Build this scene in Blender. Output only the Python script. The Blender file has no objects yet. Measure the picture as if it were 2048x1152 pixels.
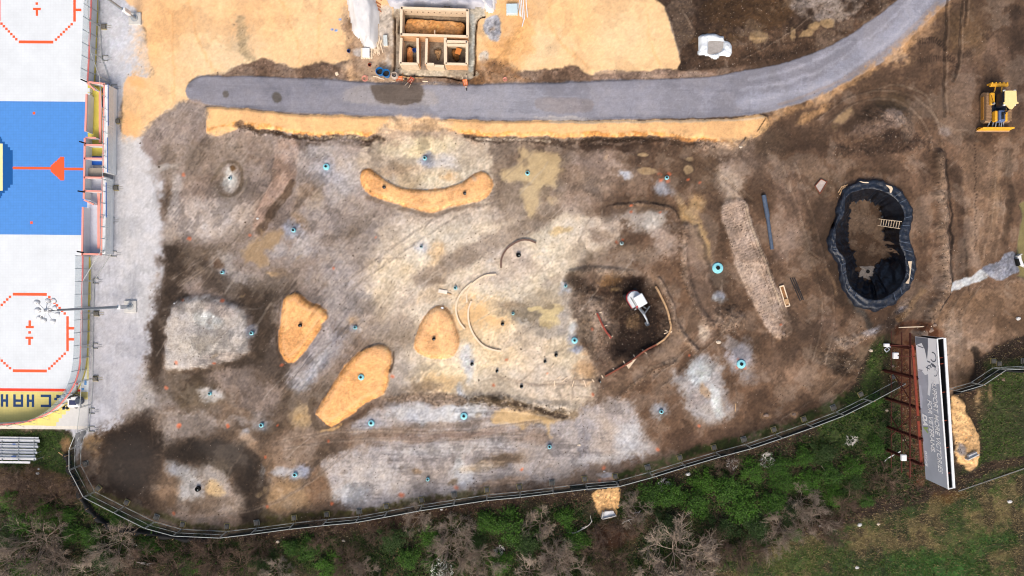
import bpy, bmesh, math, random
import numpy as np
from mathutils import Vector, Matrix
SC = bpy.context.scene
C = SC.collection
R = math.radians
# ------------------------------------------------------------------ camera, sky, sun, exposure
CAM_H = 68.0
S = 0.05                                   # metres per photo pixel on the ground
cam_d = bpy.data.cameras.new('camera'); cam = bpy.data.objects.new('camera', cam_d); C.objects.link(cam)
cam.location = (0, 0, CAM_H); cam.rotation_euler = (0, 0, 0)
cam_d.sensor_width = 36.0; cam_d.lens = 36.0 * CAM_H / 102.4
cam_d.clip_start = 0.5; cam_d.clip_end = 3000
SC.camera = cam
SUN_EL, SUN_AZ = 48.0, 188.0               # elevation; azimuth clockwise from +Y (light from the bottom of the picture)
world = bpy.data.worlds.new("World"); SC.world = world; world.use_nodes = True
wn = world.node_tree.nodes; wl = world.node_tree.links
bg = wn['Background']; sky = wn.new('ShaderNodeTexSky'); sky.sky_type = 'NISHITA'; sky.sun_disc = False
sky.sun_elevation = R(SUN_EL); sky.sun_rotation = R(SUN_AZ); sky.dust_density = 6.0; sky.ozone_density = 0.6; sky.air_density = 1.0
wl.new(sky.outputs[0], bg.inputs[0]); bg.inputs[1].default_value = 0.15
sd = bpy.data.lights.new('sun', 'SUN'); sd.energy = 1.3; sd.angle = R(20); sd.color = (1.0, 0.955, 0.90)
sun = bpy.data.objects.new('sun', sd); C.objects.link(sun)
az = R(SUN_AZ); el = R(SUN_EL)
sv = Vector((math.sin(az) * math.cos(el), math.cos(az) * math.cos(el), math.sin(el)))
sun.rotation_euler = sv.to_track_quat('Z', 'Y').to_euler(); sun.location = sv * 60
SC.cycles.filter_width = 1.1
SC.view_settings.view_transform = 'Standard'; SC.view_settings.look = 'None'
SC.view_settings.exposure = 0.34; SC.view_settings.gamma = 1.0

rnd = random.Random(7)
def P(px, py, h=0.0):
    """photo pixel seen at height h -> ground-plan position in metres"""
    f = (CAM_H - h) / CAM_H
    return Vector(((px - 1024) * S * f, (576 - py) * S * f, h))
def lin(c):
    return tuple(((v / 255) / 12.92 if v <= 10.3 else ((v / 255 + 0.055) / 1.055) ** 2.4) for v in c)

# ------------------------------------------------------------------ ground painting (numpy)
def axis(lo, hi, step, far):
    a = list(np.arange(lo, hi + step / 2, step)); d = step; x = a[-1]
    out = []
    while x < far:
        d *= 1.35; x += d; out.append(x)
    d = step; x = a[0]; o2 = []
    while x > -far:
        d *= 1.35; x -= d; o2.append(x)
    return np.array(o2[::-1] + a + out)
GX = axis(-55.0, 55.0, 0.1, 1500.0); GY = axis(-32.0, 32.0, 0.1, 1500.0)
nx, ny = len(GX), len(GY)
X, Y = np.meshgrid(GX, GY)
PX = X / S + 1024; PY = 576 - Y / S
def hash2(i, j, s):
    h = (i * 374761393 + j * 668265263 + s * 974634777) & 0xffffffff
    h = ((h ^ (h >> 13)) * 1274126177) & 0xffffffff
    return ((h ^ (h >> 16)) & 0xffff) / 32767.5 - 1.0
def noise(x, y, scale, seed, oct=1, rot=True):
    tot = 0; amp = 1.0; na = 0
    ca, sa = math.cos(seed * 1.7 + .5), math.sin(seed * 1.7 + .5)
    if rot: x, y = x * ca + y * sa, y * ca - x * sa
    for o in range(oct):
        u = x / scale + 17.3 * seed; v = y / scale + 5.7 * seed
        i = np.floor(u).astype(np.int64); j = np.floor(v).astype(np.int64)
        fu = u - i; fv = v - j; fu = fu * fu * (3 - 2 * fu); fv = fv * fv * (3 - 2 * fv)
        a = hash2(i, j, seed + o); b = hash2(i + 1, j, seed + o); c = hash2(i, j + 1, seed + o); d = hash2(i + 1, j + 1, seed + o)
        tot = tot + amp * ((a * (1 - fu) + b * fu) * (1 - fv) + (c * (1 - fu) + d * fu) * fv)
        na += amp; amp *= 0.55; scale *= 0.5
    return tot / na
NA = noise(PX, PY, 7, 1, 2); NB = noise(PX, PY, 22, 5, 3); NC = noise(PX, PY, 70, 9, 4); ND = noise(PX, PY, 190, 14, 4)
def aniso(ang, l, w, seed, oct=2):
    c, s = math.cos(R(ang)), math.sin(R(ang))
    return noise((PX * c + PY * s) / l, (-PX * s + PY * c) / w, 1.0, seed, oct, False)
WX = PX + 5 * NB + 1.6 * NA + 6 * NC; WY = PY + 5 * noise(PX, PY, 24, 33, 3) + 1.6 * noise(PX, PY, 7, 37, 2) + 6 * noise(PX, PY, 75, 41, 3)
def catmull(p, closed=True, n=5):
    p = [np.array(q, float) for q in p]; m = len(p); out = []
    rng = range(m) if closed else range(m - 1)
    for i in rng:
        if closed: a, b, c, d = p[i - 1], p[i], p[(i + 1) % m], p[(i + 2) % m]
        else: a, b, c, d = p[max(i - 1, 0)], p[i], p[i + 1], p[min(i + 2, m - 1)]
        for k in range(n):
            t = k / n
            out.append(0.5 * ((2 * b) + (-a + c) * t + (2 * a - 5 * b + 4 * c - d) * t * t + (-a + 3 * b - 3 * c + d) * t ** 3))
    if not closed: out.append(p[-1])
    return out
def sub(pts, m):
    a = np.array(pts); x0, y0 = a.min(0) - m; x1, y1 = a.max(0) + m
    ix = np.where((PX[0] >= x0) & (PX[0] <= x1))[0]; iy = np.where((PY[:, 0] >= y0) & (PY[:, 0] <= y1))[0]
    return (slice(iy[0], iy[-1] + 1), slice(ix[0], ix[-1] + 1)) if len(ix) and len(iy) else None
def segd(x, y, a, b):
    dx, dy = b[0] - a[0], b[1] - a[1]; L = dx * dx + dy * dy + 1e-9
    t = np.clip(((x - a[0]) * dx + (y - a[1]) * dy) / L, 0, 1)
    return np.hypot(x - a[0] - t * dx, y - a[1] - t * dy)
def sdf(pts, x, y):
    d = np.full(x.shape, 1e9); ins = np.zeros(x.shape, bool)
    n = len(pts)
    for i in range(n):
        a = pts[i]; b = pts[(i + 1) % n]
        d = np.minimum(d, segd(x, y, a, b))
        c = (a[1] > y) != (b[1] > y)
        with np.errstate(divide='ignore', invalid='ignore'):
            xi = (b[0] - a[0]) * (y - a[1]) / (b[1] - a[1] + 1e-12) + a[0]
        ins ^= c & (x < xi)
    return np.where(ins, -d, d)
def sstep(a, b, x):
    t = np.clip((x - a) / (b - a), 0, 1); return t * t * (3 - 2 * t)
def poly(pts, soft=6, rough=1.0, smooth=True):
    q = catmull(pts) if smooth else pts
    sl = sub(q, soft + 14 * rough + 2)
    if sl is None: return None
    x = PX[sl] + rough * (WX[sl] - PX[sl]); y = PY[sl] + rough * (WY[sl] - PY[sl])
    d = sdf(q, x, y)
    return sl, 1 - sstep(-soft / 2, soft / 2, d)
def ell(x, y, rx, ry, rot=0, soft=0.5, rough=1.0):
    m = max(rx, ry) * (1 + soft) + 14 * rough
    sl = sub([(x - m, y - m), (x + m, y + m)], 0)
    if sl is None: return None
    u = PX[sl] + rough * (WX[sl] - PX[sl]) - x; v = PY[sl] + rough * (WY[sl] - PY[sl]) - y
    c, s = math.cos(R(rot)), math.sin(R(rot))
    d = np.hypot((u * c + v * s) / rx, (-u * s + v * c) / ry)
    return sl, 1 - sstep(1 - soft, 1 + soft * 0.6, d)
def stroke(pts, w, soft=3, rough=0.6, smooth=True):
    q = catmull(pts, False) if smooth else pts
    sl = sub(q, w + soft + 14 * rough)
    if sl is None: return None
    x = PX[sl] + rough * (WX[sl] - PX[sl]); y = PY[sl] + rough * (WY[sl] - PY[sl])
    d = np.full(x.shape, 1e9)
    for a, b in zip(q[:-1], q[1:]): d = np.minimum(d, segd(x, y, a, b))
    return sl, 1 - sstep(w / 2 - soft / 2, w / 2 + soft / 2, d)
COL = np.zeros(X.shape + (3,)); H = np.zeros(X.shape); WET = np.zeros(X.shape); ROUGHM = np.full(X.shape, 0.35)
COL[:] = (126, 107, 94)
DIS = 0.55 * noise(PX, PY, 9, 201, 3) + 0.5 * noise(PX, PY, 2.6, 205, 2) + 0.3 * aniso(-50, 30, 5.0, 208, 3) + 0.35 * noise(PX, PY, 28, 211, 3)
def paint(m, col, a=1.0, break_=None):
    """break_: (field, threshold, softness) makes the patch patchy"""
    if m is None: return
    sl, k = m
    k = np.clip(k + 3.4 * k * (1 - k) * DIS[sl], 0, 1) * a
    if break_ is not None:
        f, t, s = break_; k = k * sstep(t - s, t + s, f[sl])
    COL[sl] += (np.array(col, float) - COL[sl]) * k[..., None]
def height(m, h, add=True):
    if m is None: return
    sl, k = m
    if add: H[sl] += k * h
    else: H[sl] = H[sl] * (1 - k) + h * k
def setm(F, m, v):
    if m is None: return
    sl, k = m; F[sl] = F[sl] * (1 - k) + v * k
def wet(m, v=1.0): setm(WET, m, v)
def rough(m, v): setm(ROUGHM, m, v)
GROUND_GAIN = 0.8
STREAK_A = aniso(-52, 60, 3.2, 50, 3)     # drag marks, lower left to upper right
STREAK_H = aniso(2, 70, 2.6, 55, 3)       # level roller marks
STREAK_V = aniso(88, 60, 2.6, 60, 3)
STREAK_B = aniso(38, 50, 3.0, 65, 3)
stA = np.zeros(X.shape); stH = np.zeros(X.shape); stV = np.zeros(X.shape); stB = np.zeros(X.shape)
# ---- broad bases
paint(poly([(300,250),(800,250),(900,420),(760,600),(640,760),(300,760)], 60, 2), (141,125,117))
paint(poly([(250,740),(640,760),(640,1060),(250,1060),(160,900)], 60, 2), (112,94,80))
paint(poly([(1300,250),(2300,-100),(2300,900),(1300,1000)], 120, 2), (112,88,71))
paint(poly([(1800,260),(1880,240),(2300,200),(2300,620),(1880,600),(1850,450)], 40, 2), (128,101,82))
paint(poly([(1880,600),(2300,560),(2300,700),(2000,680),(1950,740),(1890,790)], 30, 2), (143,115,93))
# ---- grey gravel yard on the left
yard=[(100,-60),(262,-60),(285,60),(302,130),(290,180),(262,190),(246,200),(245,262),(300,275),(322,330),(328,420),(330,520),(322,600),(305,680),(300,730),(275,790),(250,840),(222,872),(170,888),(120,870)]
paint(poly(yard, 12, 0.7), (190,190,195))
paint(poly([(235,280),(300,290),(320,420),(318,560),(300,650),(260,660),(240,500)], 30, 1), (202,200,200), .9)
paint(poly([(180,640),(290,660),(280,760),(240,850),(175,870)], 40, 1), (180,179,184), .8)
paint(poly([(180,-40),(270,-40),(280,90),(290,170),(240,190),(200,120)], 20, 1), (198,200,206), .8)
stV[poly(yard,8,1)[0]] = poly(yard,8,1)[1]*0.9
# fuzzy edge of the yard
paint(stroke([(322,300),(332,380),(334,500),(325,600),(308,690),(290,770),(240,860)], 34, 26, 1.5), (150,136,126), .75, (NB,-.1,.3))
# ---- sand, top
sandL=[(278,-60),(287,40),(296,110),(308,150),(262,152),(246,170),(243,225),(246,266),(285,272),(330,240),(372,205),(380,160),(430,152),(560,148),(640,138),(710,120),(740,160),(960,160),(1050,-60)]
paint(poly(sandL, 5, 0.8), (245,203,152))
sandR=[(930,-60),(1308,-60),(1330,20),(1347,70),(1359,115),(1357,138),(1290,142),(1195,152),(1140,137),(1060,147),(975,142),(940,120)]
paint(poly(sandR, 4, 0.5), (245,204,152))
for (x,y,rx,ry,rot,c,a) in [(330,60,60,140,10,(243,190,130),.6),(520,30,90,60,0,(246,196,140),.6),(420,110,70,40,0,(238,208,165),.7),(480,120,50,70,30,(232,208,170),.6),(620,60,60,50,0,(247,205,155),.6),(1130,40,80,60,0,(247,196,136),.5),(1250,80,70,60,0,(240,210,165),.6),(1080,90,60,50,0,(236,212,172),.5),(990,100,35,40,0,(232,172,108),.5),(1040,80,26,60,15,(228,165,98),.55),(300,200,40,50,0,(248,202,148),.6),(260,250,26,30,0,(240,185,125),.7),(275,165,26,16,0,(244,186,122),.8),(1020,20,40,60,0,(240,180,115),.5),(350,150,60,50,20,(240,205,158),.6)]:
    paint(ell(x,y,rx,ry,rot,.7,2), c, a)
paint(stroke([(480,40),(492,100),(505,130)],16,14,1.5),(200,175,140),.6)
for q in ([(340,20),(350,130),(345,200)],[(380,-10),(400,90),(430,140)],[(560,-10),(590,80),(600,140)],[(640,20),(630,110)],[(1100,0),(1110,70),(1180,140)],[(1290,-10),(1300,80),(1320,130)],[(980,60),(1010,140)]):
    paint(stroke(q,5,5,1.0),(232,170,105),.35,(STREAK_V,-.3,.4))
# ---- brown shoulder over the road
sh=[(415,156),(450,140),(480,128),(505,120),(530,118),(560,130),(610,132),(640,126),(690,140),(740,148),(800,158),(960,140),(975,122),(1010,122),(1030,140),(1100,138),(1150,134),(1185,150),(1290,142),(1350,140),(1480,128),(1500,150),(1400,162),(1100,170),(700,168),(560,158)]
paint(poly(sh, 6, 1), (124,100,84))
paint(poly([(1200,142),(1300,142),(1420,144),(1420,158),(1210,164)],5,.6),(160,135,120),.7)
rough(poly(sh,6,1),1.0)
# ---- mess west and east of the building shell
paint(poly([(680,30),(700,15),(760,60),(790,30),(795,160),(700,165),(690,110)],20,1.5),(196,160,125),.9)
paint(poly([(684,40),(700,30),(725,90),(760,130),(780,155),(720,158),(700,120),(690,80)],10,1.5),(140,112,90),.8,(NB,-.1,.35))
paint(poly([(755,20),(785,20),(790,80),(780,110),(760,90)],8,.8),(200,188,178),.9)
paint(poly([(720,95),(790,90),(792,160),(720,160)],14,1.5),(165,138,115),.7)
paint(ell(720,103,16,10,0,.5),(178,170,168),.9); paint(ell(775,125,12,18,0,.5),(190,180,172),.8,(NA,-.2,.3))
paint(poly([(968,38),(995,32),(1000,75),(985,80),(968,62)],5,.6),(172,172,182)); rough(ell(982,55,22,26),1.2)
paint(ell(968,110,10,14),(205,198,192),.9); paint(ell(970,145,9,14,-20),(195,185,180),.9)
paint(poly([(955,120),(1010,115),(1040,150),(1060,160),(950,165)],12,1.5),(150,110,75),.75)
paint(poly([(985,40),(1060,30),(1075,90),(1010,130),(975,125)],14,1.5),(236,176,112),.5,(NB,0,.3))
# ---- dark earth, top right
dk=[(1312,-60),(1334,20),(1350,70),(1362,115),(1360,140),(1420,138),(1500,132),(1600,105),(1680,75),(1760,20),(1830,-60)]
paint(poly(dk, 4, .6), (77,60,48))
paint(poly([(1440,70),(1540,60),(1640,50),(1700,40),(1720,55),(1640,100),(1520,135),(1440,128)],20,1.5),(98,76,60),.9)
paint(poly([(1430,-10),(1560,-20),(1580,40),(1480,60),(1400,30)],20,1.5),(92,68,44),.7)
paint(poly([(1560,-40),(1750,-40),(1725,15),(1690,40),(1640,38),(1590,18)],14,1.5),(148,134,126),.9,(NB,-.35,.3)); rough(poly([(1560,-40),(1770,-40),(1740,20),(1690,50),(1640,38),(1590,18)],14,1.5),2.2)
paint(ell(1430,75,60,20,0,.6,1.5),(120,92,60),.5,(NA,0,.3))
for e in [(1515,73,20,14,0),(1585,66,5,14,0),(1612,66,18,7,-25),(1630,50,14,9,-20),(1655,44,14,10,20)]:
    paint(ell(*e,.25,.8),(158,130,94),.95); wet(ell(*e,.2,.8),.6); rough(ell(*e,.3,.8),0)
rough(poly(dk,6,.8),1.3)
# ---- road
rU=[(372,185),(377,168),(395,156),(430,152),(560,155),(700,163),(850,170),(960,169),(1100,166),(1250,161),(1400,155),(1480,144),(1560,127),(1630,104),(1700,70),(1750,34),(1800,-5),(1850,-60)]
rD=[(1960,-60),(1900,0),(1850,48),(1780,112),(1700,163),(1620,200),(1530,226),(1430,235),(1250,240),(1100,241),(960,241),(850,237),(740,232),(600,226),(480,216),(415,208),(385,203)]
road=rU+rD
paint(poly(road, 4, .3), (139,138,147))
rm=poly(road,3,.3)
H[rm[0]] += rm[1]*0.10
stH[rm[0]] = np.maximum(stH[rm[0]], rm[1]*0.8); rough(rm,.25)
paint(poly([(1480,190),(1600,170),(1700,110),(1790,40),(1860,-40),(1900,-40),(1830,50),(1740,120),(1640,180),(1500,220)],14,1),(160,161,173),.8)
paint(poly([(1120,185),(1400,180),(1400,225),(1120,232)],24,1),(154,153,162),.6)
paint(poly([(400,165),(480,160),(700,170),(700,188),(420,185)],16,1),(118,118,128),.5,(STREAK_H,-.2,.3))
paint(poly([(860,180),(1080,180),(1080,235),(860,230)],20,1),(160,160,168),.6)
paint(poly([(700,175),(760,170),(860,185),(860,215),(700,205)],12,1),(168,160,155),.6)
paint(poly([(1075,198),(1176,198),(1177,224),(1090,224)],6,.6),(142,128,120),.4); paint(ell(1125,238,60,5,0,.6),(205,195,185),.7)
paint(poly([(742,172),(780,166),(842,170),(844,205),(820,212),(790,208),(760,205)],7,.8),(92,80,70),.85)
for e in [(453,186,8,9),(553,194,10,11)]:
    paint(ell(e[0],e[1],e[2],e[3],0,.3,.6),(98,92,86),.95)
paint(stroke([(380,170),(390,158),(430,153),(700,163),(960,169),(1250,161)],5,5,.6),(120,118,126),.7)
for q in ([(1480,180),(1620,150),(1720,90),(1800,20),(1850,-40)],[(1490,205),(1640,170),(1750,105),(1840,20),(1880,-30)],[(1500,160),(1600,132),(1700,85)]):
    paint(stroke(q,7,8,.4),(178,178,188),.5)
paint(stroke([(1560,210),(1680,160),(1780,95),(1870,10)],6,6,.8),(170,140,118),.35)
# ---- sand bank under the road
bank=[(415,214),(480,218),(600,228),(740,234),(790,240),(795,262),(740,272),(640,268),(560,262),(500,258),(488,252),(470,262),(440,274),(418,270),(412,245)]
bank2=[(890,240),(960,243),(1100,243),(1250,242),(1430,238),(1520,230),(1538,245),(1532,266),(1500,280),(1485,294),(1440,292),(1420,280),(1300,274),(1100,275),(950,270),(905,262)]
for b in (bank,bank2):
    paint(poly(b,3,.6),(247,197,138)); m=poly(b,14,.6); height(m,.35)
paint(stroke([(420,262),(480,252),(560,258),(640,266),(740,268)],7,5,1),(240,160,85),.7,(NA,-.2,.4))
paint(stroke([(900,262),(960,268),(1100,272),(1300,270),(1430,284),(1480,288)],8,5,1),(238,158,82),.75,(NA,-.2,.4))
paint(stroke([(1100,246),(1300,245),(1480,240),(1525,236)],5,4,.4),(236,208,170),.9)
paint(poly([(790,238),(890,240),(900,262),(990,290),(980,330),(760,330),(740,290)],18,1.5),(190,165,142),.9)
paint(poly([(785,238),(895,240),(895,260),(790,262)],8,1),(226,186,142),.85)
paint(stroke([(1540,248),(1600,215),(1680,178),(1760,125),(1830,70),(1890,10)],16,10,1.5),(196,152,108),.8,(NB,-.3,.4))
paint(ell(1630,225,40,10,-30,.6,1.5),(206,160,112),.7); paint(ell(1800,115,30,20,-20,.6,1.5),(190,150,112),.7,(NA,-.2,.3)); paint(ell(1850,68,26,16,-20,.6,1.5),(180,142,108),.6)
# black crumbly fringe
for q in ([(480,258),(560,268),(620,272),(700,277),(770,282)],[(930,274),(1000,280),(1120,284),(1240,280),(1330,284),(1430,292)]):
    paint(stroke(q,9,6,1.2),(66,50,38),.9,(NA,-.45,.4)); rough(stroke(q,16,6,1),2.0)
paint(stroke([(590,285),(660,287),(740,290)],8,6,1),(78,60,46),.8,(NB,-.3,.3))
paint(stroke([(1120,292),(1260,296),(1400,292)],14,8,1.2),(72,54,42),.8,(NB,-.3,.3))
paint(stroke([(600,271),(700,276),(740,278)],5,3,.6),(190,170,140),.7,(NA,-.1,.3)); paint(stroke([(950,277),(1100,283)],4,3,.5),(196,180,160),.8,(NA,-.3,.3))
paint(ell(480,252,12,5,-20),(120,95,75),.9); paint(stroke([(1476,292),(1486,282),(1490,276)],4,2,.6),(60,44,34),.9); paint(stroke([(1512,264),(1522,250),(1530,240)],3,1,.6),(110,84,60),.8)
# ---- upper left field
paint(poly([(300,250),(372,200),(415,215),(412,270),(470,280),(440,330),(330,330),(280,285)],16,1.5),(146,130,122))
stA[:] = 0.0
for q,v in ((poly([(260,280),(372,200),(600,290),(760,330),(700,600),(560,760),(320,600)],60,1),.55),(poly([(560,560),(760,560),(760,700),(560,800)],40,1),.9),(poly([(760,440),(1060,440),(900,560),(760,620)],40,1),.5)):
    stA[q[0]] = np.maximum(stA[q[0]], q[1]*v)
E=[ # x,y,rx,ry,rot,colour,alpha
 (405,320,45,40,0,(100,84,70),.8),(335,318,16,34,0,(104,88,76),.75),(330,400,11,52,5,(104,86,72),.8),(348,450,9,36,-5,(110,92,78),.7),(500,300,70,26,-10,(136,114,98),.7),
 (462,300,30,30,0,(160,143,130),.8),(425,365,60,60,0,(146,126,114),.7),(461,362,44,46,0,(122,106,93),.75),(470,350,26,30,0,(160,144,134),.8),(461,360,14,22,-10,(192,188,184),1),(467,338,6,6,0,(104,80,56),1),
 (460,400,60,30,0,(150,136,128),.6),(350,370,12,30,0,(178,168,164),.7),(345,410,14,40,0,(172,164,162),.7),(320,335,40,6,-12,(180,174,170),.7),
 (440,445,90,40,-10,(172,158,150),.75),(405,425,60,30,0,(168,152,144),.5),(500,430,30,40,30,(150,130,118),.6),(480,470,30,20,0,(112,94,80),.6),
 (360,520,36,50,0,(80,68,58),.9),(410,515,70,34,0,(92,76,62),.8),(352,580,26,60,5,(76,64,55),.9),(440,560,50,34,0,(92,78,68),.7),(445,535,36,30,0,(160,152,150),.75),(480,565,42,26,-10,(150,142,140),.8),
 (436,530,10,12,0,(84,60,44),.8),(520,590,50,30,0,(86,74,64),.85),(560,565,40,30,0,(84,72,62),.7),(530,660,26,60,10,(82,70,60),.85),(545,720,36,40,0,(98,84,74),.8),(500,600,24,34,-30,(70,58,48),.8),
 (600,350,24,50,0,(168,152,142),.7),(650,345,34,44,0,(158,156,166),.95),(690,330,20,20,0,(178,160,146),.8),(640,300,34,16,0,(176,170,168),.6),(690,370,26,40,20,(178,176,182),.7),
 (628,405,14,26,20,(205,180,142),.9),(618,395,30,40,30,(140,114,90),.6),(640,440,60,40,-30,(150,136,130),.6),(600,445,14,22,-30,(150,120,90),.8),
 (588,462,22,20,0,(160,160,174),.95),(560,500,30,14,-30,(168,162,166),.7),(615,495,40,24,-30,(166,160,162),.8),(700,450,90,36,-35,(140,126,120),.8),(720,480,70,50,-40,(128,110,96),.8),
 (660,540,70,50,-40,(134,122,116),.6),(690,600,60,60,-40,(138,130,130),.8),(640,700,70,34,-50,(140,136,142),.85),(600,760,40,24,-50,(158,158,166),.85),(625,730,14,50,40,(172,172,180),.7),
 (640,780,40,16,-50,(112,98,86),.7),(705,640,16,8,-20,(190,155,118),.8),(711,655,12,9,0,(150,156,176),.9),(760,500,50,40,0,(158,140,122),.5),
 (546,549,13,6,0,(196,160,116),1),(560,545,26,14,0,(108,88,70),.6)]
for (x,y,rx,ry,rot,c,a) in E: paint(ell(x,y,rx,ry,rot,.6,1.4),c,a)
strip=[(562,278),(598,284),(592,330),(590,362),(575,385),(552,418),(540,445),(525,470),(508,478),(505,455),(512,420),(528,395),(540,360),(548,320)]
paint(poly(strip,7,1),(164,137,122),.95)
paint(stroke([(583,365),(565,395),(548,425),(532,448),(516,466)],15,6,1),(96,78,64),.85)
pud=[(482,505),(500,492),(522,474),(548,466),(568,470),(565,485),(545,498),(530,512),(536,528),(522,536),(500,532),(484,530)]
paint(poly(pud,16,1.5),(166,138,104),.85); wet(poly(pud,6,.8),.7)
paint(stroke([(424,360),(445,330),(470,325),(485,345),(480,375),(462,392),(440,385)],7,4,.5),(106,90,74),.7); paint(stroke([(432,372),(440,388),(465,396),(488,380),(496,352)],3,2,.4),(160,145,130),.5)
# level pad
pad=[(345,610),(392,597),(440,600),(484,616),(500,640),(504,672),(500,700),(466,718),(420,734),(376,738),(338,738),(330,712),(332,660)]
paint(stroke([(338,610),(318,650),(316,700),(312,745),(300,770)],26,12,1),(76,62,52),.9)
paint(stroke([(340,752),(420,752),(470,732),(520,706),(524,640)],30,16,1.2),(80,67,56),.8)
paint(poly(pad,12,1.1),(176,168,164)); m=poly(pad,22,.6); height(m,.55)
paint(ell(418,640,34,16,15,.5),(206,206,205),.95); paint(ell(400,690,56,26,0,.6),(190,180,170),.7); paint(ell(450,620,40,14,15,.5),(158,146,142),.8); paint(ell(355,615,20,10),(150,140,136),.6); paint(ell(440,715,50,12,-10),(164,152,146),.7)
stH[poly(pad,7,.8)[0]] = np.maximum(stH[poly(pad,7,.8)[0]], .5*poly(pad,7,.8)[1])
paint(ell(506,662,12,14,20,.5),(160,160,172),.9)
# ---- lower left
E=[(330,790,60,40,0,(140,128,122),.8),(280,800,40,50,0,(172,168,168),.7),(390,790,60,30,-5,(92,78,62),.85),(350,770,40,18,0,(88,74,62),.7),(422,790,24,15,-5,(186,182,182),.95),(470,760,60,26,0,(150,134,126),.8),
 (520,790,60,34,0,(142,126,118),.8),(380,845,80,26,0,(160,146,138),.85),(300,850,30,40,20,(132,116,104),.7),(325,870,24,30,0,(150,138,132),.8),(524,850,26,16,0,(176,178,188),.9),(488,862,12,8,-50,(180,178,182),.8),(560,860,60,22,0,(104,86,70),.7),
 (600,835,22,30,10,(178,148,108),.95),(580,800,26,30,0,(92,78,66),.8),(500,830,40,18,0,(160,148,142),.7),(470,815,40,12,20,(120,98,80),.8),
 (250,920,70,70,0,(64,52,44),.97),(225,880,30,24,0,(110,84,60),.85),(190,890,24,18,0,(150,120,84),.95),(205,905,26,14,-30,(120,88,58),.8),(280,870,40,50,0,(76,62,52),.9),(300,950,30,40,0,(92,76,64),.7),(250,990,60,30,30,(72,58,48),.95),(300,1010,60,20,15,(112,92,76),.8),
 (390,900,56,26,10,(62,52,44),.98),(450,910,50,32,25,(64,54,46),.98),(490,960,24,70,0,(70,58,48),.97),(430,930,40,26,20,(76,66,56),.9),(340,925,26,40,0,(136,114,96),.8),
 (358,940,34,20,25,(178,176,180),.95),(375,980,30,34,0,(176,172,172),.9),(420,955,40,20,30,(166,156,150),.85),(460,1000,34,36,0,(176,158,146),.8),(425,978,16,18,-30,(204,170,122),.9),(330,980,30,30,0,(142,116,94),.7),(410,1005,60,14,0,(110,92,78),.8),(400,1040,110,16,2,(150,128,112),.85),
 (500,885,30,10,45,(172,144,120),.9),(570,900,60,36,0,(138,112,92),.85),(600,880,60,24,0,(130,108,92),.7),(540,930,26,40,0,(150,122,98),.7),(600,945,26,16,-10,(158,160,176),.95),(560,945,24,10,0,(168,166,172),.85),(522,945,5,16,0,(180,176,176),.9),
 (575,995,56,40,0,(166,136,104),.9),(640,980,26,50,0,(130,102,80),.8),(590,1040,80,12,-8,(90,78,50),.8),(530,1030,26,16,0,(84,72,48),.8)]
for (x,y,rx,ry,rot,c,a) in E: paint(ell(x,y,rx,ry,rot,.55,1.5),c,a)
for (x,y,rx,ry,rot) in [(260,930,60,60,0),(450,905,60,26,20)]: wet(ell(x,y,rx,ry,rot,.6),.35)
paint(poly([(188,905),(215,865),(262,850),(300,862),(316,900),(296,950),(300,1000),(262,1006),(215,975)],46,2),(60,49,41),.93)
paint(stroke([(346,906),(400,896),(452,902),(492,930),(512,975),(506,1030)],46,28,1.8),(64,54,46),.9)
paint(stroke([(345,492),(350,560),(325,600),(314,660),(308,720),(318,765)],28,24,1.8),(72,60,51),.85); paint(stroke([(350,500),(420,545),(470,590),(525,600),(535,680)],30,22,1.6),(80,67,57),.7)
paint(poly([(560,300),(720,290),(740,420),(640,470),(590,440),(620,360)],40,2),(176,166,164),.45); paint(poly([(360,400),(500,400),(470,470),(340,470)],40,2),(186,174,168),.5); paint(poly([(640,520),(760,430),(820,430),(700,600),(600,760),(580,740),(660,600)],30,2),(160,150,150),.5)
paint(poly([(560,940),(640,900),(700,870),(640,860),(540,880)],20,2),(150,128,112),.5)
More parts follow.
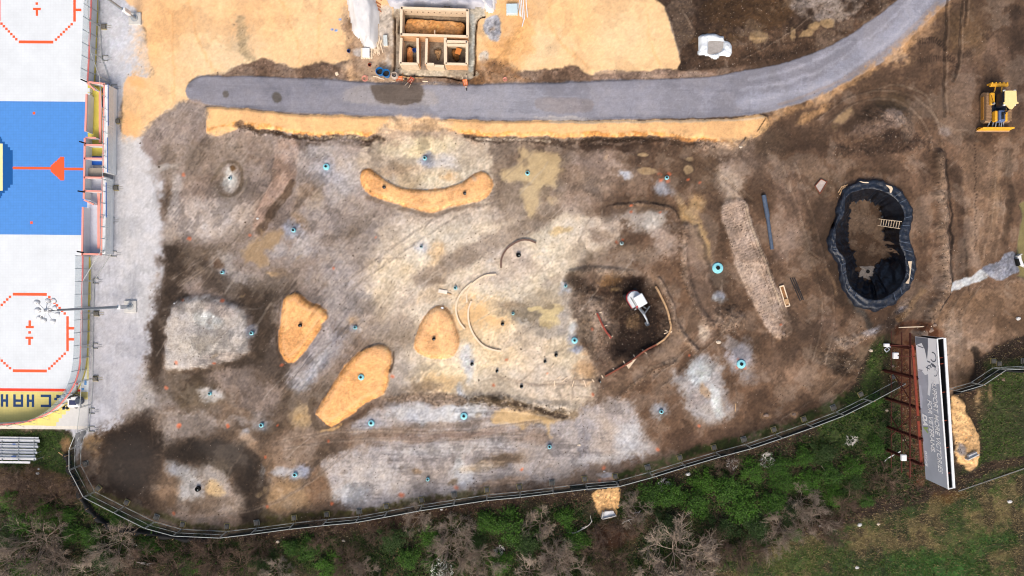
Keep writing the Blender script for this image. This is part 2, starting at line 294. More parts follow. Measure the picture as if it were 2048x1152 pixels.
# ---- centre: pale clayey ground
pale=[(735,300),(800,290),(900,285),(985,300),(990,340),(975,380),(985,440),(1040,440),(1130,420),(1210,440),(1230,480),(1160,540),(1150,600),(1190,700),(1190,800),(1110,840),(1000,800),(930,800),(800,790),(760,770),(790,700),(820,640),(740,600),(760,520),(820,440),(720,350)]
paint(poly(pale,40,2),(212,194,172),.9)
E=[(810,300,70,14,0,(205,188,160),.8),(860,292,60,20,0,(218,198,160),.85),(760,330,50,30,0,(176,158,142),.7),(850,320,18,16,0,(140,144,164),.97),(890,325,44,18,0,(184,180,182),.85),(940,320,40,26,0,(196,180,160),.8),(800,340,50,14,0,(176,150,124),.8),(870,360,50,22,0,(212,196,168),.9),(900,352,24,10,0,(226,178,122),.9),(930,350,30,14,0,(214,200,180),.85),(815,365,26,22,0,(182,158,128),.8),(960,300,40,20,0,(188,172,156),.8),
 (840,440,90,26,-5,(180,162,150),.8),(700,420,60,20,-30,(162,146,138),.8),(930,430,70,24,-10,(184,166,152),.8),(880,480,70,30,-30,(196,184,170),.8),(850,470,50,26,0,(206,192,174),.8),(845,495,20,12,0,(176,182,200),.9),(872,515,24,30,20,(214,172,122),.9),(835,520,30,20,0,(212,200,180),.8),(790,540,50,36,0,(208,184,150),.7),(780,480,30,50,30,(188,170,150),.6),(825,550,34,18,0,(196,172,138),.8),
 (1040,540,60,30,-40,(176,158,146),.7),(1000,500,50,24,-30,(170,152,140),.8),(1030,510,40,34,0,(176,158,148),.85),(1100,480,50,50,0,(212,198,178),.9),(1150,450,60,40,0,(204,188,170),.85),(1120,462,22,8,-10,(206,176,128),.95),(1210,460,40,40,0,(172,156,144),.7),(1170,500,40,30,0,(190,172,154),.6),(1290,440,60,26,10,(192,180,172),.9),(1310,440,30,22,0,(206,198,192),.8),(1330,480,30,40,10,(168,148,136),.8),
 (980,560,60,22,-15,(182,166,156),.8),(1060,570,70,20,-25,(206,190,166),.8),(960,600,60,34,0,(216,198,168),.8),(900,580,40,18,0,(200,180,156),.8),(870,590,40,16,0,(190,160,128),.7),(820,600,30,20,0,(162,142,128),.7),(760,640,60,40,0,(142,126,116),.8),(790,680,50,40,-20,(128,112,98),.85),(770,600,26,40,0,(180,160,136),.6),
 (930,640,34,60,0,(232,194,142),.85),(980,640,60,50,0,(236,190,128),.9),(960,690,70,34,30,(228,200,158),.8),(1010,690,60,34,30,(214,184,146),.8),(1070,680,60,40,20,(196,176,156),.8),(905,740,70,26,0,(222,200,164),.9),(890,765,60,18,0,(234,196,142),.85),(935,725,14,40,-8,(186,192,204),.95),(925,790,10,30,0,(190,192,200),.9),(1010,760,80,26,0,(204,186,164),.85),(1080,755,60,40,0,(202,184,166),.85),(1140,700,50,40,0,(206,186,156),.7),(1130,780,60,30,0,(196,178,160),.85),(1175,740,26,30,0,(184,140,96),.6),(1180,690,20,24,0,(200,152,100),.6),
 (1150,667,22,18,0,(186,196,212),.9),(1158,698,20,9,-5,(138,144,162),.95),(1045,632,26,14,20,(190,196,206),.97),(1090,600,60,30,-15,(120,104,80),.8),(1060,625,70,22,10,(98,84,66),.9),(1020,605,34,8,0,(120,96,70),.8),(1100,660,50,16,10,(150,140,132),.8),(1130,630,14,40,10,(150,142,140),.7),(1132,575,12,14,0,(156,164,182),.9),(1105,560,26,8,-20,(140,124,110),.8),
 (1240,550,60,26,20,(150,132,118),.8),(1250,510,60,26,0,(128,108,92),.8),(1180,530,34,20,-40,(120,102,88),.6),(1200,470,26,16,0,(128,106,90),.6),
 (850,775,50,12,-10,(134,114,96),.7),(790,770,26,40,0,(150,138,130),.8),(800,730,26,40,0,(176,164,156),.8)]
for (x,y,rx,ry,rot,c,a) in E: paint(ell(x,y,rx,ry,rot,.6,1.4),c,a)
paint(stroke([(1085,435),(1040,462),(990,480),(950,500),(900,530),(870,555),(840,560)],38,16,1.3),(120,102,90),.88)
paint(stroke([(870,545),(850,560),(880,565)],18,10,1.3),(98,78,62),.7)
for e in [(1105,618,30,12,-10),(1100,640,20,18,0),(1070,615,16,6,0)]: paint(ell(*e,.25,1),(196,172,118),.95); wet(ell(*e,.25,1),.6)
paint(ell(1098,612,14,7,0,.3,.7),(112,96,72),.9)
# puddle by the bank
p2=[(1045,300),(1070,302),(1118,308),(1118,350),(1110,368),(1085,365),(1078,395),(1070,428),(1050,425),(1040,390),(1045,365),(1010,358),(1000,335),(1035,325)]
paint(poly([(985,290),(1120,295),(1128,350),(1122,430),(1060,440),(1010,430),(990,360)],16,1.5),(112,94,80),.9)
paint(poly(p2,14,1.6),(196,170,128),.92); wet(poly(p2,5,1),.8); paint(ell(1105,400,14,10),(190,165,125),.8)
for e in [(1050,365,14,5,0),(1050,322,7,9,0),(1088,385,16,14,0)]: paint(ell(*e,.5),(130,110,88),.6)
# ---- top-right of the interior
E=[(1190,330,50,30,0,(168,146,134),.85),(1150,400,50,30,0,(152,130,116),.8),(1190,370,40,26,0,(160,140,126),.7),(1160,350,20,20,0,(150,128,110),.6),(1250,350,30,20,0,(148,126,110),.5),(1300,320,60,22,0,(96,76,62),.9),(1240,330,20,10,0,(168,150,140),.6),(1252,352,14,10,20,(184,188,200),.9),(1210,420,60,12,0,(110,90,76),.7),(1300,410,60,14,0,(112,90,72),.8),
 (1330,375,24,16,20,(158,160,172),.9),(1360,360,20,10,0,(120,100,86),.6),(1360,330,40,60,0,(98,78,63),.8),(1420,350,40,50,0,(104,84,68),.8),(1450,300,50,20,0,(170,146,128),.8),(1460,370,24,50,-10,(186,164,146),.9),(1480,330,40,24,0,(168,146,132),.8),(1500,290,30,16,0,(172,150,136),.7),(1520,330,50,40,0,(130,108,94),.7),(1540,290,40,30,0,(110,90,74),.8),(1580,400,40,60,0,(140,115,100),.6),(1440,450,40,60,0,(100,80,65),.7),
 (1390,460,16,70,-25,(180,148,104),.8),(1395,410,18,22,-20,(176,144,104),.8),(1410,480,8,50,-15,(172,138,92),.8),
 (1570,470,30,60,0,(142,118,104),.7),(1620,520,50,40,0,(110,88,72),.6),(1620,300,70,30,0,(92,72,58),.7)]
for (x,y,rx,ry,rot,c,a) in E: paint(ell(x,y,rx,ry,rot,.6,1.4),c,a)
for e in [(1296,342,20,8,5),(1376,339,11,9,0),(1380,318,8,5,0),(1285,310,12,3,0)]: paint(ell(*e,.25,.6),(178,150,112),.9); wet(ell(*e,.25,.6),.6)
# ridges around the dug hollow
def ridge(q,w,h,col=None,a=.8,r=1.0):
    m=stroke(q,w,w*.8,r*.6); height(m,h)
    if col: paint(stroke(q,w*.8,w*.4,r),col,a)
    rough(m,1.6)
ridge([(1372,455),(1364,500),(1372,560),(1395,620),(1420,650)],16,.35,(150,128,112),.7)
paint(poly([(1368,450),(1390,450),(1405,490),(1420,540),(1440,600),(1440,650),(1410,690),(1385,640),(1372,560)],10,1.2),(134,110,94),.8); paint(stroke([(1392,452),(1408,490),(1424,540),(1432,580)],9,5,1.2),(78,62,52),.7,(NA,-.3,.4))
ridge([(1230,412),(1290,408),(1340,418),(1358,440)],7,.2,(120,100,86),.6); paint(stroke([(1215,412),(1250,406),(1330,410)],3,2,.6),(60,46,38),.7,(NA,-.3,.4))
lane=[(1442,412),(1474,400),(1494,408),(1505,450),(1532,520),(1558,580),(1582,640),(1580,672),(1554,678),(1534,660),(1502,600),(1474,540),(1453,470)]
paint(poly(lane,6,.5),(180,156,140)); height(poly(lane,12,.4),.22); rough(poly(lane,6,.5),.7)
paint(stroke([(1490,412),(1508,470),(1540,550),(1574,640)],5,3,.6),(196,172,146),.7)
for k in range(3): paint(stroke([(1482+k*7,412),(1498+k*7,470),(1528+k*7,550),(1560+k*7,640)],1.6,1.2,.3),(108,86,72),.6)
# tread blocks on the lane
sl,m=poly(lane,4,.4); t=((PX[sl]*.38-PY[sl]*.92)*-1); tt=np.sin((PY[sl]*.92+PX[sl]*.38)*1.25+NA[sl]*1.5); k=m*(tt>0.2)*(NC[sl]>-.35)*.35*(noise(PX,PY,9,90,2)[sl]>-.1)
COL[sl]*=(1-k*.4)[...,None]; H[sl]-=k*.06
E=[(1440,596,14,12,0,(180,184,192),.9),(1460,640,24,24,0,(124,102,86),.9),(1440,560,20,30,0,(84,68,56),.8),(1350,585,12,20,0,(120,98,82),.7),(1408,660,12,20,-20,(196,178,160),.9),(1400,610,16,50,-15,(140,116,100),.7),(1500,700,26,40,-30,(90,72,58),.8),(1482,715,32,36,-10,(160,156,164),.95),(1500,760,20,20,-30,(150,148,154),.7),(1460,690,16,14,0,(150,140,138),.8)]
for (x,y,rx,ry,rot,c,a) in E: paint(ell(x,y,rx,ry,rot,.5,1.4),c,a)
height(ell(1460,640,26,26,0,.6),.5); rough(ell(1460,640,34,34),2.4)
g1=[(1395,712),(1425,708),(1440,740),(1455,790),(1470,815),(1440,850),(1415,855),(1375,820),(1360,790),(1342,755),(1350,735),(1372,745)]
paint(poly(g1,24,1.8),(168,163,164),.9); paint(ell(1400,745,26,26,-20,.5),(200,204,208),.95); paint(ell(1432,805,12,40,-15,.5),(202,206,210),.95); paint(ell(1395,800,20,20,0,.6),(150,138,136),.8); paint(ell(1410,785,8,20,-20),(170,140,110),.8)
stA[poly(g1,9,1)[0]] = .5*poly(g1,9,1)[1]
# dug hollow with the excavator
hol=[(1146,552),(1180,566),(1235,560),(1290,560),(1315,580),(1330,620),(1342,650),(1335,675),(1310,692),(1270,706),(1240,722),(1205,735),(1185,715),(1170,690),(1160,650),(1145,610)]
paint(poly(hol,34,2),(122,102,88),.9); hb_=[(1232,566),(1290,556),(1318,582),(1336,625),(1342,655),(1330,680),(1300,696),(1262,710),(1232,722),(1222,700),(1238,660),(1226,620)]; paint(poly(hb_,16,1.6),(62,47,37),.97); paint(stroke([(1146,556),(1168,574),(1200,590),(1240,584)],26,16,1.6),(62,48,38),.9); paint(stroke([(1148,590),(1160,650),(1182,700),(1205,730)],12,12,1.6),(84,66,54),.8); height(poly(hb_,40,1),-.55); height(poly(hol,50,1),-.15); rough(poly(hol,12,.6),1.5)
E=[(1225,565,24,14,0,(128,94,58),.7),(1200,590,50,8,0,(74,56,44),.8),(1165,572,34,16,15,(60,46,36),.85),(1185,610,26,12,0,(112,94,80),.8),(1190,640,22,50,-20,(140,120,106),.9),(1210,600,14,10,0,(70,54,42),.6),(1215,690,20,30,-30,(124,104,90),.9),(1175,650,14,60,-10,(92,76,62),.8),(1270,645,20,16,0,(132,106,78),.85),(1300,650,30,34,0,(58,44,35),.8),(1240,625,30,14,-20,(88,70,56),.7),(1232,587,12,6,0,(140,116,84),.8),(1250,690,40,14,-20,(62,47,38),.8)]
for (x,y,rx,ry,rot,c,a) in E: paint(ell(x,y,rx,ry,rot,.6,1.4),c,a)
height(stroke([(1195,610),(1215,680),(1235,715)],26,20,.5),.3)
for q in ([(1215,640),(1240,620),(1262,612)],[(1222,652),(1250,630),(1270,625)],[(1140,600),(1180,590),(1215,600)]): paint(stroke(q,2.5,2,.5),(126,106,90),.6)
ridge([(1320,560),(1340,600),(1350,640),(1366,670),(1395,700)],9,.3,(136,114,98),.7); ridge([(1140,545),(1190,540),(1260,548)],12,.25)
paint(stroke([(1380,640),(1350,690),(1300,730),(1250,765),(1210,800)],40,20,1.2),(132,108,90),.75); paint(stroke([(1340,725),(1290,745),(1240,790)],5,3,.8),(86,68,56),.7); paint(stroke([(1350,715),(1300,738),(1255,775)],4,3,.8),(160,136,114),.6)
ridge([(1345,722),(1290,748),(1240,795)],12,.15)
# ---- bottom band of gravel
gb=[(740,830),(800,800),(930,795),(1000,815),(1110,830),(1180,815),(1240,800),(1275,830),(1300,880),(1302,910),(1250,920),(1180,935),(1080,965),(960,978),(860,1000),(740,1020),(690,1015),(662,960),(655,925),(700,905),(760,890),(700,870)]
paint(poly(gb,26,1.8),(168,158,156)); q=poly(gb,12,1.3); stH[q[0]]=np.maximum(stH[q[0]],q[1]*.9)
E=[(860,828,90,20,0,(188,188,194),.9),(930,820,50,22,0,(192,194,200),.8),(880,850,120,10,-3,(140,122,110),.7),(740,850,40,16,0,(156,152,158),.9),(760,870,90,12,-6,(120,98,82),.85),(900,870,160,10,-3,(138,116,104),.8),(1060,880,60,20,0,(150,132,120),.7),(700,880,60,20,0,(128,106,90),.8),(900,898,150,12,-3,(182,176,176),.8),(740,920,60,30,0,(176,168,168),.8),(760,960,80,34,-5,(182,174,172),.85),(700,990,34,22,0,(186,186,192),.85),(860,950,70,20,-5,(168,154,146),.7),(930,955,30,26,0,(186,186,192),.85),(920,930,14,20,0,(188,188,192),.8),(1020,920,60,14,-5,(122,102,84),.85),(960,935,40,10,-10,(196,176,152),.6),(1100,920,50,40,0,(160,150,148),.8),(1070,880,30,14,0,(130,108,94),.6),(1170,880,14,60,-5,(146,142,150),.85),(1215,860,26,60,-10,(182,166,156),.85),(1260,880,30,46,-15,(190,188,192),.9),(1240,830,30,16,-10,(170,160,160),.8),(1200,920,60,12,-5,(186,180,180),.7),(830,945,10,8,0,(140,110,80),.6),(905,965,12,6,0,(110,90,66),.8),
 (1000,965,60,10,-8,(170,140,116),.7)]
for (x,y,rx,ry,rot,c,a) in E: paint(ell(x,y,rx,ry,rot,.6,1.4),c,a)
p3=[(1000,822),(1060,825),(1110,833),(1125,838),(1105,845),(1100,860),(1106,878),(1098,874),(1090,850),(1060,845),(1045,858),(1030,852),(985,845)]
paint(poly(p3,12,1.4),(200,164,112),.9); wet(poly(p3,6,.8),.7); rough(poly(p3,6,.8),0)
br=[(870,782),(925,786),(925,808),(860,806),(800,806),(770,800),(820,788)]
paint(poly(br,8,1.2),(140,118,100),.85); rough(poly(br,12,1),2)
paint(stroke([(945,800),(1000,806),(1060,818),(1110,828),(1150,826)],20,10,1.4),(112,92,68),.8,(NA,-.5,.4)); rough(stroke([(940,800),(1000,806),(1060,818),(1120,826)],26,10,1),2.6)
paint(stroke([(1020,806),(1070,816),(1110,829),(1130,830)],8,5,1.2),(58,46,36),.85,(NA,-.4,.4)); paint(ell(990,798,10,10,0,.6),(60,46,30),.6,(NA,-.2,.3))
height(stroke([(940,798),(1060,812),(1150,820)],22,18,.6),.3)
# ---- right of the hollow: brown earth
E=[(1300,960,60,30,0,(128,100,80),.8),(1400,880,70,24,-15,(126,98,80),.8),(1330,860,34,40,0,(118,92,74),.8),(1320,823,22,20,0,(150,150,156),.85),(1560,740,60,40,0,(132,106,88),.8),(1600,760,60,30,-20,(148,120,100),.7),(1500,800,50,40,0,(116,90,72),.8),(1660,760,50,30,-30,(140,114,94),.7),(1620,690,60,34,0,(102,82,68),.8),(1600,640,50,40,0,(108,87,72),.8),(1660,650,20,20,0,(132,108,94),.7),(1550,850,60,20,-20,(112,88,72),.7),(1680,800,40,14,-30,(96,78,62),.8),(1650,715,30,14,20,(116,98,84),.7),(1750,700,60,24,-25,(104,84,66),.8),(1690,720,50,18,20,(70,56,44),.85),(1680,735,40,12,30,(58,46,36),.85),(1450,860,60,20,0,(120,94,76),.6),(1500,870,40,20,0,(128,102,84),.6)]
for (x,y,rx,ry,rot,c,a) in E: paint(ell(x,y,rx,ry,rot,.6,1.5),c,a)
rock_band=[(1670,680),(1710,672),(1760,655),(1800,610),(1830,600),(1820,630),(1780,660),(1740,680),(1690,700)]
paint(poly(rock_band,10,1.5),(138,118,104),.85); rough(poly(rock_band,14,1.5),2.6); paint(ell(1750,662,22,8,-25,.6),(170,166,174),.8); paint(ell(1808,622,14,8,-30,.6),(176,176,190),.85)
rough(ell(1700,725,70,24,20),2.6)
for e in [(1587,829,9,5,0),(1530,832,12,6,0)]: paint(ell(*e,.3,.6),(168,134,104),.9)
# ridge between pool and right lane
paint(poly([(1870,310),(1882,305),(1890,400),(1898,480),(1905,560),(1895,600),(1880,610),(1868,560),(1866,480),(1872,400)],6,1),(118,94,78),.9)
ridge([(1876,310),(1880,400),(1884,480),(1890,560),(1880,600),(1850,650),(1830,690)],20,.7,(150,124,104),.8); paint(stroke([(1892,320),(1900,420),(1906,520),(1902,580),(1880,620)],6,4,1),(46,36,30),.75)  # dark stroke on the ridge's right side is its shadow, painted into the colour
paint(stroke([(1905,330),(1925,430),(1930,560)],26,16,1),(84,66,54),.75); paint(stroke([(1930,480),(1938,580)],5,3,.6),(60,48,38),.6)
paint(poly([(1925,300),(1985,300),(2005,400),(2005,500),(1985,520),(1945,540),(1935,440)],24,1.2),(146,118,97),.85); paint(ell(1990,400,12,80,5,.6),(158,128,102),.6); paint(stroke([(2016,300),(2022,400),(2012,480)],16,10,1.2),(88,70,56),.8)
for k in range(40): 
    yy=265+k*6.2; paint(ell(1951+math.sin(k*1.3)*2,yy,1.6,2.4,0,.4,.2),(70,54,44),.7)
E=[(1840,190,60,60,0,(98,77,62),.6),(1760,180,60,30,0,(112,88,70),.7),(1720,250,40,20,-30,(76,60,48),.6),(1790,200,50,14,-10,(90,70,56),.6),(1780,215,40,26,0,(96,76,54),.9),(1690,235,24,13,-40,(172,142,106),.95),(1672,258,10,8,0,(120,98,74),.7),(1775,245,34,26,0,(150,128,116),.95),(1740,262,34,18,-10,(140,116,102),.85),(1800,280,50,20,0,(64,50,42),.8),(1720,300,90,12,-5,(84,66,54),.7),(1890,260,14,10,0,(142,130,128),.7),(1940,60,60,60,0,(112,88,62),.6),(2000,30,60,50,0,(96,76,62),.7),(1990,100,30,40,0,(128,104,90),.6),(1930,150,30,60,0,(124,100,86),.6),(1760,420,50,50,0,(100,80,66),.3),(1640,450,30,80,0,(96,77,64),.7),(1650,360,40,20,0,(112,90,72),.6),(1850,340,20,40,0,(88,70,58),.6),(1960,250,60,20,0,(84,66,54),.6),(1970,270,70,14,0,(92,74,60),.6),(2035,120,20,120,0,(78,62,52),.7),(1940,660,60,40,0,(156,128,108),.6),(1910,690,30,50,0,(166,142,124),.6),(1960,600,50,20,0,(150,118,92),.7),(2020,640,40,20,0,(120,94,74),.7)]
for (x,y,rx,ry,rot,c,a) in E: paint(ell(x,y,rx,ry,rot,.6,1.5),c,a)
wet(ell(1690,235,24,13,-40,.3,1),.7); wet(ell(1780,212,40,24,0,.4,1),.5)
height(ell(1772,250,44,36,0,.7),.9); rough(ell(1772,255,56,40),2.2); rough(stroke([(1680,300),(1850,285)],30,20),2)
for q in ([(1730,190),(1790,170),(1850,190),(1865,215)],[(1860,220),(1890,250),(1940,262)]): paint(stroke(q,3,2,.8),(146,126,108),.5)
# wheel and crawler marks
def track(q,w,col,a=.5,per=4.2,depth=.04,rail=True):
    q=catmull(q,False,8); sl=sub(q,w+4)
    if sl is None: return
    x,y=PX[sl]+.15*(WX[sl]-PX[sl]),PY[sl]+.15*(WY[sl]-PY[sl]); d=np.full(x.shape,1e9); s=np.zeros(x.shape); acc=0
    for p0,p1 in zip(q[:-1],q[1:]):
        L=math.hypot(p1[0]-p0[0],p1[1]-p0[1])+1e-9; t=np.clip(((x-p0[0])*(p1[0]-p0[0])+(y-p0[1])*(p1[1]-p0[1]))/L/L,0,1)
        dd=np.hypot(x-p0[0]-t*(p1[0]-p0[0]),y-p0[1]-t*(p1[1]-p0[1])); u=dd<d; d=np.where(u,dd,d); s=np.where(u,acc+t*L,s); acc+=L
    m=1-sstep(w/2-1,w/2+1,d); c=(np.sin(s*2*math.pi/per)>0)*1.0
    k=m*(.25+.75*c)*a*(.55+.45*np.clip(NB[sl]*2+.5,0,1))
    COL[sl]+=(np.array(col,float)-COL[sl])*k[...,None]; H[sl]-=m*(.3+.7*c)*depth
for q in ([(1893,0),(1892,60),(1888,140),(1890,230)],[(1925,0),(1922,60),(1917,120),(1905,160)],[(1933,0),(1930,50)]): paint(stroke(q,6,4,.5),(70,55,44),.7); paint(stroke([(a+5,b) for a,b in q],3,2,.4),(150,124,104),.5); height(stroke(q,6,4,.4),-.08)
track([(1840,118),(1875,116),(1905,118)],12,(58,44,36),.8,4.6); track([(1840,82),(1870,80),(1890,95)],12,(60,46,38),.7,4.6); track([(1895,110),(1912,130),(1900,150)],12,(58,44,36),.8,4.6)
track([(2048,0),(1990,60),(1930,110)],10,(66,52,42),.5,4.2)
track([(1480,85),(1600,80),(1700,60)],12,(70,54,42),.5,3.6); track([(1480,110),(1560,108),(1640,85)],14,(62,48,38),.5,3.6); track([(1470,66),(1560,70)],10,(70,54,42),.4,3.6); track([(1360,60),(1400,95),(1420,60)],8,(100,76,50),.4,3.6)
track([(1835,540),(1840,590),(1815,640)],14,(80,62,50),.5,3.8); track([(1790,660),(1840,620),(1870,570)],10,(78,62,50),.4,3.8)
track([(1090,700),(1130,690),(1180,640)],14,(130,110,90),.35,3.4); track([(1010,690),(1060,650),(1110,650)],14,(120,104,92),.4,3.4); track([(700,470),(760,440),(840,400)],14,(112,98,86),.35,3.4); track([(1340,300),(1420,340),(1440,380)],14,(88,70,58),.4,3.4)
track([(1245,330),(1330,345),(1420,330)],12,(92,72,58),.3,3.6); track([(800,250),(850,252),(880,270)],10,(150,125,105),.4,3.6); track([(1640,760),(1560,810),(1500,850)],12,(96,76,60),.35,3.6); track([(1700,760),(1600,820),(1480,870)],12,(96,76,60),.35,3.6)
RUT=[([(1380,300),(1450,360),(1500,400)],9),([(1560,330),(1600,450),(1640,620),(1620,720)],9),([(1584,326),(1624,446),(1662,620),(1644,724)],9),([(1860,300),(1840,240),(1780,200),(1700,210),(1640,260)],9),([(1880,300),(1862,226),(1790,184),(1700,192),(1630,240)],9),([(1940,560),(1900,620),(1890,700)],9),([(1962,566),(1922,626),(1914,706)],9),([(1300,760),(1380,690),(1430,640),(1440,560)],8),([(1318,776),(1398,706),(1450,650),(1460,560)],8),([(560,900),(700,880),(900,880),(1080,860)],8),([(556,884),(700,862),(900,864),(1080,842)],8),([(700,580),(780,520),(900,440),(1000,400)],8),([(690,564),(770,504),(890,424),(990,384)],8),([(340,560),(420,500),(480,430),(530,330)],8),([(356,572),(436,512),(498,440),(548,340)],8),([(1990,300),(1980,420),(1960,520)],9),([(2010,300),(2002,420),(1984,520)],9),([(1480,120),(1580,60),(1640,10)],8),([(1360,20),(1420,120)],8),([(980,750),(1080,770),(1180,760)],7),([(400,1040),(560,1000),(700,900)],8),([(1560,860),(1660,800),(1720,740)],8),([(1545,845),(1645,785),(1705,725)],8)]
for q,w_ in RUT:
    track(q,w_,(88,72,60) if q[0][0]>1200 else (132,116,104),.5,3.6,.05); paint(stroke([(a+w_*.65,b_) for a,b_ in q],2.2,1.6,.5),(176,154,136),.35,(NB,-.3,.4)); height(stroke([(a+w_*.65,b_) for a,b_ in q],3,3,.3),.05)
for k in range(26):   # faint curved sweeps all over the right side
    x0=rnd.uniform(1350,2040); y0=rnd.uniform(180,860); an=rnd.uniform(0,6.28); L=rnd.uniform(40,120); b=rnd.uniform(-.6,.6)
    q=[(x0+L*t*math.cos(an+b*t),y0+L*t*math.sin(an+b*t)) for t in (0,.33,.66,1)]
    paint(stroke(q,rnd.uniform(2,7),3,.6),(rnd.choice([(92,74,60),(146,120,100)])),.28)
for k in range(70):   # faint scrape marks over the levelled site
    x0=rnd.uniform(300,1250); y0=rnd.uniform(290,960); an=R(rnd.choice([-52,-48,-56,-35,0,3,90])+rnd.uniform(-8,8)); L=rnd.uniform(30,110)
    q=[(x0+L*t*math.cos(an),y0+L*t*math.sin(an)) for t in (0,.5,1)]
    paint(stroke(q,rnd.uniform(1.5,4),2,.5),(rnd.choice([(110,94,82),(192,180,170),(120,104,94)])),.3)
# culvert gravel apron and pond on the right
paint(poly([(1900,566),(1940,552),(1965,538),(1975,548),(1970,560),(1940,568),(1905,582),(1897,578)],4,.7),(196,198,202)); ap=[(1966,534),(2000,522),(2012,508),(2030,504),(2036,525),(2046,538),(2030,548),(2000,560),(1975,550)]
paint(poly(ap,4,.6),(150,152,166)); rough(poly(ap,4,.6),1.2)
pond=[(2046,430),(2060,400),(2300,380),(2300,620),(2060,560),(2040,545),(2036,500)]
paint(poly(pond,6,.6),(140,128,86)); wet(poly(pond,6,.6),1.0); rough(poly(pond,6,.6),0); height(poly(pond,8,.4),-.15,False)
# ---- pool surround
ring=[(1717,362),(1746,358),(1775,366),(1798,379),(1815,399),(1824,422),(1821,450),(1818,473),(1826,499),(1829,528),(1826,559),(1809,585),(1792,602),(1769,617),(1743,621),(1715,611),(1692,588),(1682,556),(1676,531),(1660,505),(1657,482),(1666,453),(1674,422),(1680,393),(1694,373)]
paint(stroke([(1690,372),(1672,420),(1655,480),(1668,540),(1680,590),(1715,616)],26,18,1),(76,60,48),.7); paint(stroke([(1700,595),(1735,640),(1740,655)],10,8,1),(70,66,62),.7)
paint(stroke([(1840,400),(1850,480),(1846,560),(1820,620),(1770,655)],22,18,1.2),(92,72,58),.7); paint(stroke([(1640,560),(1620,480),(1640,400),(1700,345),(1780,345)],18,16,1.2),(86,68,54),.6); paint(stroke([(1655,540),(1668,570),(1672,590)],6,3,.6),(140,112,88),.8); paint(stroke([(1800,640),(1830,610),(1850,580)],12,8,1),(132,102,72),.8)
# ---- orange mulch mounds
MO=(248,184,120)
def mound(pts,h,soft=34):
    m=poly(pts,6,.45)
    paint((m[0],m[1]),MO); paint(poly(pts,3,.8),MO,1)
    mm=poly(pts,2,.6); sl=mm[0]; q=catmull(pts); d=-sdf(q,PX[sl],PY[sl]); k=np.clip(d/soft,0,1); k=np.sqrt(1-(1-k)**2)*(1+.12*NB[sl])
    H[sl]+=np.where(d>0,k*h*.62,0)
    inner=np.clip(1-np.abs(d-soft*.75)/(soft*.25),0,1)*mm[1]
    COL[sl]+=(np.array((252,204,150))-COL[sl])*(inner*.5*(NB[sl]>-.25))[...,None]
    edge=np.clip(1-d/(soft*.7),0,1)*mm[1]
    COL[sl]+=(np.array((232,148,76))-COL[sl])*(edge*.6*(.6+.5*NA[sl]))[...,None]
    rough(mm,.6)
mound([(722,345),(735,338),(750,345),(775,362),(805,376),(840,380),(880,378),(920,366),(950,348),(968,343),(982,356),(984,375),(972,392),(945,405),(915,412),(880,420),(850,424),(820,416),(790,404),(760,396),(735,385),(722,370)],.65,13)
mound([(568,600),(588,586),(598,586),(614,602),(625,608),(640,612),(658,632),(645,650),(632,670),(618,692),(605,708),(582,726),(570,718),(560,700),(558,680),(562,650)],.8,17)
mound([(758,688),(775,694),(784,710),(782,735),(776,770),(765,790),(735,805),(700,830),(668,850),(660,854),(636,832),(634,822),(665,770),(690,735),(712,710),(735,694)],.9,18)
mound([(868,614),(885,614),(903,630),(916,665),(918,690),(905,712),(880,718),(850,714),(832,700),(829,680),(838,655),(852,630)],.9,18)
paint(stroke([(786,702),(788,720),(784,745)],5,3,.8),(80,62,50),.85); paint(stroke([(626,800),(622,830),(636,856),(655,860)],12,6,1),(84,68,54),.85,(NA,-.5,.3)); paint(stroke([(680,850),(730,825),(745,812)],9,6,1),(104,84,70),.8); paint(stroke([(640,862),(665,860),(680,850)],5,4,.6),(220,176,118),.7)
paint(stroke([(735,394),(790,410),(850,428),(900,420),(960,408)],9,7,.8),(110,92,80),.8); paint(stroke([(560,610),(554,680),(562,720)],5,3,.6),(96,78,64),.7)
paint(ell(870,345,40,8),(200,178,150),.5)
# small stains and survey paint
OR=(224,110,72)
for (x,y,r) in [(378,478,5),(447,602,5),(366,602,5),(358,725,5),(432,727,4),(333,776,5),(500,473,4),(668,539,4),(564,730,4),(358,850,6),(455,851,5),(657,883,4),(530,915,4),(348,1027,5),(536,1013,4),(664,1008,5),(786,754,5),(803,992,8),(913,975,7),(1198,963,6),(1208,936,6),(1045,940,4),(1314,900,5),(1380,710,4),(1399,853,4),(1185,790,4),(986,770,5),(1095,745,3),(1375,358,4),(1399,367,4),(1322,348,6),(1338,348,6),(1322,360,6),(1336,362,6),(366,348,5),(750,472,3),(1560,650,3),(1232,485,5),(1246,480,4),(1320,425,4),(1262,425,4),(1262,412,4),(1474,735,5),(1490,738,5),(1476,720,4),(1185,660,4),(555,850,3),(1010,720,4),(1100,998,4)]:
    paint(ell(x,y,r*.9,r*.7,rnd.uniform(0,180),.7,.5),OR,.75,(NA,-.6,.5))
for (x,y,r,c) in [(680,38,2.6,(110,160,235)),(664,58,3,(110,160,235)),(672,60,3.4,(110,160,235))]: paint(ell(x,y,r,r*.8,0,.4,.3),c,.95)
for k in range(60):   # tyre-worn small puddle stains
    x=rnd.uniform(330,1300); y=rnd.uniform(290,1000); paint(ell(x,y,rnd.uniform(4,14),rnd.uniform(3,8),rnd.uniform(-60,0),.6,1.4),rnd.choice([(104,88,76),(190,160,120),(188,186,190),(150,132,120)]),.35)
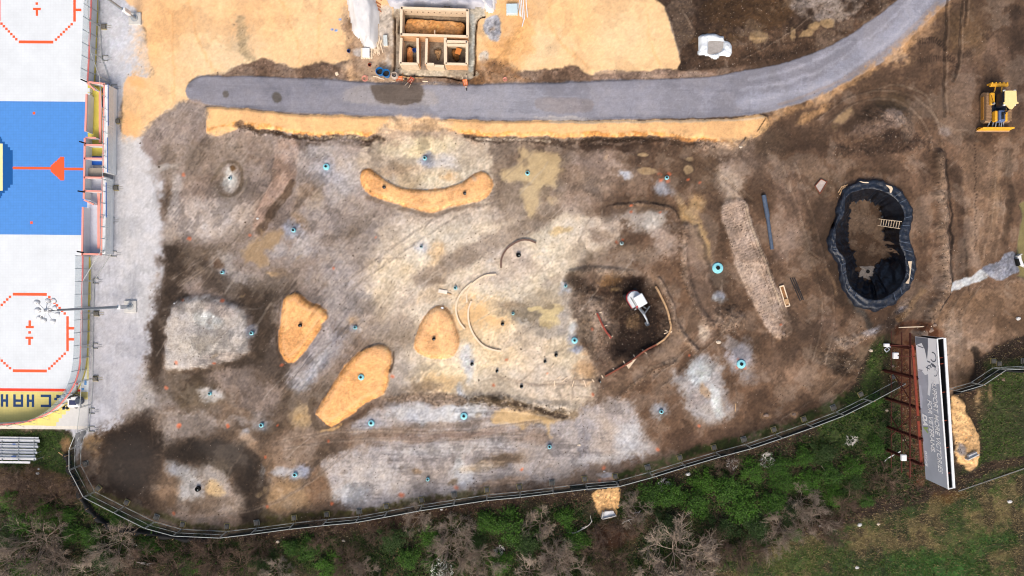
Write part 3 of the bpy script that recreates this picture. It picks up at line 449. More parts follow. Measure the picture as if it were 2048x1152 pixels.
# teal risers: bluish gravel collars
for (x,y,r) in [(653,334,16),(850,317,9),(587,461,12),(446,545,9),(911,576,7),(506,666,8),(524,850,12),(591,949,14),(1099,893,10),(1322,823,10),(1435,536,12),(1482,728,14),(1149,681,12),(743,846,12),(928,832,12),(1442,590,10)]:
    paint(ell(x,y,r,r*.9,0,.6,.8),(150,154,170),.6)
# ---- bottom: grass, thicket, verge
FENCE=[(176,858),(163,890),(163,930),(191,983),(250,1013),(310,1043),(365,1058),(455,1062),(515,1055),(590,1045),(655,1038),(720,1032),(775,1022),(845,1009),(910,999),(975,989),(1040,983),(1105,975),(1170,967),(1232,962),(1298,944),(1362,924),(1430,904),(1490,888),(1550,868),(1610,847),(1670,824),(1725,797),(1790,762)]
FENCE_R=[(1896,778),(1940,765),(1985,735),(2048,732),(2110,730)]
low=[(-400,856),(60,856),(140,858),(148,880),(150,930),(180,990),(240,1022),(300,1052),(365,1068),(455,1072),(590,1055),(720,1042),(845,1019),(975,999),(1105,985),(1232,972),(1298,954),(1430,914),(1550,878),(1670,834),(1710,760),(1740,700),(1760,680),(1800,690),(1850,800),(1900,790),(1940,780),(1960,720),(1990,690),(2060,665),(2400,640),(2400,1600),(-400,1600)]
paint(poly(low,8,.8,False),(54,42,32)); rough(poly(low,8,.8,False),1.6)
paint(stroke([(180,985),(250,1010),(365,1050),(455,1056),(590,1040),(720,1026),(845,1003),(975,982)],14,10,1.2),(78,74,40),.75,(NA,-.3,.4))
paint(stroke([(1240,955),(1362,915),(1490,878),(1610,836),(1700,790)],18,12,1.2),(58,74,32),.8,(NA,-.35,.4)); paint(stroke([(540,1035),(700,1025),(800,1010)],10,8,1.2),(92,86,46),.6,(NA,-.2,.4))
paint(poly([(0,856),(130,860),(140,900),(150,960),(90,945),(-200,950),(-200,856)],14,1.3),(52,68,30),.95); paint(ell(132,890,10,22,0,.5),(150,112,80),.8)
paint(poly([(-200,935),(60,935),(150,960),(180,1000),(250,1040),(200,1050),(100,990),(-200,1000)],20,1.5),(98,78,58),.8,(NB,-.4,.4))
paint(stroke([(150,945),(180,1000),(240,1034),(310,1058)],16,10,1),(70,98,34),.85,(NA,-.5,.4))
paint(poly([(300,1062),(460,1078),(480,1100),(380,1100),(280,1090)],14,1.2),(62,74,32),.7,(NB,-.2,.4))
paint(poly([(520,1060),(900,1010),(1150,990),(1200,1050),(1000,1060),(700,1080),(540,1100)],26,1.5),(66,48,36),.8)
# thicket floor, patchy
tm=poly([(-400,1010),(160,1010),(300,1080),(700,1070),(1000,1020),(1250,990),(1430,930),(1620,870),(1760,800),(1840,920),(1840,990),(1600,1060),(1430,1150),(1300,1260),(-400,1400)],30,1.5)
paint(tm,(48,50,28),.85,(NC,-.25,.4)); paint(tm,(52,66,26),.7,(NB,.05,.3))
paint(ell(1210,1000,34,34,0,.5,1),(92,72,54),.9); wet(ell(1210,985,20,10),.1)
sp=[(1186,985),(1236,975),(1238,1000),(1234,1032),(1205,1036),(1190,1010)]
paint(poly(sp,4,.8),(222,176,120)); height(poly(sp,16,.5),.15); rough(poly(sp,4,.8),1.6); paint(ell(1215,958,20,6,-5,.4),(190,150,130),.8); paint(ell(1212,950,16,6,-5,.4),(170,168,176),.8); paint(ell(1225,1075,50,34,0,.6,1.3),(70,44,30),.9)
# right grass wedge and field
paint(poly([(1720,760),(1760,685),(1800,690),(1810,760),(1840,900),(1780,950),(1700,900),(1640,860)],20,1.4),(58,72,34),.9); paint(ell(1790,760,30,80,-5,.6,1.3),(84,66,44),.6)
paint(poly([(1790,655),(1882,655),(1884,720),(1846,840),(1850,960),(1812,950),(1800,800)],8,1),(100,60,38),.85); paint(ell(1838,668,20,10),(130,120,112),.7)
paint(poly([(1960,760),(2000,720),(2300,700),(2300,930),(2000,960),(1900,960),(1960,900),(1955,830)],20,1.4),(60,68,36),.9); paint(ell(1945,800,30,60,-10,.6,1.3),(86,68,46),.7)
paint(stroke([(1958,740),(1945,770),(1940,790)],22,12,1),(66,48,34),.8)
paint(stroke([(1950,700),(1958,730),(1945,760)],12,8,1),(44,34,26),.85)
s2=[(1900,795),(1925,800),(1935,830),(1952,860),(1958,890),(1950,930),(1938,940),(1915,920),(1904,880)]
paint(poly(s2,4,1),(226,182,126)); height(poly(s2,14,.5),.3); rough(poly(s2,4,1),1.8); paint(ell(1918,895,14,8,50,.5),(128,124,128),.85); paint(ell(1957,800,6,26,5,.6),(196,160,116),.7,(NA,-.2,.3)); paint(ell(1980,785,5,16,0,.5),(150,120,86),.6)
field=[(2500,900),(2060,935),(1900,985),(1800,1020),(1650,1065),(1560,1090),(1470,1120),(1380,1180),(1300,1260),(1300,1800),(2600,1800)]
paint(poly(field,14,1.2),(64,76,38)); rough(poly(field,14,1.2),1.0)
paint(poly([(2500,880),(2060,925),(1900,975),(1780,1015),(1650,1055),(1560,1080),(1600,1060),(1780,990),(1900,955),(2060,905)],10,1),(52,38,28),.9)
fm=poly([(2300,930),(2060,960),(1900,1010),(1760,1050),(1700,1080),(1780,1130),(1860,1110),(2000,1060),(2300,1010)],40,2); paint(fm,(134,118,80),.85,(NB,-.15,.4)); paint(fm,(112,104,62),.55)
flm=poly(field,14,1.2); paint(flm,(104,92,60),.75,(NB,.02,.22)); paint(flm,(58,48,34),.7,(noise(PX,PY,26,420,4),.18,.16)); paint(flm,(40,56,28),.6,(noise(PX,PY,40,430,4),.15,.2)); paint(ell(1900,990,40,14,-15,.6,1.3),(100,66,28),.7); paint(ell(1860,1140,140,40,0,.6,1.5),(52,92,38),.85,(NC,-.2,.3)); paint(ell(1980,1090,60,20,-10,.6,1.5),(50,86,38),.8,(NB,-.1,.3)); paint(ell(1600,1120,90,26,-15,.6,1.5),(74,86,40),.6,(NB,-.2,.3))
paint(stroke([(1560,1078),(1500,1100),(1450,1130)],10,8,1),(70,110,28),.6,(NA,-.3,.4))
GRASSM=np.clip((COL[...,1]-COL[...,0])/12,0,1)
# ---- rink slab bed: keep the ground below the slab
rb=[(-600,-700),(178,-700),(192,0),(180,540),(174,856),(-600,848)]
m=poly(rb,1,0,False); paint(m,(150,150,150)); H[m[0]]=H[m[0]]*(1-m[1])-0.10*m[1]; rough(m,0)
# ---- building shell: trench, footing, earth cores
ft=[(788,22),(796,8),(955,10),(968,24),(968,33),(953,42),(952,110),(949,150),(940,158),(915,154),(890,152),(800,148),(790,120)]
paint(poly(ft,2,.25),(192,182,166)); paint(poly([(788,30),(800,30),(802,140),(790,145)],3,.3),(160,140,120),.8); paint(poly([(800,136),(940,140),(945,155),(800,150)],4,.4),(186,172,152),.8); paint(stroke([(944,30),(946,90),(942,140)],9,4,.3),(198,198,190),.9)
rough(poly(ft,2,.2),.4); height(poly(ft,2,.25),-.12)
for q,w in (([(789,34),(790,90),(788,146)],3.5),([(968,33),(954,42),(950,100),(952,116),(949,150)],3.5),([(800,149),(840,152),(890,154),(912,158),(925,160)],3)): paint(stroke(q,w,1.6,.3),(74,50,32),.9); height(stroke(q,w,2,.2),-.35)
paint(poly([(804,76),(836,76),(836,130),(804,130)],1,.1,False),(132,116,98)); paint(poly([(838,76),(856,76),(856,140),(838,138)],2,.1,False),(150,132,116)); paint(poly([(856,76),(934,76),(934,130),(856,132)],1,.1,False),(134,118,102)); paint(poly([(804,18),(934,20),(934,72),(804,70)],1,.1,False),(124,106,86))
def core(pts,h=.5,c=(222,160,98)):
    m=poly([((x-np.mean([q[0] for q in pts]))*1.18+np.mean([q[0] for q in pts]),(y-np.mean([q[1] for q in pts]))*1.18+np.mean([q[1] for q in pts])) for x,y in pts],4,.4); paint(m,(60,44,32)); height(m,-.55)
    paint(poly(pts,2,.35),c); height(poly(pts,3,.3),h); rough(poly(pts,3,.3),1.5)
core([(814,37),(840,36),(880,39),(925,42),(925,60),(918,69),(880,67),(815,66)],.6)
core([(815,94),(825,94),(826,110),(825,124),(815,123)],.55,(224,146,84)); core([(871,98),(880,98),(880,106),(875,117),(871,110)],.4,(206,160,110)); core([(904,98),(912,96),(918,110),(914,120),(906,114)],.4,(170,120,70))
# ---- pit for the pool
inner=[(1706,384),(1735,377),(1763,382),(1789,396),(1803,413),(1808,436),(1799,465),(1800,490),(1810,513),(1811,545),(1803,568),(1786,585),(1763,598),(1740,599),(1717,588),(1697,565),(1692,536),(1677,513),(1667,490),(1672,462),(1687,433),(1690,404)]
inner=[(1620+a/3.492,330+b_/3.492) for a,b_ in [(320,185),(400,165),(490,178),(570,215),(640,290),(657,370),(626,460),(628,550),(662,640),(668,750),(640,830),(580,890),(500,935),(430,940),(345,905),(272,825),(250,720),(240,650),(185,575),(178,500),(186,420),(235,350),(245,250),(280,200),(300,190)]]; inner=[(1024+(x-1024)*.9926,576+(y-576)*.9926) for x,y in inner]; cq=np.mean(inner,axis=0); inner=[(x+4*(x-cq[0])/math.hypot(x-cq[0],y-cq[1]),y+4*(y-cq[1])/math.hypot(x-cq[0],y-cq[1])) for x,y in inner]; m=poly(inner,1.5,0); PITZ=-2.4; paint(m,(84,66,53)); H[m[0]]=H[m[0]]*(1-m[1])+PITZ*m[1]; rough(poly(inner,2,0),.5); wet(poly(inner,2,0),0)
# ---- large-scale and fine tonal variation: lighter centre, slightly darker right side
SANDM=np.clip((COL[...,0]-222)/14,0,1)*np.clip((COL[...,2]-112)/14,0,1)
LOWQ=np.zeros(X.shape); q=poly(low,8,.8,False); LOWQ[q[0]]=q[1]
soil=(1-np.clip(WET,0,1)*.7)*(1-.55*SANDM)
ROADM=np.zeros(X.shape); ROADM[rm[0]]=rm[1]
YD=np.zeros(X.shape); q=poly(yard,12,.7); YD[q[0]]=q[1]
soil=soil*(1-.6*ROADM)*(1-.55*YD)
cl1=noise(WX,WY,48,301,5); cl2=noise(WX,WY,19,305,4); cl3=noise(WX,WY,110,309,4); stk=stA*STREAK_A+stH*STREAK_H+.6*stV*STREAK_V
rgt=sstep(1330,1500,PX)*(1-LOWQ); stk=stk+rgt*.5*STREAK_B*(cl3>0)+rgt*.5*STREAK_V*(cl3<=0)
pale_=sstep(.06,.2,cl1+.22*cl2+.3*DIS*.5+.35*stk)*soil; dark_=sstep(.06,.2,-cl1+.22*cl2-.15*DIS-.35*stk)*soil
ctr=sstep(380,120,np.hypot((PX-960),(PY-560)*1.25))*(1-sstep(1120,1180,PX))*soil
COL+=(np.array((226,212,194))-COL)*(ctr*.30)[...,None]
COL+=(np.array((196,184,174))-COL)*(pale_*.16*(1-LOWQ)*(1-SANDM))[...,None]
COL*=(1-.15*dark_*(1-.6*ctr))[...,None]
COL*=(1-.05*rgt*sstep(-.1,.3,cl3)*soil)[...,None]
mott=noise(PX,PY,5,70,2); fine=noise(PX,PY,2.2,77,1); big=noise(PX,PY,45,80,4); speck=noise(PX,PY,1.9,99,1)
lum=1+soil*(.06*big+.09*mott+.11*fine+.10*noise(PX,PY,14,83,4)+.085*stA*STREAK_A+.055*stH*STREAK_H+.045*stV*STREAK_V)
lum*=1+soil*np.clip(ROUGHM-.3,0,1.5)*(.07*mott+.06*fine)
lum+=np.where(speck>.82,.16,0)*np.clip(ROUGHM,0,1)*soil-np.where(speck<-.84,.14,0)*np.clip(ROUGHM,0,1)*soil
COL*=lum[...,None]
mulch=np.clip((COL[...,0]-COL[...,2]-75)/20,0,1)*(COL[...,0]>170); kk=((1-SANDM)*(1-LOWQ)*(1-mulch)*(1-ROADM))[...,None]; mid=COL.mean(-1,keepdims=True); COL+=kk*(.13*(mid-138))
hue=noise(PX,PY,16,120,3)*soil
COL[...,0]*=1+.02*hue; COL[...,2]*=1-.035*hue
gg=noise(PX,PY,4,130,3); COL[...,1]*=1+GRASSM*.12*gg; COL*= (1+GRASSM*.26*noise(PX,PY,3.4,140,3)+GRASSM*.16*noise(PX,PY,14,143,3))[...,None]
wq=(1-YD)*(1-ROADM)*(1-LOWQ); COL[...,1]*=1+.002*wq-.014*SANDM; COL[...,2]*=1-.018*wq
COL=np.clip(COL,8,252)
Hn=(.045*noise(PX,PY,6,150,2)+.05*noise(PX,PY,18,151,3)+.02*noise(PX,PY,2.5,152,1))*np.clip(ROUGHM,.08,3)*soil+.05*big*np.clip(ROUGHM,0,1)
H+=Hn
H+=soil*(stA*.006*STREAK_A)
del Hn
# ---- mesh
def np_mesh(name, verts, faces, mat, smooth=False):
    me=bpy.data.meshes.new(name); k=faces.shape[1]
    me.vertices.add(len(verts)); me.vertices.foreach_set('co',verts.astype(np.float32).ravel())
    me.loops.add(faces.size); me.loops.foreach_set('vertex_index',faces.astype(np.int32).ravel())
    me.polygons.add(len(faces)); me.polygons.foreach_set('loop_start',np.arange(0,faces.size,k,dtype=np.int32))
    me.polygons.foreach_set('loop_total',np.full(len(faces),k,dtype=np.int32))
    if smooth: me.polygons.foreach_set('use_smooth',np.ones(len(faces),dtype=bool))
    me.update(calc_edges=True); me.materials.append(mat); return me
def color_attr(me,name,rgb):
    a=me.color_attributes.new(name,'FLOAT_COLOR','POINT'); n=len(me.vertices); arr=np.ones((n,4),np.float32); arr[:,:3]=rgb; a.data.foreach_set('color',arr.ravel())
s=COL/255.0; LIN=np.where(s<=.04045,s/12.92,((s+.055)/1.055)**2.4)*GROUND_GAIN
def mat_ground():
    m=bpy.data.materials.new('ground'); m.use_nodes=True; n=m.node_tree.nodes; l=m.node_tree.links; b=n['Principled BSDF']
    a=n.new('ShaderNodeAttribute'); a.attribute_name='soil'; w=n.new('ShaderNodeAttribute'); w.attribute_name='wet'
    sep=n.new('ShaderNodeSeparateColor'); l.new(w.outputs['Color'],sep.inputs[0])
    tc=n.new('ShaderNodeTexCoord'); no=n.new('ShaderNodeTexNoise'); no.inputs['Scale'].default_value=9; no.inputs['Detail'].default_value=6; no.inputs['Roughness'].default_value=.7
    l.new(tc.outputs['Object'],no.inputs['Vector'])
    vo=n.new('ShaderNodeTexVoronoi'); vo.inputs['Scale'].default_value=14; l.new(tc.outputs['Object'],vo.inputs['Vector'])
    mr=n.new('ShaderNodeMapRange'); mr.inputs[1].default_value=.25; mr.inputs[2].default_value=.75; mr.inputs[3].default_value=.86; mr.inputs[4].default_value=1.14; l.new(no.outputs[0],mr.inputs[0])
    mx=n.new('ShaderNodeMix'); mx.data_type='RGBA'; mx.blend_type='MULTIPLY'; mx.inputs[0].default_value=1
    l.new(a.outputs['Color'],mx.inputs[6]); l.new(mr.outputs[0],mx.inputs[7]); l.new(mx.outputs[2],b.inputs['Base Color'])
    r=n.new('ShaderNodeMapRange'); r.inputs[3].default_value=.95; r.inputs[4].default_value=.22; l.new(sep.outputs[0],r.inputs[0]); l.new(r.outputs[0],b.inputs['Roughness'])
    bp=n.new('ShaderNodeBump'); bp.inputs['Strength'].default_value=.5; bp.inputs['Distance'].default_value=.05; l.new(no.outputs[0],bp.inputs['Height'])
    st=n.new('ShaderNodeMath'); st.operation='MULTIPLY'; st.inputs[1].default_value=.6; l.new(sep.outputs[1],st.inputs[0]); l.new(st.outputs[0],bp.inputs['Strength']); l.new(bp.outputs[0],b.inputs['Normal'])
    b.inputs['Specular IOR Level'].default_value=.3
    return m
H[(np.abs(X)>55.5)|(np.abs(Y)>32.5)]=0
idx=np.arange(nx*ny).reshape(ny,nx)
F=np.stack([idx[:-1,:-1],idx[:-1,1:],idx[1:,1:],idx[1:,:-1]],-1).reshape(-1,4)
gme=np_mesh('ground',np.stack([X,Y,H],-1).reshape(-1,3),F,mat_ground(),True)
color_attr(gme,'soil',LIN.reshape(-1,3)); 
wr=np.stack([np.clip(WET,0,1),np.clip(ROUGHM,0,1)*(1-np.clip(WET,0,1)),WET*0],-1).reshape(-1,3); color_attr(gme,'wet',wr)
go=bpy.data.objects.new('ground',gme); C.objects.link(go); go['kind']='structure'
def gz(x,y):
    i=min(max(int(np.searchsorted(GX,x)),0),nx-1); j=min(max(int(np.searchsorted(GY,y)),0),ny-1); return float(H[j,i])
def gpx(px,py): return gz((px-1024)*S,(576-py)*S)
# ------------------------------------------------------------------ builders
class MB:
    def __init__(s): s.v=[]; s.f=[]; s.cuts=[]
    def add(s,vs,fs):
        s.cuts.append((len(s.v),len(s.f))); o=len(s.v); s.v+=[tuple(v) for v in vs]; s.f+=[tuple(i+o for i in f) for f in fs]; return s
    def box(s,c,size,rz=0,rot=None,bev=0):
        hx,hy,hz=[k/2 for k in size]; c=Vector(c); M=rot if rot is not None else Matrix.Rotation(rz,3,'Z')
        if bev<=0:
            vs=[c+M@Vector((x*hx,y*hy,z*hz)) for z in(-1,1) for y in(-1,1) for x in(-1,1)]
            return s.add(vs,[(0,2,3,1),(4,5,7,6),(0,1,5,4),(2,6,7,3),(0,4,6,2),(1,3,7,5)])
        b=min(bev,hx*.9,hy*.9,hz*.9); r0=[(-hx+b,-hy),(hx-b,-hy),(hx,-hy+b),(hx,hy-b),(hx-b,hy),(-hx+b,hy),(-hx,hy-b),(-hx,-hy+b)]
        sh=lambda k:[(x*(1-b*k/hx),y*(1-b*k/hy)) for x,y in r0]
        L=[(sh(1),-hz),(r0,-hz+b),(r0,hz-b),(sh(1),hz)]; vs=[c+M@Vector((x,y,z)) for r,z in L for x,y in r]; fs=[tuple(range(7,-1,-1)),tuple(range(24,32))]
        for k in range(3): fs+=[(k*8+i,k*8+(i+1)%8,k*8+8+(i+1)%8,k*8+8+i) for i in range(8)]
        return s.add(vs,fs)
    def tube(s,a,b,r0,r1=None,n=8,cap=True):
        a=Vector(a);b=Vector(b); r1=r0 if r1 is None else r1; d=(b-a)
        if d.length<1e-6: return s
        d.normalize(); u=d.orthogonal().normalized(); w=d.cross(u)
        vs=[p+(u*math.cos(2*math.pi*i/n)+w*math.sin(2*math.pi*i/n))*r for p,r in((a,r0),(b,r1)) for i in range(n)]
        fs=[(i,(i+1)%n,n+(i+1)%n,n+i) for i in range(n)]
        if cap: fs+=[tuple(range(n-1,-1,-1)),tuple(range(n,2*n))]
        return s.add(vs,fs)
    def pipe(s,pts,r,n=6):
        for a,b in zip(pts[:-1],pts[1:]): s.tube(a,b,r,n=n)
        return s
    def prism(s,pts,z0,z1,top=None):
        n=len(pts); t=top or pts; vs=[(x,y,z0) for x,y in pts]+[(x,y,z1) for x,y in t]
        return s.add(vs,[tuple(range(n-1,-1,-1)),tuple(range(n,2*n))]+[(i,(i+1)%n,n+(i+1)%n,n+i) for i in range(n)])
    def loft(s,rings,close=True):
        n=len(rings[0]); vs=[p for r in rings for p in r]; fs=[]
        for k in range(len(rings)-1):
            for i in range(n if close else n-1): fs.append((k*n+i,k*n+(i+1)%n,(k+1)*n+(i+1)%n,(k+1)*n+i))
        return s.add(vs,fs)
    def lathe(s,c,prof,n=16,axis=None):
        c=Vector(c); M=axis if axis is not None else Matrix.Identity(3)
        return s.loft([[c+M@Vector((r*math.cos(2*math.pi*i/n),r*math.sin(2*math.pi*i/n),z)) for i in range(n)] for r,z in prof])
    def rect(s,pts,z): return s.add([(x,y,z) for x,y in pts],[tuple(range(len(pts)))])
    def ribbon(s,pts,z0,z1,t,off=0):
        """wall along a list of (x,y)"""
        L=[];R_=[]
        for i,p in enumerate(pts):
            a=Vector(pts[max(i-1,0)]);b=Vector(pts[min(i+1,len(pts)-1)]); d=(b-a).normalized(); nn=Vector((-d.y,d.x)); p=Vector(p)
            L.append(p+nn*(t/2+off)); R_.append(p+nn*(-t/2+off))
        n=len(pts); vs=[(q.x,q.y,z) for z in(z0,z1) for S_ in(L,R_) for q in S_]
        fs=[]
        for i in range(n-1): fs+=[(i,i+1,2*n+i+1,2*n+i),(n+i+1,n+i,3*n+i,3*n+i+1),(2*n+i,2*n+i+1,3*n+i+1,3*n+i),(i+1,i,n+i,n+i+1)]
        fs+=[(0,2*n,3*n,n),(n-1,2*n-1,4*n-1,3*n-1)]
        return s.add(vs,fs)
    def each(s,name,mat,parent,k=1,smooth=False):
        cs=s.cuts[::k]+[(len(s.v),len(s.f))]; out=[]
        for (v0,f0),(v1,f1) in zip(cs[:-1],cs[1:]):
            m=MB(); m.v=s.v[v0:v1]; m.f=[tuple(i-v0 for i in f) for f in s.f[f0:f1]]; out.append(m.done(name,mat,parent,smooth))
        return out
    def done(s,name,mat,parent=None,smooth=False,loc=None):
        me=bpy.data.meshes.new(name); vs=s.v
        if parent is not None: o0=parent.location; vs=[(x-o0.x,y-o0.y,z-o0.z) for x,y,z in vs] if not parent.get('local') else vs
        elif loc is not None: vs=[(x-loc[0],y-loc[1],z-loc[2]) for x,y,z in vs]
        me.from_pydata([tuple(v) for v in vs],[],s.f); me.update()
        for m in (mat if isinstance(mat,(list,tuple)) else [mat]): me.materials.append(m)
        if smooth: me.polygons.foreach_set('use_smooth',[True]*len(me.polygons))
        ob=bpy.data.objects.new(name,me); C.objects.link(ob)
        if parent is not None: ob.parent=parent
        elif loc is not None: ob.location=loc
        return ob
def tag(o,label,cat,group=None,kind=None):
    if label: o['label']=label
    if cat: o['category']=cat
    if group: o['group']=group
    if kind: o['kind']=kind
    return o
def thing(name,label,cat,loc,rz=0,group=None,local=False):
    o=bpy.data.objects.new(name,None); o.empty_display_size=.2; C.objects.link(o); o.location=loc; o.rotation_euler=(0,0,rz)
    if local or rz: o['local']=1
    return tag(o,label,cat,group)
def copy_thing(o,loc,rz,label,sc=1.0,name=None,group=None):
    c=o.copy(); C.objects.link(c); c.location=loc; c.rotation_euler=(0,0,rz); c.scale=(sc,)*3 if not isinstance(sc,tuple) else sc
    if label: c['label']=label
    if group: c['group']=group
    for ch in list(o.children):
        d=ch.copy(); C.objects.link(d); d.parent=c
        for g in list(ch.children):
            e=g.copy(); C.objects.link(e); e.parent=d
    return c
MG=0.8
_m={}
def mat(name,c,rough=.8,metal=0,var=.10,scale=3,bump=0,alpha=None,spec=.4,stretch=None,emit=None):
    if name in _m: return _m[name]
    m=bpy.data.materials.new(name); m.use_nodes=True; n=m.node_tree.nodes; l=m.node_tree.links; b=n['Principled BSDF']
    L=[k*MG for k in lin(c)]
    tc=n.new('ShaderNodeTexCoord'); no=n.new('ShaderNodeTexNoise'); no.inputs['Scale'].default_value=scale; no.inputs['Detail'].default_value=5; no.inputs['Roughness'].default_value=.65
    if stretch:
        mp=n.new('ShaderNodeMapping'); mp.inputs['Scale'].default_value=stretch; l.new(tc.outputs['Object'],mp.inputs[0]); l.new(mp.outputs[0],no.inputs['Vector'])
    else: l.new(tc.outputs['Object'],no.inputs['Vector'])
    cr=n.new('ShaderNodeValToRGB'); cr.color_ramp.elements[0].position=.25; cr.color_ramp.elements[1].position=.75
    cr.color_ramp.elements[0].color=[max(k*(1-var*1.6),0) for k in L]+[1]; cr.color_ramp.elements[1].color=[min(k*(1+var),.9) for k in L]+[1]
    l.new(no.outputs[0],cr.inputs[0]); l.new(cr.outputs[0],b.inputs['Base Color'])
    b.inputs['Roughness'].default_value=rough; b.inputs['Metallic'].default_value=metal; b.inputs['Specular IOR Level'].default_value=spec
    if bump:
        bp=n.new('ShaderNodeBump'); bp.inputs['Strength'].default_value=.6; bp.inputs['Distance'].default_value=bump; l.new(no.outputs[0],bp.inputs['Height']); l.new(bp.outputs[0],b.inputs['Normal'])
    if alpha is not None: b.inputs['Alpha'].default_value=alpha
    _m[name]=m; return m
def xy(px,py,h=0): p=P(px,py,h); return (p.x,p.y)
def G(px,py,dz=0):
    """point on the ground under a photo pixel"""
    z=gpx(px,py); return Vector(((px-1024)*S,(576-py)*S,z+dz))
def cat2(pts,n=5,closed=False): return [(float(a),float(b)) for a,b in catmull(pts,closed,n)]
def ordn(k):
    w=['first','second','third','fourth','fifth','sixth','seventh','eighth','ninth','tenth','eleventh','twelfth','thirteenth','fourteenth','fifteenth','sixteenth','seventeenth','eighteenth','nineteenth','twentieth']
    if k<=20: return w[k-1]
    if k==30: return 'thirtieth'
    if k==40: return 'fortieth'
    if k==50: return 'fiftieth'
    return {2:'twenty',3:'thirty',4:'forty',5:'fifty'}[k//10]+'-'+w[k%10-1]
WOOD=mat('pale_timber',(246,222,190),.75,var=.12,scale=6,stretch=(1,6,1))
WOOD2=mat('weathered_timber',(196,160,120),.85,var=.2,scale=6)
WOODR=mat('wet_red_timber',(130,72,52),.8,var=.2,scale=5)
PLY=mat('plywood',(226,178,132),.8,var=.14,scale=4)
PLY2=mat('plywood_cream',(228,206,176),.8,var=.12,scale=4)
CONC=mat('concrete',(206,204,198),.9,var=.12,scale=4,bump=.02)
CONCD=mat('dirty_concrete',(120,116,108),.9,var=.2,scale=6,bump=.02)
WHITE=mat('white_paint',(236,239,240),.55,var=.05,scale=1.5)
STEEL=mat('galvanised_steel',(186,190,192),.45,.35,var=.08)
DARK=mat('black_rubber',(34,34,36),.7,var=.2)
BLACK=mat('black_hole',(12,12,13),.9,var=.1)
PINK=mat('salmon_rail',(255,168,152),.5,var=.05)
CORAL=mat('coral_rail',(250,132,120),.5,var=.05)
TEAL=mat('teal_pvc',(146,222,232),.4,var=.08)
BLUEP=mat('blue_plastic',(36,120,190),.4,var=.08)
RUST=mat('rust_red_steel',(96,44,32),.75,.1,var=.25,scale=3)
RUSTO=mat('orange_red_steel',(150,66,46),.7,.1,var=.15,scale=3)
YEL=mat('machine_yellow',(240,172,40),.4,var=.08,scale=2)
# ------------------------------------------------------------------ rink
TILE_B=mat('blue_tile',(84,150,226),.5,var=.05,scale=2); NAVY=mat('navy_tile',(0,86,158),.5,var=.05)
REDT=mat('orange_red_tile',(255,98,48),.5,var=.04); YTILE=mat('yellow_tile',(240,222,132),.55,var=.08,scale=.6); CREAM=mat('cream_tile',(252,236,176),.55,var=.04); GREYT=mat('grey_slab',(214,213,210),.7,var=.05); LBLUE=mat('light_blue_tile',(90,160,226),.5)
def tile_grid(m,strength=.06):
    n=m.node_tree.nodes; l=m.node_tree.links; b=n['Principled BSDF']; src=b.inputs['Base Color'].links[0].from_socket
    tc=n.new('ShaderNodeTexCoord'); br=n.new('ShaderNodeTexBrick'); br.offset=0; br.inputs['Scale'].default_value=1; br.inputs['Brick Width'].default_value=.265; br.inputs['Row Height'].default_value=.265; br.inputs['Mortar Size'].default_value=.018
    br.inputs['Color1'].default_value=(1,1,1,1); br.inputs['Color2'].default_value=(.97,.97,.97,1); br.inputs['Mortar'].default_value=(1-strength*2.5,)*3+(1,)
    mx=n.new('ShaderNodeMix'); mx.data_type='RGBA'; mx.blend_type='MULTIPLY'; mx.inputs[0].default_value=1
    l.new(tc.outputs['Object'],br.inputs[0]); l.new(src,mx.inputs[6]); l.new(br.outputs[0],mx.inputs[7]); l.new(mx.outputs[2],b.inputs['Base Color'])
WTILE=mat('white_tile',(230,236,239),.5,var=.06,scale=.5); tile_grid(WTILE,.025); tile_grid(TILE_B,.045); tile_grid(YTILE,.03)
SZ=0.03
slab=[(-700,-800),(182,-800),(193,0),(187,300),(181,540),(177,800),(174,858),(140,857),(60,855),(-700,846)]
b=MB(); b.prism([xy(*p) for p in slab][::-1],-.35,SZ); rf=b.done('rink_floor',WTILE); rf['kind']='structure'
def q4(b,x0,y0,x1,y1,z):
    """tile rectangle; rows and columns follow the slight skew of the rink"""
    f=lambda x,y:((x-.0112*(y-336))-1024)*S if False else (x-1024)*S
    pts=[(x0,y0),(x1,y0),(x1,y1),(x0,y1)]
    b.rect([((x-1024)*S,(576-(y+.008*(x-80)))*S) for x,y in pts[::-1]],z)
def marks(name,m,rects,z): 
    b=MB(); [q4(b,*r,z) for r in rects]; return b.done(name,m,rf)
marks('blue_zone',TILE_B,[(-700,203,178,469.5)],SZ+.004)
# yellow end with a stepped fade to bare slab
yr=[]; gr=[(100,783,178,857)]
for k in range(9): yr.append((-700 if k==0 else 88,783+k*8,150-k*5-6*(k>3)*(k-3),783+(k+1)*8))
b=MB(); q4(b,-700,783,92,851,SZ+.0042); 
for k in range(9): q4(b,92,783+k*7.6,[176,176,160,152,140,132,124,118,113][k],783+(k+1)*7.6,SZ+.0042)
b.done('yellow_end_zone',YTILE,rf)
marks('bare_slab_corner',GREYT,[(88,783,176,858)],SZ+.002)
marks('pale_edge',mat('pale_edge',(228,222,210),.7),[(-700,851.5,175,858)],SZ+.0056)
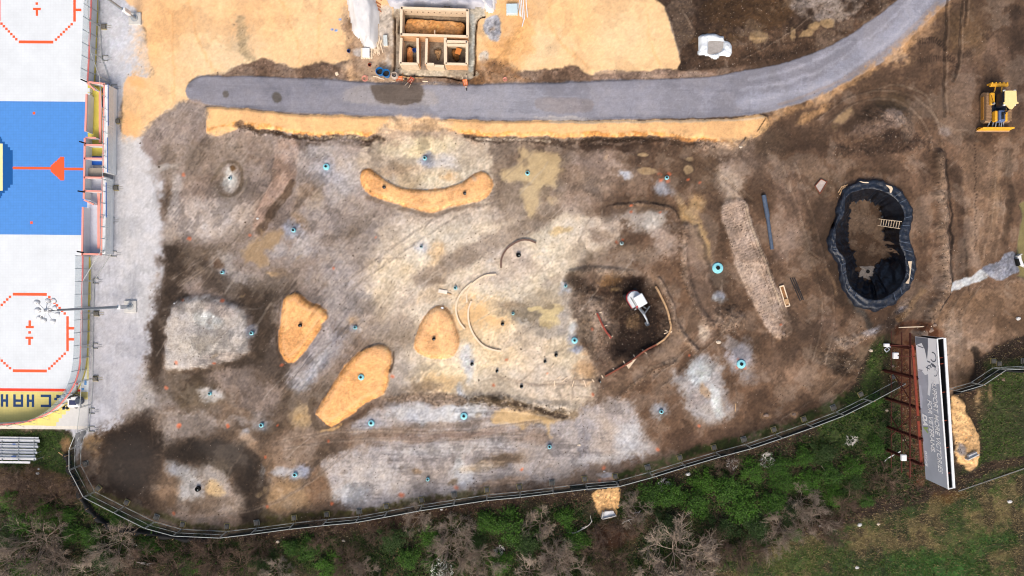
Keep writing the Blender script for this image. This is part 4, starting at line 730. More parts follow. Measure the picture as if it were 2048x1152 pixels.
# centre emblem, only its right rim is in view
cu=[]
steps=[(282,8),(288,12),(294,16),(300,21),(306,26)]
cu.append((-60,276,2,396)); 
for y,x in steps: cu.append((-60+62,y,x,672-y))
b=MB(); q4(b,-60,274,3,397,SZ+.0062)
prev=3
for y,x in [(278,5),(284,10),(289,16),(295,21),(301,26)]: q4(b,prev,y,x,672-y-1,SZ+.0062); prev=x
b.done('navy_emblem',NAVY,rf); marks('cream_emblem',CREAM,[(-40,288,6,382)],SZ+.0086)
red=[(26,334,102,339),(129,335,170,340)]
for k,(x,dy) in enumerate([(102,6),(104,8),(107,11),(110,14),(114,17),(117,20),(120,23)]):
    nx_=[104,107,110,114,117,120,129][k]; red.append((x,336.5-dy,nx_,337.5+dy))
red+=[(66,224,71,229),(61,443,66,448)]
def ring_oct(cx,top,bot,lx0,lx1,rx,ry0,ry1,lx):
    out=[]
    if bot is not None: out.append((lx0,bot,lx1,bot+5.6))
    if top is not None: out.append((lx0,top,lx1,top+5.6))
    out.append((rx,ry0,rx+5,ry1)); out.append((lx,ry0,lx+5,ry1)); n=7
    for side in (0,1):
        for vert in (0,1):
            if vert==0 and top is None or vert==1 and bot is None: continue
            xa=(lx1 if side else lx0); xb=(rx+2 if side else lx+2); ya=(bot+2.8 if vert else top+2.8); yb=(ry1 if vert else ry0)
            for k in range(1,n+1):
                t=k/(n+1.0); x=xa+(xb-xa)*t; y=ya+(yb-ya)*t; out.append((x-2.4,y-2.4,x+2.4,y+2.4))
    return out
red+=ring_oct(60,586,739,26,94,133,632,702,-20); red+=ring_oct(74,-78,81.5,38,107,147,-30,43,-3.5)
red+=[(138,653.5,149,658.5),(138,675.5,149,680.5),(152,17,163,22),(71.5,5,76.5,10),(66.5,16,82,20.5),(72,20.5,76.5,32),(57.5,641,62.5,652),(52,652,68,656.5),(57,662.5,62.5,667.5),(51.5,673.5,67,678),(57,678,62,690)]
marks('red_lines',REDT,red,SZ+.0072); marks('goal_line',mat('goal_red',(250,66,26),.5),[(-700,777,133,782.5),(146,778,162,782.5)],SZ+.0074)
# lettering laid in tiles (reads the right way up from the far end)
Lt=[]
def H_(x): Lt.extend([(x,789,x+5,814),(x+5,799,x+10,804),(x+10,789,x+15,814)])
H_(2); H_(54); H_(-50)
Lt+= [(27,789,32,814),(42,789,47,814),(32,799,42,804),(32,809,42,814)]
Lt+= [(82,789,98,794),(98,789,103,814),(82,809,98,814)]
Lt+= [(113,789,118,796),(109,795,115,800),(118,790,123,796),(126,800,131,817),(120,807,134,811),(112,811,130,816),(113,816,118,819),(125,816,130,819)]
marks('tile_lettering',mat('navy_letter',(14,64,116),.5),Lt,SZ+.0088)
# side strip outside the boards
marks('yellow_side_strip',mat('yellow_strip',(222,214,150),.6,var=.1),[(186.5,-300,191,160),(178,520,182.5,600),(175.5,600,180.5,680),(174,680,178,760)],SZ+.004)
marks('red_side_dashes',mat('red_dash',(224,92,64),.5),[(183.5,138,187.5,143),(176,534,179,539),(175,577,178.5,582),(173.5,621,178,626),(172.5,665,176,670),(171.5,709,175,714)],SZ+.0066)
marks('blue_side_dashes',LBLUE,[(169,759,173.5,769),(163.5,775,168.5,780)],SZ+.0068)
# boards with rail and shielding
def boards(path,label,glass=True):
    pts=[xy(x,y,1.12) for x,y in cat2(path,6)]
    o=thing('rink_boards',label,'rink boards',(pts[0][0],pts[0][1],SZ),group='boards round the rink')
    MB().ribbon(pts,SZ,1.10,.10).done('board_wall',WHITE,o); MB().ribbon(pts,1.103,1.16,.15).done('top_rail',CORAL,o)
    MB().ribbon(pts,SZ,SZ+.22,.02,-.065 if False else .062).done('kick_plate',mat('kick_yellow',(226,206,90),.5),o)
    if glass:
        MB().ribbon(pts,1.163,2.25,.02).done('shield_glass',GLASS,o)
    b=MB(); b2=MB(); acc=0; out=[]
    for i in range(len(pts)-1):
        a=Vector(pts[i]);c=Vector(pts[i+1]); L=(c-a).length; d=(c-a).normalized(); nrm=Vector((-d.y,d.x))
        if nrm.x*0+ (nrm.x if abs(d.y)>abs(d.x)*.3 else -nrm.y)<0: nrm=-nrm
        while acc<L:
            p=a+d*acc; q=p+nrm*.12; r=p+nrm*.55
            b.box((p.x+nrm.x*.10,p.y+nrm.y*.10,.6),(.05,.05,1.1)); b.tube((p.x+nrm.x*.1,p.y+nrm.y*.1,1.0),(r.x,r.y,SZ),.018,n=5)
            if glass: b2.box((p.x,p.y,1.72),(.04,.05,1.1))
            acc+=1.25
        acc-=L
    b.each('brace',STEEL,o,2)
    if glass: b2.each('glass_post',mat('grey_post',(150,165,172),.5),o)
    return o
GLASS=mat('clear_shield',(196,222,232),.08,var=.02,alpha=.24,spec=.5)
boards([(184,-60),(182.5,0),(180,60),(177.5,120),(175,162)],'straight white rink boards with coral rail above the player boxes')
boards([(165.5,512),(165,560),(163.5,620),(162.5,680),(160,725),(153,757),(141,782),(122,806),(98,825),(66,839),(30,847),(-60,853)],'curved white rink boards with coral rail round the lettered corner')
# player boxes
pb=thing('player_boxes','white player boxes with salmon wall tops and yellow floor beside the rink','player boxes',(*xy(190,336),SZ))
b=MB(); c=MB(); g=MB()
def wseg(x0,y0,x1,y1,h=1.12,t=.12,capw=.18,base=SZ):
    a=xy(x0,y0,h);d=xy(x1,y1,h); b.ribbon([a,d],base,h-.02,t); c.ribbon([a,d],h-.017,h+.05,capw)
segs=[(173.5,188,171,263),(170,276,168,398),(166,414,164.5,512),(175,164,210,168),(209,168,208,250),(208,250,206.5,345),(206,352,203,509),(169,290,207,290.5),(168.5,317,206,317.5),(168,355,203.5,355.5),(168,382,203.5,383),(165,508,204,509)]
for s_ in segs: wseg(*s_)
wseg(206,333,214,338); wseg(214,338,216,343)
b.each('box_wall',WHITE,pb); c.each('wall_cap',PINK,pb)
def rect(x0,y0,x1,y1,z,h0=None): return [xy(x,y,h0 if h0 is not None else z) for x,y in ((x0,y1),(x1,y1),(x1,y0),(x0,y0))]
MB().prism(rect(176,168,207,312,.0),SZ,SZ+.02).done('yellow_floor',mat('yellow_floor',(222,206,92),.6,var=.1,scale=1),pb)
MB().prism(rect(175,357,204,506,.0),SZ,SZ+.02).done('pale_floor',mat('pale_floor',(212,214,226),.6,var=.06),pb)
MB().prism(rect(176,313,204,330,.0),SZ,SZ+.03).done('blue_floor',mat('blue_floor',(20,92,190),.5),pb)
MB().prism(rect(171,336,205,352,.0,.6),SZ,.6).done('timber_table',mat('grey_deck',(170,160,145),.8,var=.2,stretch=(12,1,1)),pb)
MB().prism(rect(197.5,182,202.5,286,.45),.40,.45).done('bench',PINK,pb); MB().prism(rect(194.5,386,199.5,497,.45),.40,.45).done('bench',PINK,pb)
bb=MB()
for y0,y1 in [(176,186),(190,214),(224,236),(244,252),(262,268),(388,402),(410,430),(440,470),(476,486)]: bb.prism(rect(204.5,y0,207,y1,.08),SZ+.02,.10)
bb.each('floor_gear',mat('dark_gear',(56,66,110),.7,var=.4,scale=5),pb)
b=MB()
for y0,y1 in [(176,184),(186,206),(206,225),(228,246),(248,262)]: b.prism(rect(175.5,y0,179.5,y1,.5),SZ+.02,.5)
for y0,y1 in [(424,444),(446,458),(460,480),(486,500)]: b.prism(rect(170,y0,173.6,y1,.5),SZ+.02,.5)
b.each('inner_ledge',mat('ledge_white',(222,226,226),.5),pb)
b=MB()
for y0,y1 in [(205,224),(228,246),(424,442),(448,462),(464,478)]: b.prism(rect(176 if y0<300 else 170.5,y0,178 if y0<300 else 172.3,y1,.52),.5,.53)
b.each('dark_slot',BLACK,pb)
for a_,d_ in [((174,166),(190,180)),((171,275),(192,275.5)),((168,400),(187,409))]:
    MB().ribbon([xy(*a_,1.12),xy(*d_,1.12)],.15,1.05,.06).done('gate',WHITE,pb); MB().ribbon([xy(*a_,1.12),xy(*d_,1.12)],1.053,1.14,.14).done('gate',PINK,pb)
for x0,y0,x1,y1 in [(162,158.5,174,164),(159,283,171,286.5),(156,382,169,384),(154.5,503,167,505)]:
    MB().tube(P(x0,y0,2.2),P(x1,y1,1.3),.07,n=8).done('black_pad',BLACK,pb)
g=MB(); st=MB()
for y0,y1,x0,x1 in [(170,250,218,217),(252,340,217,215.5),(360,508,214,210)]:
    g.ribbon([xy(x0,y0,1.9),xy(x1,y1,1.9)],1.15,2.0,.02)
for k in range(15):
    y=172+k*23.5; x=213-(k*.35); st.tube(P(x-6,y,1.1),P(x+8,y+1,2.1),.02,n=5); st.box((*xy(x+3,y,1.2),1.3),(.04,.04,1.6))
MB().ribbon([xy(213,170,1.6),xy(211,250,1.6),xy(210.5,345,1.6)],SZ,1.55,.35).done('rear_housing',mat('housing_white',(250,252,250),.5,var=.06),pb); MB().ribbon([xy(209,355,1.4),xy(207,508,1.4)],SZ,1.35,.3).done('rear_housing',mat('housing_white',(0,0,0)),pb)
g.each('rear_glass',mat('rear_clear',(230,240,244),.1,alpha=.14),pb); st.each('glass_bracket',mat('grey_post',(0,0,0)),pb,2)
MB().box((*xy(216.5,210,1.9),1.9),(.05,4,.14)).box((*xy(215,310,1.9),1.9),(.05,3.4,.14)).box((*xy(212.5,400,1.9),1.9),(.05,3.4,.14)).each('blue_trim',mat('blue_trim',(96,140,214),.5),pb)
# ride-on ice-cart style machine parked in the rink corner
mc=thing('utility_cart','small white utility cart with round black drum parked in the rink corner','cart',(*xy(149,804),SZ+.01))
def X2(px,py,h): return P(px,py,h)
def pbox(b,x0,y0,x1,y1,z0,z1,bev=0):
    a=P(x0,y1,z1);d=P(x1,y0,z1); b.box(((a.x+d.x)/2,(a.y+d.y)/2,(z0+z1)/2),(abs(d.x-a.x),abs(d.y-a.y),z1-z0),bev=bev); return b
pbox(MB(),134,793,158,815,.25,.75,.08).done('body',WHITE,mc); pbox(MB(),138,801,152,810,.755,.8).done('seat',mat('navy_pad',(44,54,92),.6),mc)
MB().lathe(P(160,801,.6),[(0.02,.32),(.25,.32),(.36,.26),(.40,.1),(.40,-.1),(.3,-.2),(.02,-.2)],18).done('drum',mat('drum_grey',(70,78,92),.35,var=.3),mc)
MB().tube(P(154,788,.7),P(154,772,1.6),.05,n=8).tube(P(142,794,.9),P(158,790,.95),.05).tube(P(146,788,.9),P(160,794,.9),.04).done('steering_column',DARK,mc)
MB().lathe(P(154,768,1.65),[(.02,.1),(.07,.06),(.07,-.06),(.02,-.1)],10).done('red_tip',mat('red_tip',(220,50,60),.4),mc)
b=MB()
for x,y in [(137,792),(137,815),(154,794),(155,813)]: p=P(x,y,0); b.tube((p.x-.08,p.y,.17+SZ),(p.x+.08,p.y,.17+SZ),.16,n=14)
b.each('wheel',DARK,mc)
b=MB()
for x,y,r in [(123,800,.22),(127,793,.2),(134,787,.22),(139,783,.2),(142,788,.16)]: b.lathe(P(x,y,.55),[(.02,r),(r*.7,r*.7),(r,0),(r*.7,-r*.7),(.02,-r)],10)
b.each('white_sack',WHITE,mc,smooth=True); MB().tube(P(130,796,.8),P(141,796,.8),.06).tube(P(132,799,.7),P(142,792,.7),.05).done('dark_frame',DARK,mc)
# ------------------------------------------------------------------ light poles
def light_pole(px,py,tx,ty,label):
    base=G(px,py); top=(CAM_H*(1-math.hypot(px-1024,py-576)/math.hypot(tx-1024,ty-576))); 
    o=thing('light_pole',label,'light pole',(base.x,base.y,base.z-.05),group='floodlight poles')
    z=base.z; B=lambda h:(base.x,base.y,z+h)
    MB().box((base.x,base.y,z+.05),(1.22,1.22,.28),bev=.04).done('concrete_base',CONC,o)
    MB().tube(B(.19),B(.24),.34,n=14).tube(B(.24),B(.5),.2,.17,n=14).done('base_plate',STEEL,o)
    MB().tube(B(.5),B(top),.16,.08,n=14).done('pole',mat('pole_steel',(165,178,190),.5,.3,var=.06),o)
    MB().box((base.x+.16,base.y,z+1.9),(.36,.42,1.1),bev=.04).done('control_box',WHITE,o)
    b=MB()
    for k in range(9):
        a=k*2*math.pi/9+.3; r=.95 if k%2 else .75; zz=top-.15-(k%3)*.2
        e=(base.x+math.cos(a)*r,base.y+math.sin(a)*r,z+zz); b.tube(B(top-.2),e,.035,n=6)
        n=Vector((math.cos(a)*.6,math.sin(a)*.6,-.8)).normalized(); M=n.to_track_quat('Z','Y').to_matrix()
        h=MB().lathe(e,[(.03,-.14),(.12,-.12),(.2,.02),(.24,.12),(.22,.13),(.02,.13)],16,M).done('lamp_head',WHITE,o,smooth=True)
    b.tube(B(top-.25),B(top+.2),.13,n=10).box(B(top-.4),(.36,.36,.5),bev=.04); b.done('head_bracket',WHITE,o)
    return o
light_pole(262,613,88,617,'tall floodlight pole leaning over the lower face-off circle')
light_pole(271,38,100,-83,'tall floodlight pole on a square base at the top of the grey yard')
# ------------------------------------------------------------------ bleachers
bl=thing('bleachers','white aluminium bleachers on the grass below the rink','bleachers',G(20,900))
ALU=mat('bleacher_aluminium',(232,233,232),.4,.15,var=.06,scale=1.5)
rows=[(874.2,878.6,77),(879.2,885,79),(887,891,74),(891.5,896.3,76),(898,903,72),(903.5,908,74),(910,915,70),(915.5,920.5,72),(923,927,60)]
sup=MB()
for i,(y0,y1,x1) in enumerate(rows):
    h=.42+ (i//2)*.32-(.14 if i%2==0 and i<8 else 0)+(.25 if i==8 else 0)
    a=xy(-130,y0,h);c2=xy(x1,y0,h);d=xy(x1,y1,h);e=xy(-130,y1,h)
    sl=-.12; MB().prism([(e[0],e[1]-sl),(d[0],d[1]),(c2[0],c2[1]),(a[0],a[1]-sl)],h-.05,h).done('plank',ALU,bl)
for x in (-100,-66,-30,4,37,68):
    for i in (1,3,5,7): p=P(x,rows[i][1],.4+i*.15); sup.box((p.x,p.y,(p.z+.0)/2),(.05,.05,p.z))
    a=P(x,876,.3);c2=P(x,922,1.5); sup.tube(a,c2,.035,n=5)
sup.each('support_frame',STEEL,bl)
MB().prism([xy(x,y,.9) for x,y in ((25,889.5),(31,889.5),(31,887),(25,887))],.897,.902).prism([xy(x,y,1.3) for x,y in ((24,914),(33,914),(33,911),(24,911))],1.36,1.39).each('blue_sticker',mat('sticker_blue',(80,110,170),.5),bl)
# ------------------------------------------------------------------ fences
NET=mat('dark_netting',(40,54,48),.9,var=.25,scale=8,alpha=.62); NETL=mat('chain_link',(150,152,160),.7,var=.1,alpha=.13)
FR=mat('fence_tube',(196,200,196),.45,.2,var=.08)
def panel(p,q,hgt,net,label,group,mid=True):
    a=G(*p);c2=G(*q); o=thing('fence_panel',label,'fence panel',a,group=group)
    z=max(a.z,c2.z,0)*.5; a=Vector((a.x,a.y,z+.12)); c2=Vector((c2.x,c2.y,z+.12)); d=(c2-a).normalized()*.05; a+=d; c2-=d; up=Vector((0,0,hgt))
    r=.032
    b=MB().pipe([a,c2,c2+up,a+up,a],r)
    if mid: b.tube(a+up*.52,c2+up*.52,r*.8,n=6)
    b.done('frame',FR,o); n=a+Vector((0,0,.03)); m_=c2+Vector((0,0,.03)); k=6; vs=[]
    for j in range(2):
        for i in range(k+1): t=i/k; w=(m_-n).cross(up).normalized()*(.06*math.sin(i*2.1+a.x)); vs.append(n+(m_-n)*t+w+up*(j*.97))
    MB().add(vs,[(i,i+1,k+2+i,k+1+i) for i in range(k)]).done('netting',net,o)
    return o
def ballast(px,py,rz,label,kind):
    o=thing('ballast_block',label,'ballast block',G(px,py),rz,'ballast blocks holding the fence',local=True)
    z=0
    if kind!=3: MB().box((0,0,.14),(.42,.42,.24),bev=.03).box((0,0,.27),(.22,.22,.05)).done('block',CONCD if kind else mat('mid_concrete',(128,124,114),.9,var=.2,scale=6),o)
    z=0; m=mat('yellowed_timber',(176,160,104),.8,var=.1) if kind<2 else mat('dull_frame',(150,150,140),.7)
    MB().box((.25,0,.06),(.05,.55,.1)).box((-.25,0,.06),(.05,.55,.1)).box((0,.25,.06),(.45,.05,.1)).tube((-.1,-.25,.06),(-.1,-.7,.06),.015,n=5).tube((.1,-.25,.06),(.1,-.7,.06),.015,n=5).done('foot_frame',m,o)
    return o
for i,(p,q) in enumerate(zip(FENCE[:-1],FENCE[1:])):
    panel(p,q,1.8,NET,f'dark netted fence panel, {ordn(i+1)} from the rink corner along the thicket','fence panels along the thicket',mid=(i%5 in (0,1,3)) or i<6)
for i,(p,q) in enumerate(zip(FENCE_R[:-1],FENCE_R[1:])):
    panel(p,q,1.8,NET,f'dark netted fence panel, {ordn(i+1)} to the right of the billboard','fence panels right of the billboard')
inward=[]
for i,p in enumerate(FENCE):
    a=FENCE[max(i-1,0)];c2=FENCE[min(i+1,len(FENCE)-1)]; d=Vector((c2[0]-a[0],c2[1]-a[1])).normalized(); n=Vector((d.y,-d.x))
    if n.y>0 and i>4: n=-n
    if i<=4: n=Vector((abs(n.x),-abs(n.y)))
    rz=math.atan2(-d.y,d.x)
    if i in (0,1): continue
    ballast(p[0]+n.x*10,p[1]+n.y*10,rz,f'concrete ballast block, {ordn(i-1)} from the rink corner along the thicket fence',(i%3))
for i,p in enumerate([(1985,722),(1996,727),(2046,722)]): ballast(*p,0,['round-shouldered ballast block at the bend of the right fence','ballast block just right of the right fence bend','ballast block at the right edge of the picture'][i],i)
LEFTF=[(197,-30),(201,54),(205,117),(222,165),(228,243),(229,310),(228,376),(223,438),(224,506),(190,562),(188,626),(187,692),(187,757),(184,808),(178,856)]
for i,(p,q) in enumerate(zip(LEFTF[:-1],LEFTF[1:])):
    panel(p,q,1.8,NETL,f'thin chain-link panel, {ordn(i+1)} from the top beside the rink','chain-link panels beside the rink',mid=False)
for i,(p,k) in enumerate([((209,54),1),((211,117),3),((229,175),3),((236,243),1),((233,376),1),((224,441),3),((228,508),3),((192,562),3),((194,627),1),((191,692),3),((192,757),1),((184,822),3),((184,858),3)]):
    ballast(p[0],p[1],math.pi/2,f'ballast block, {ordn(i+1)} from the top beside the rink fence',k)
# silt fence
SILT=mat('black_geotextile',(16,17,19),.75,var=.3,scale=6,bump=.02)
def silt(path,lab,w=.42,h=.45):
    pts=cat2(path,6); A=[];
    for i,(x,y) in enumerate(pts):
        a=Vector(pts[max(i-1,0)]);c2=Vector(pts[min(i+1,len(pts)-1)]); d=(c2-a).normalized(); n=Vector((-d.y,d.x)); z=gpx(x,y)
        wv=w*(.8+.35*math.sin(i*1.3)); X0=Vector(((x-1024)*S,(576-y)*S)); nn=Vector((n.x,-n.y))
        A.append([(X0.x+nn.x*k*wv,X0.y+nn.y*k*wv,z+zz) for k,zz in((-.35,.03),(-.2,.2),(.0,h*.8),(.3,h),(.55,h*.8),(.8,h*.4),(.7,.05))])
    b=MB(); m=len(A[0]); vs=[p for r in A for p in r]; b.add(vs,[(i*m+j,i*m+j+1,(i+1)*m+j+1,(i+1)*m+j) for i in range(len(A)-1) for j in range(m-1)])
    o=thing('silt_fence',lab,'silt fence',G(*path[0])); b.done('fabric',SILT,o,smooth=True)
    s=MB()
    for i in range(0,len(pts),4): p=G(*pts[i]); s.box((p.x+.1,p.y-.15,p.z+.35),(.06,.06,.8))
    s.each('stake',WOOD2,o); return o
silt([(138,906),(144,937),(157,967),(172,1001),(195,1029),(221,1047),(255,1058),(285,1061),(319,1066),(367,1073),(420,1077)],'slumped black silt fence curving round the lower left corner',.62,.5)
silt([(455,1072),(590,1054),(720,1041),(850,1018),(975,998),(1105,984),(1200,974)],'thin black silt fence strip under the long lower fence',.2,.3)
silt([(1140,974),(1180,973),(1215,968),(1238,964)],'short bulging black fabric over the small culvert',.5,.4)
silt([(1310,950),(1430,914),(1550,878),(1670,834),(1740,798)],'thin black silt fence strip on the rising right fence',.2,.3)
silt([(1905,786),(1945,776),(1990,744),(2060,742)],'black silt fence strip beside the right fence',.22,.3)
MB().box((*xy(131,911),.25),(.06,1.3,.08),rz=-2.2 if False else .95).done('pole_piece',WOOD2,loc=(*xy(131,911),.2)); o=bpy.data.objects[-1] if False else [k for k in C.objects if k.name.startswith('pole_piece')][0]; o.name='timber_stake'; tag(o,'loose timber stake at the end of the black silt fence','stake')
# ------------------------------------------------------------------ building shell
bs=thing('building_shell','timber block formwork of a small four room building on a footing','building shell',(*xy(868,75),-.1))
WH=1.40
def bw(x0,y0,x1,y1,m,h=WH,t=.2,z0=-.25,name='form_wall'):
    MB().ribbon([xy(x0,y0,h),xy(x1,y1,h)],z0,h-.03,t).done(name,m,bs); MB().ribbon([xy(x0,y0,h),xy(x1,y1,h)],h-.027,h+.02,t+.04).done('wall_plate',WOOD,bs)
bw(802,15.5,936,20,PLY2); bw(803,14,802,70,PLY2); bw(935,19,935,73,PLY2); bw(801,69,935.5,73,PLY)
bw(802.5,76,800.5,127,PLY2,t=.22); bw(835,76,836,127,PLY); bw(800,127,836,128,PLY2)
bw(853.5,77,852,128,PLY); bw(852,128,868,128.5,PLY2); bw(868,131.5,888,132.5,PLY2,h=1.0)
bw(890.5,75,891,127.5,PLY2,t=.25); bw(934,82,933.5,128,PLY2); bw(891,127.5,934,128.5,PLY); bw(892,82.5,934,83.5,PLY2); bw(892,89.5,934,90.5,PLY2,h=1.3,z0=1.0)
bw(852,76.5,852.5,77.5,PLY)
MB().box((*xy(870,66,1.2),1.35),(.06,.5,.06)).done('timber_brace',WOOD,bs)
MB().box((*xy(926.5-10,102,.5),.45),(.55,.62,.03),rz=-.3).done('loose_plywood',mat('orange_ply',(226,142,70),.7),bs)
b=MB()
for k in range(11): 
    p=P(812+k*11.3,24+.3*k,.8); b.box((p.x,p.y+.02,.8),(.1,.06,.1))
b.each('form_tie',mat('dark_tie',(110,80,60),.8),bs)
MB().lathe(P(829,101,0),[(.18,-.2),(.22,.15),(.18,.16),(.16,-.1),(.02,-.1)],14).done('bucket_tmp',mat('deep_blue_plastic',(16,70,150),.4),loc=P(829,101,0))
for k in list(C.objects):
    if k.name=='bucket_tmp': k.name='bucket'; tag(k,'blue bucket inside the left small room of the building shell','bucket')
# draped sheets
def drape(name,outline,hf,m,label,cat,step=.12,base=None,hc=.3):
    q=[Vector(xy(x,y,hc)) for x,y in catmull([p for p in outline],True,4)]; xs=[v.x for v in q]; ys=[v.y for v in q]; x0,x1,y0,y1=min(xs)-.1,max(xs)+.1,min(ys)-.1,max(ys)+.1
    gx=np.arange(x0,x1,step); gy=np.arange(y0,y1,step); XX,YY=np.meshgrid(gx,gy); d=-sdf([(v.x,v.y) for v in q],XX,YY)
    zb=(sum(gpx(*p) for p in outline)/len(outline)) if base is None else base
    Z=hf(XX,YY,d); Z=np.where(d<0,0,Z)+zb; keep=d>-step*.8; iid=-np.ones(XX.shape,int); vs=[]; 
    # pull outer ring onto the outline
    for j in range(XX.shape[0]):
        for i in range(XX.shape[1]):
            if keep[j,i]:
                x,y,z=XX[j,i],YY[j,i],Z[j,i]
                if d[j,i]<0: z=zb+.01
                iid[j,i]=len(vs); vs.append((x,y,z))
    fs=[(iid[j,i],iid[j,i+1],iid[j+1,i+1],iid[j+1,i]) for j in range(XX.shape[0]-1) for i in range(XX.shape[1]-1) if min(iid[j,i],iid[j,i+1],iid[j+1,i+1],iid[j+1,i])>=0]
    c0=P(*outline[0],0); o=MB().add(vs,fs).done(name,m,smooth=True,loc=(c0.x,c0.y,zb)); return tag(o,label,cat)
TARP=mat('white_tarp',(232,230,228),.5,var=.08,scale=1.2,bump=.03); TARPG=mat('grey_tarp',(196,196,204),.5,var=.12,scale=1.2,bump=.05)
def nz(x,y,sc,sd): return noise(x,y,sc,sd,3)
drape('tarpaulin',[(690,-40),(697,20),(702,45),(706,66),(720,78),(728,94),(742,97),(752,90),(755,60),(756,20),(748,-5),(746,-40)],lambda x,y,d:np.clip(d/.5,0,1)**.6*.75+.25*np.clip(nz(x*2.2,y*.6,1.2,3),-1,1)*np.clip(d/.3,0,1)+.3*(np.clip(d-.5,0,.15)/.15),TARP,'white tarpaulin draped over stacked material left of the building shell','tarpaulin')
def tg(x,y,d): return np.clip(d/.35,0,1)**.6*.6+.28*nz(x*1.6,y,1.1,8)*np.clip(d/.3,0,1)
drape('tarpaulin',[(778,-60),(775,4),(800,13),(820,12),(840,8),(860,14),(880,14),(895,8),(905,13),(930,16),(960,12),(985,22),(990,0),(988,-60)],tg,TARPG,'wide grey plastic sheet along the top of the building shell','tarpaulin')
drape('tarpaulin',[(962,4),(968,14),(975,22),(984,24),(990,14),(990,-10),(965,-10)],lambda x,y,d:np.clip(d/.25,0,1)**.6*.5+.15*nz(x*2,y,.6,8)*np.clip(d/.2,0,1),TARP,'pale crumpled sheet over the right end of the grey sheeting','tarpaulin')
# washout bag
def sc_(pts,ox,oy,s): return [(ox+a/s,oy+b_/s) for a,b_ in pts]
bo=sc_([(280,310),(460,240),(740,235),(880,290),(990,310),(1010,420),(1080,430),(1180,500),(1235,640),(1205,840),(1120,880),(900,850),(840,930),(700,950),(560,870),(380,840),(250,825),(280,600)],1380,50,14.4)
bi=sc_([(560,455),(950,465),(970,520),(960,640),(880,760),(700,820),(530,820),(540,640)],1380,50,14.4)
bip=[xy(x,y,.3) for x,y in catmull(bi,True,4)]
def bagh(x,y,d):
    e=sdf(bip,x,y); r=np.clip(d/.3,0,1)**.5*.42+.17*nz(x*2,y*2,.55,3)*np.clip(d/.2,0,1); return np.where(e<0,.12,r*np.clip(.35+e/.25,0,1))
drape('washout_bag',bo,bagh,mat('white_bag',(228,234,238),.4,var=.05,scale=2,bump=.02),'puffy white concrete washout bag on the dark earth above the road','washout bag',.08)
wb=[k for k in C.objects if k.name.startswith('washout_bag')][0]
cc=MB().rect([(x-wb.location.x,y-wb.location.y) for x,y in bip][::-1] if False else [(x-wb.location.x,y-wb.location.y) for x,y in bip],.2); co=cc.done('set_concrete',mat('grey_slurry',(172,166,160),.7,var=.2,scale=3)); co.parent=wb
# ------------------------------------------------------------------ loose site items
def bucket(px,py,r,h,m,label,inner=BLACK):
    p=G(px,py); o=thing('bucket',label,'bucket',p); q=(p.x,p.y,p.z-.02)
    MB().lathe(q,[(.02,0),(r*.85,0),(r,h),(r*1.12,h),(r*1.12,h-.05)],16).lathe(q,[(r*.97,h),(r*.8,.1),(.02,.1)],16).done('shell',m,o)
    MB().lathe(q,[(r*.9,h*.55),(.01,h*.6)],14).done('contents',inner,o); return o
MUDW=mat('muddy_water',(58,52,44),.5)
bucket(762,147,.36,.8,BLUEP,'left one of the two open blue barrels beside the road',MUDW); bucket(774.5,150.5,.36,.8,BLUEP,'right one of the two open blue barrels beside the road',MUDW)
bucket(698,103.5,.14,.3,mat('deep_blue_plastic',(0,0,0)),'small dark blue bucket left of the building shell'); bucket(740,131,.15,.3,mat('rust_bucket',(170,66,36),.5),'small rust red bucket between the pallet and the road')
mx=thing('concrete_mixer','round steel mixer drum beside the orange barrow at the road edge','mixer',G(790,154))
q=G(791,154); MB().lathe((q.x,q.y,q.z+.35),[(.2,-.3),(.36,-.1),(.38,.15),(.28,.42),(.24,.42),(.33,.1),(.2,-.2),(.02,-.2)],18).done('drum',mat('mixer_cream',(206,190,176),.5,var=.15),mx)
MB().tube((q.x-.4,q.y,.05+q.z),(q.x,q.y,q.z+.4),.04).tube((q.x+.4,q.y,.05+q.z),(q.x,q.y,q.z+.4),.04).tube((q.x,q.y+.4,.05+q.z),(q.x,q.y,q.z+.3),.04).done('stand',DARK,mx); MB().box((q.x+.05,q.y,q.z+.55),(.36,.05,.05),.5).done('paddle',STEEL,mx)
ORG=mat('orange_plastic',(236,140,90),.5,var=.08); PINKP=mat('pink_plastic',(240,160,140),.5,var=.08)
def barrow(px,py,rz,label,m):
    o=thing('wheelbarrow',label,'wheelbarrow',G(px,py),rz,local=True); o.scale=(.8,.8,.8)
    MB().add([(-.4,-.3,.55),(.4,-.3,.5),(.4,.3,.5),(-.4,.3,.55),(-.25,-.18,.28),(.25,-.18,.25),(.25,.18,.25),(-.25,.18,.28)],[(4,7,6,5),(0,4,5,1),(1,5,6,2),(2,6,7,3),(3,7,4,0)]).done('tray',m,o)
    MB().tube((.75,0,.18),(-.95,.28,.5),.025).tube((.75,0,.18),(-.95,-.28,.5),.025).each('handle',WOOD,o); MB().tube((.72,-.05,.18),(.72,.05,.18),.18,n=14).done('wheel',DARK,o); return o
barrow(800,160,0.1,'orange wheelbarrow lying below the mixer drum',ORG); barrow(931,168,-1.4,'small orange wheelbarrow on the road edge below the building shell',ORG)
barrow(823,163,1.0,'tipped red and orange wheelbarrow between the mixer and the wet road stain',mat('red_tray',(176,84,62),.5))
def cable(px,py,r,label):
    o=thing('hose_coil',label,'hose coil',G(px,py)); b=MB()
    for k in range(3):
        rr=r*(.6+.2*k); pts=[(G(px,py).x+rr*math.cos(t*.52)+.03*k,G(px,py).y+rr*math.sin(t*.52),G(px,py).z+.04+.03*k) for t in range(13)]; b.pipe(pts,.022,5)
    b.done('hose',PINKP,o)
cable(729,157,.3,'pink hose coil by the road left of the blue barrels'); cable(1009,159,.2,'small orange hose coil by the road right of the building shell')
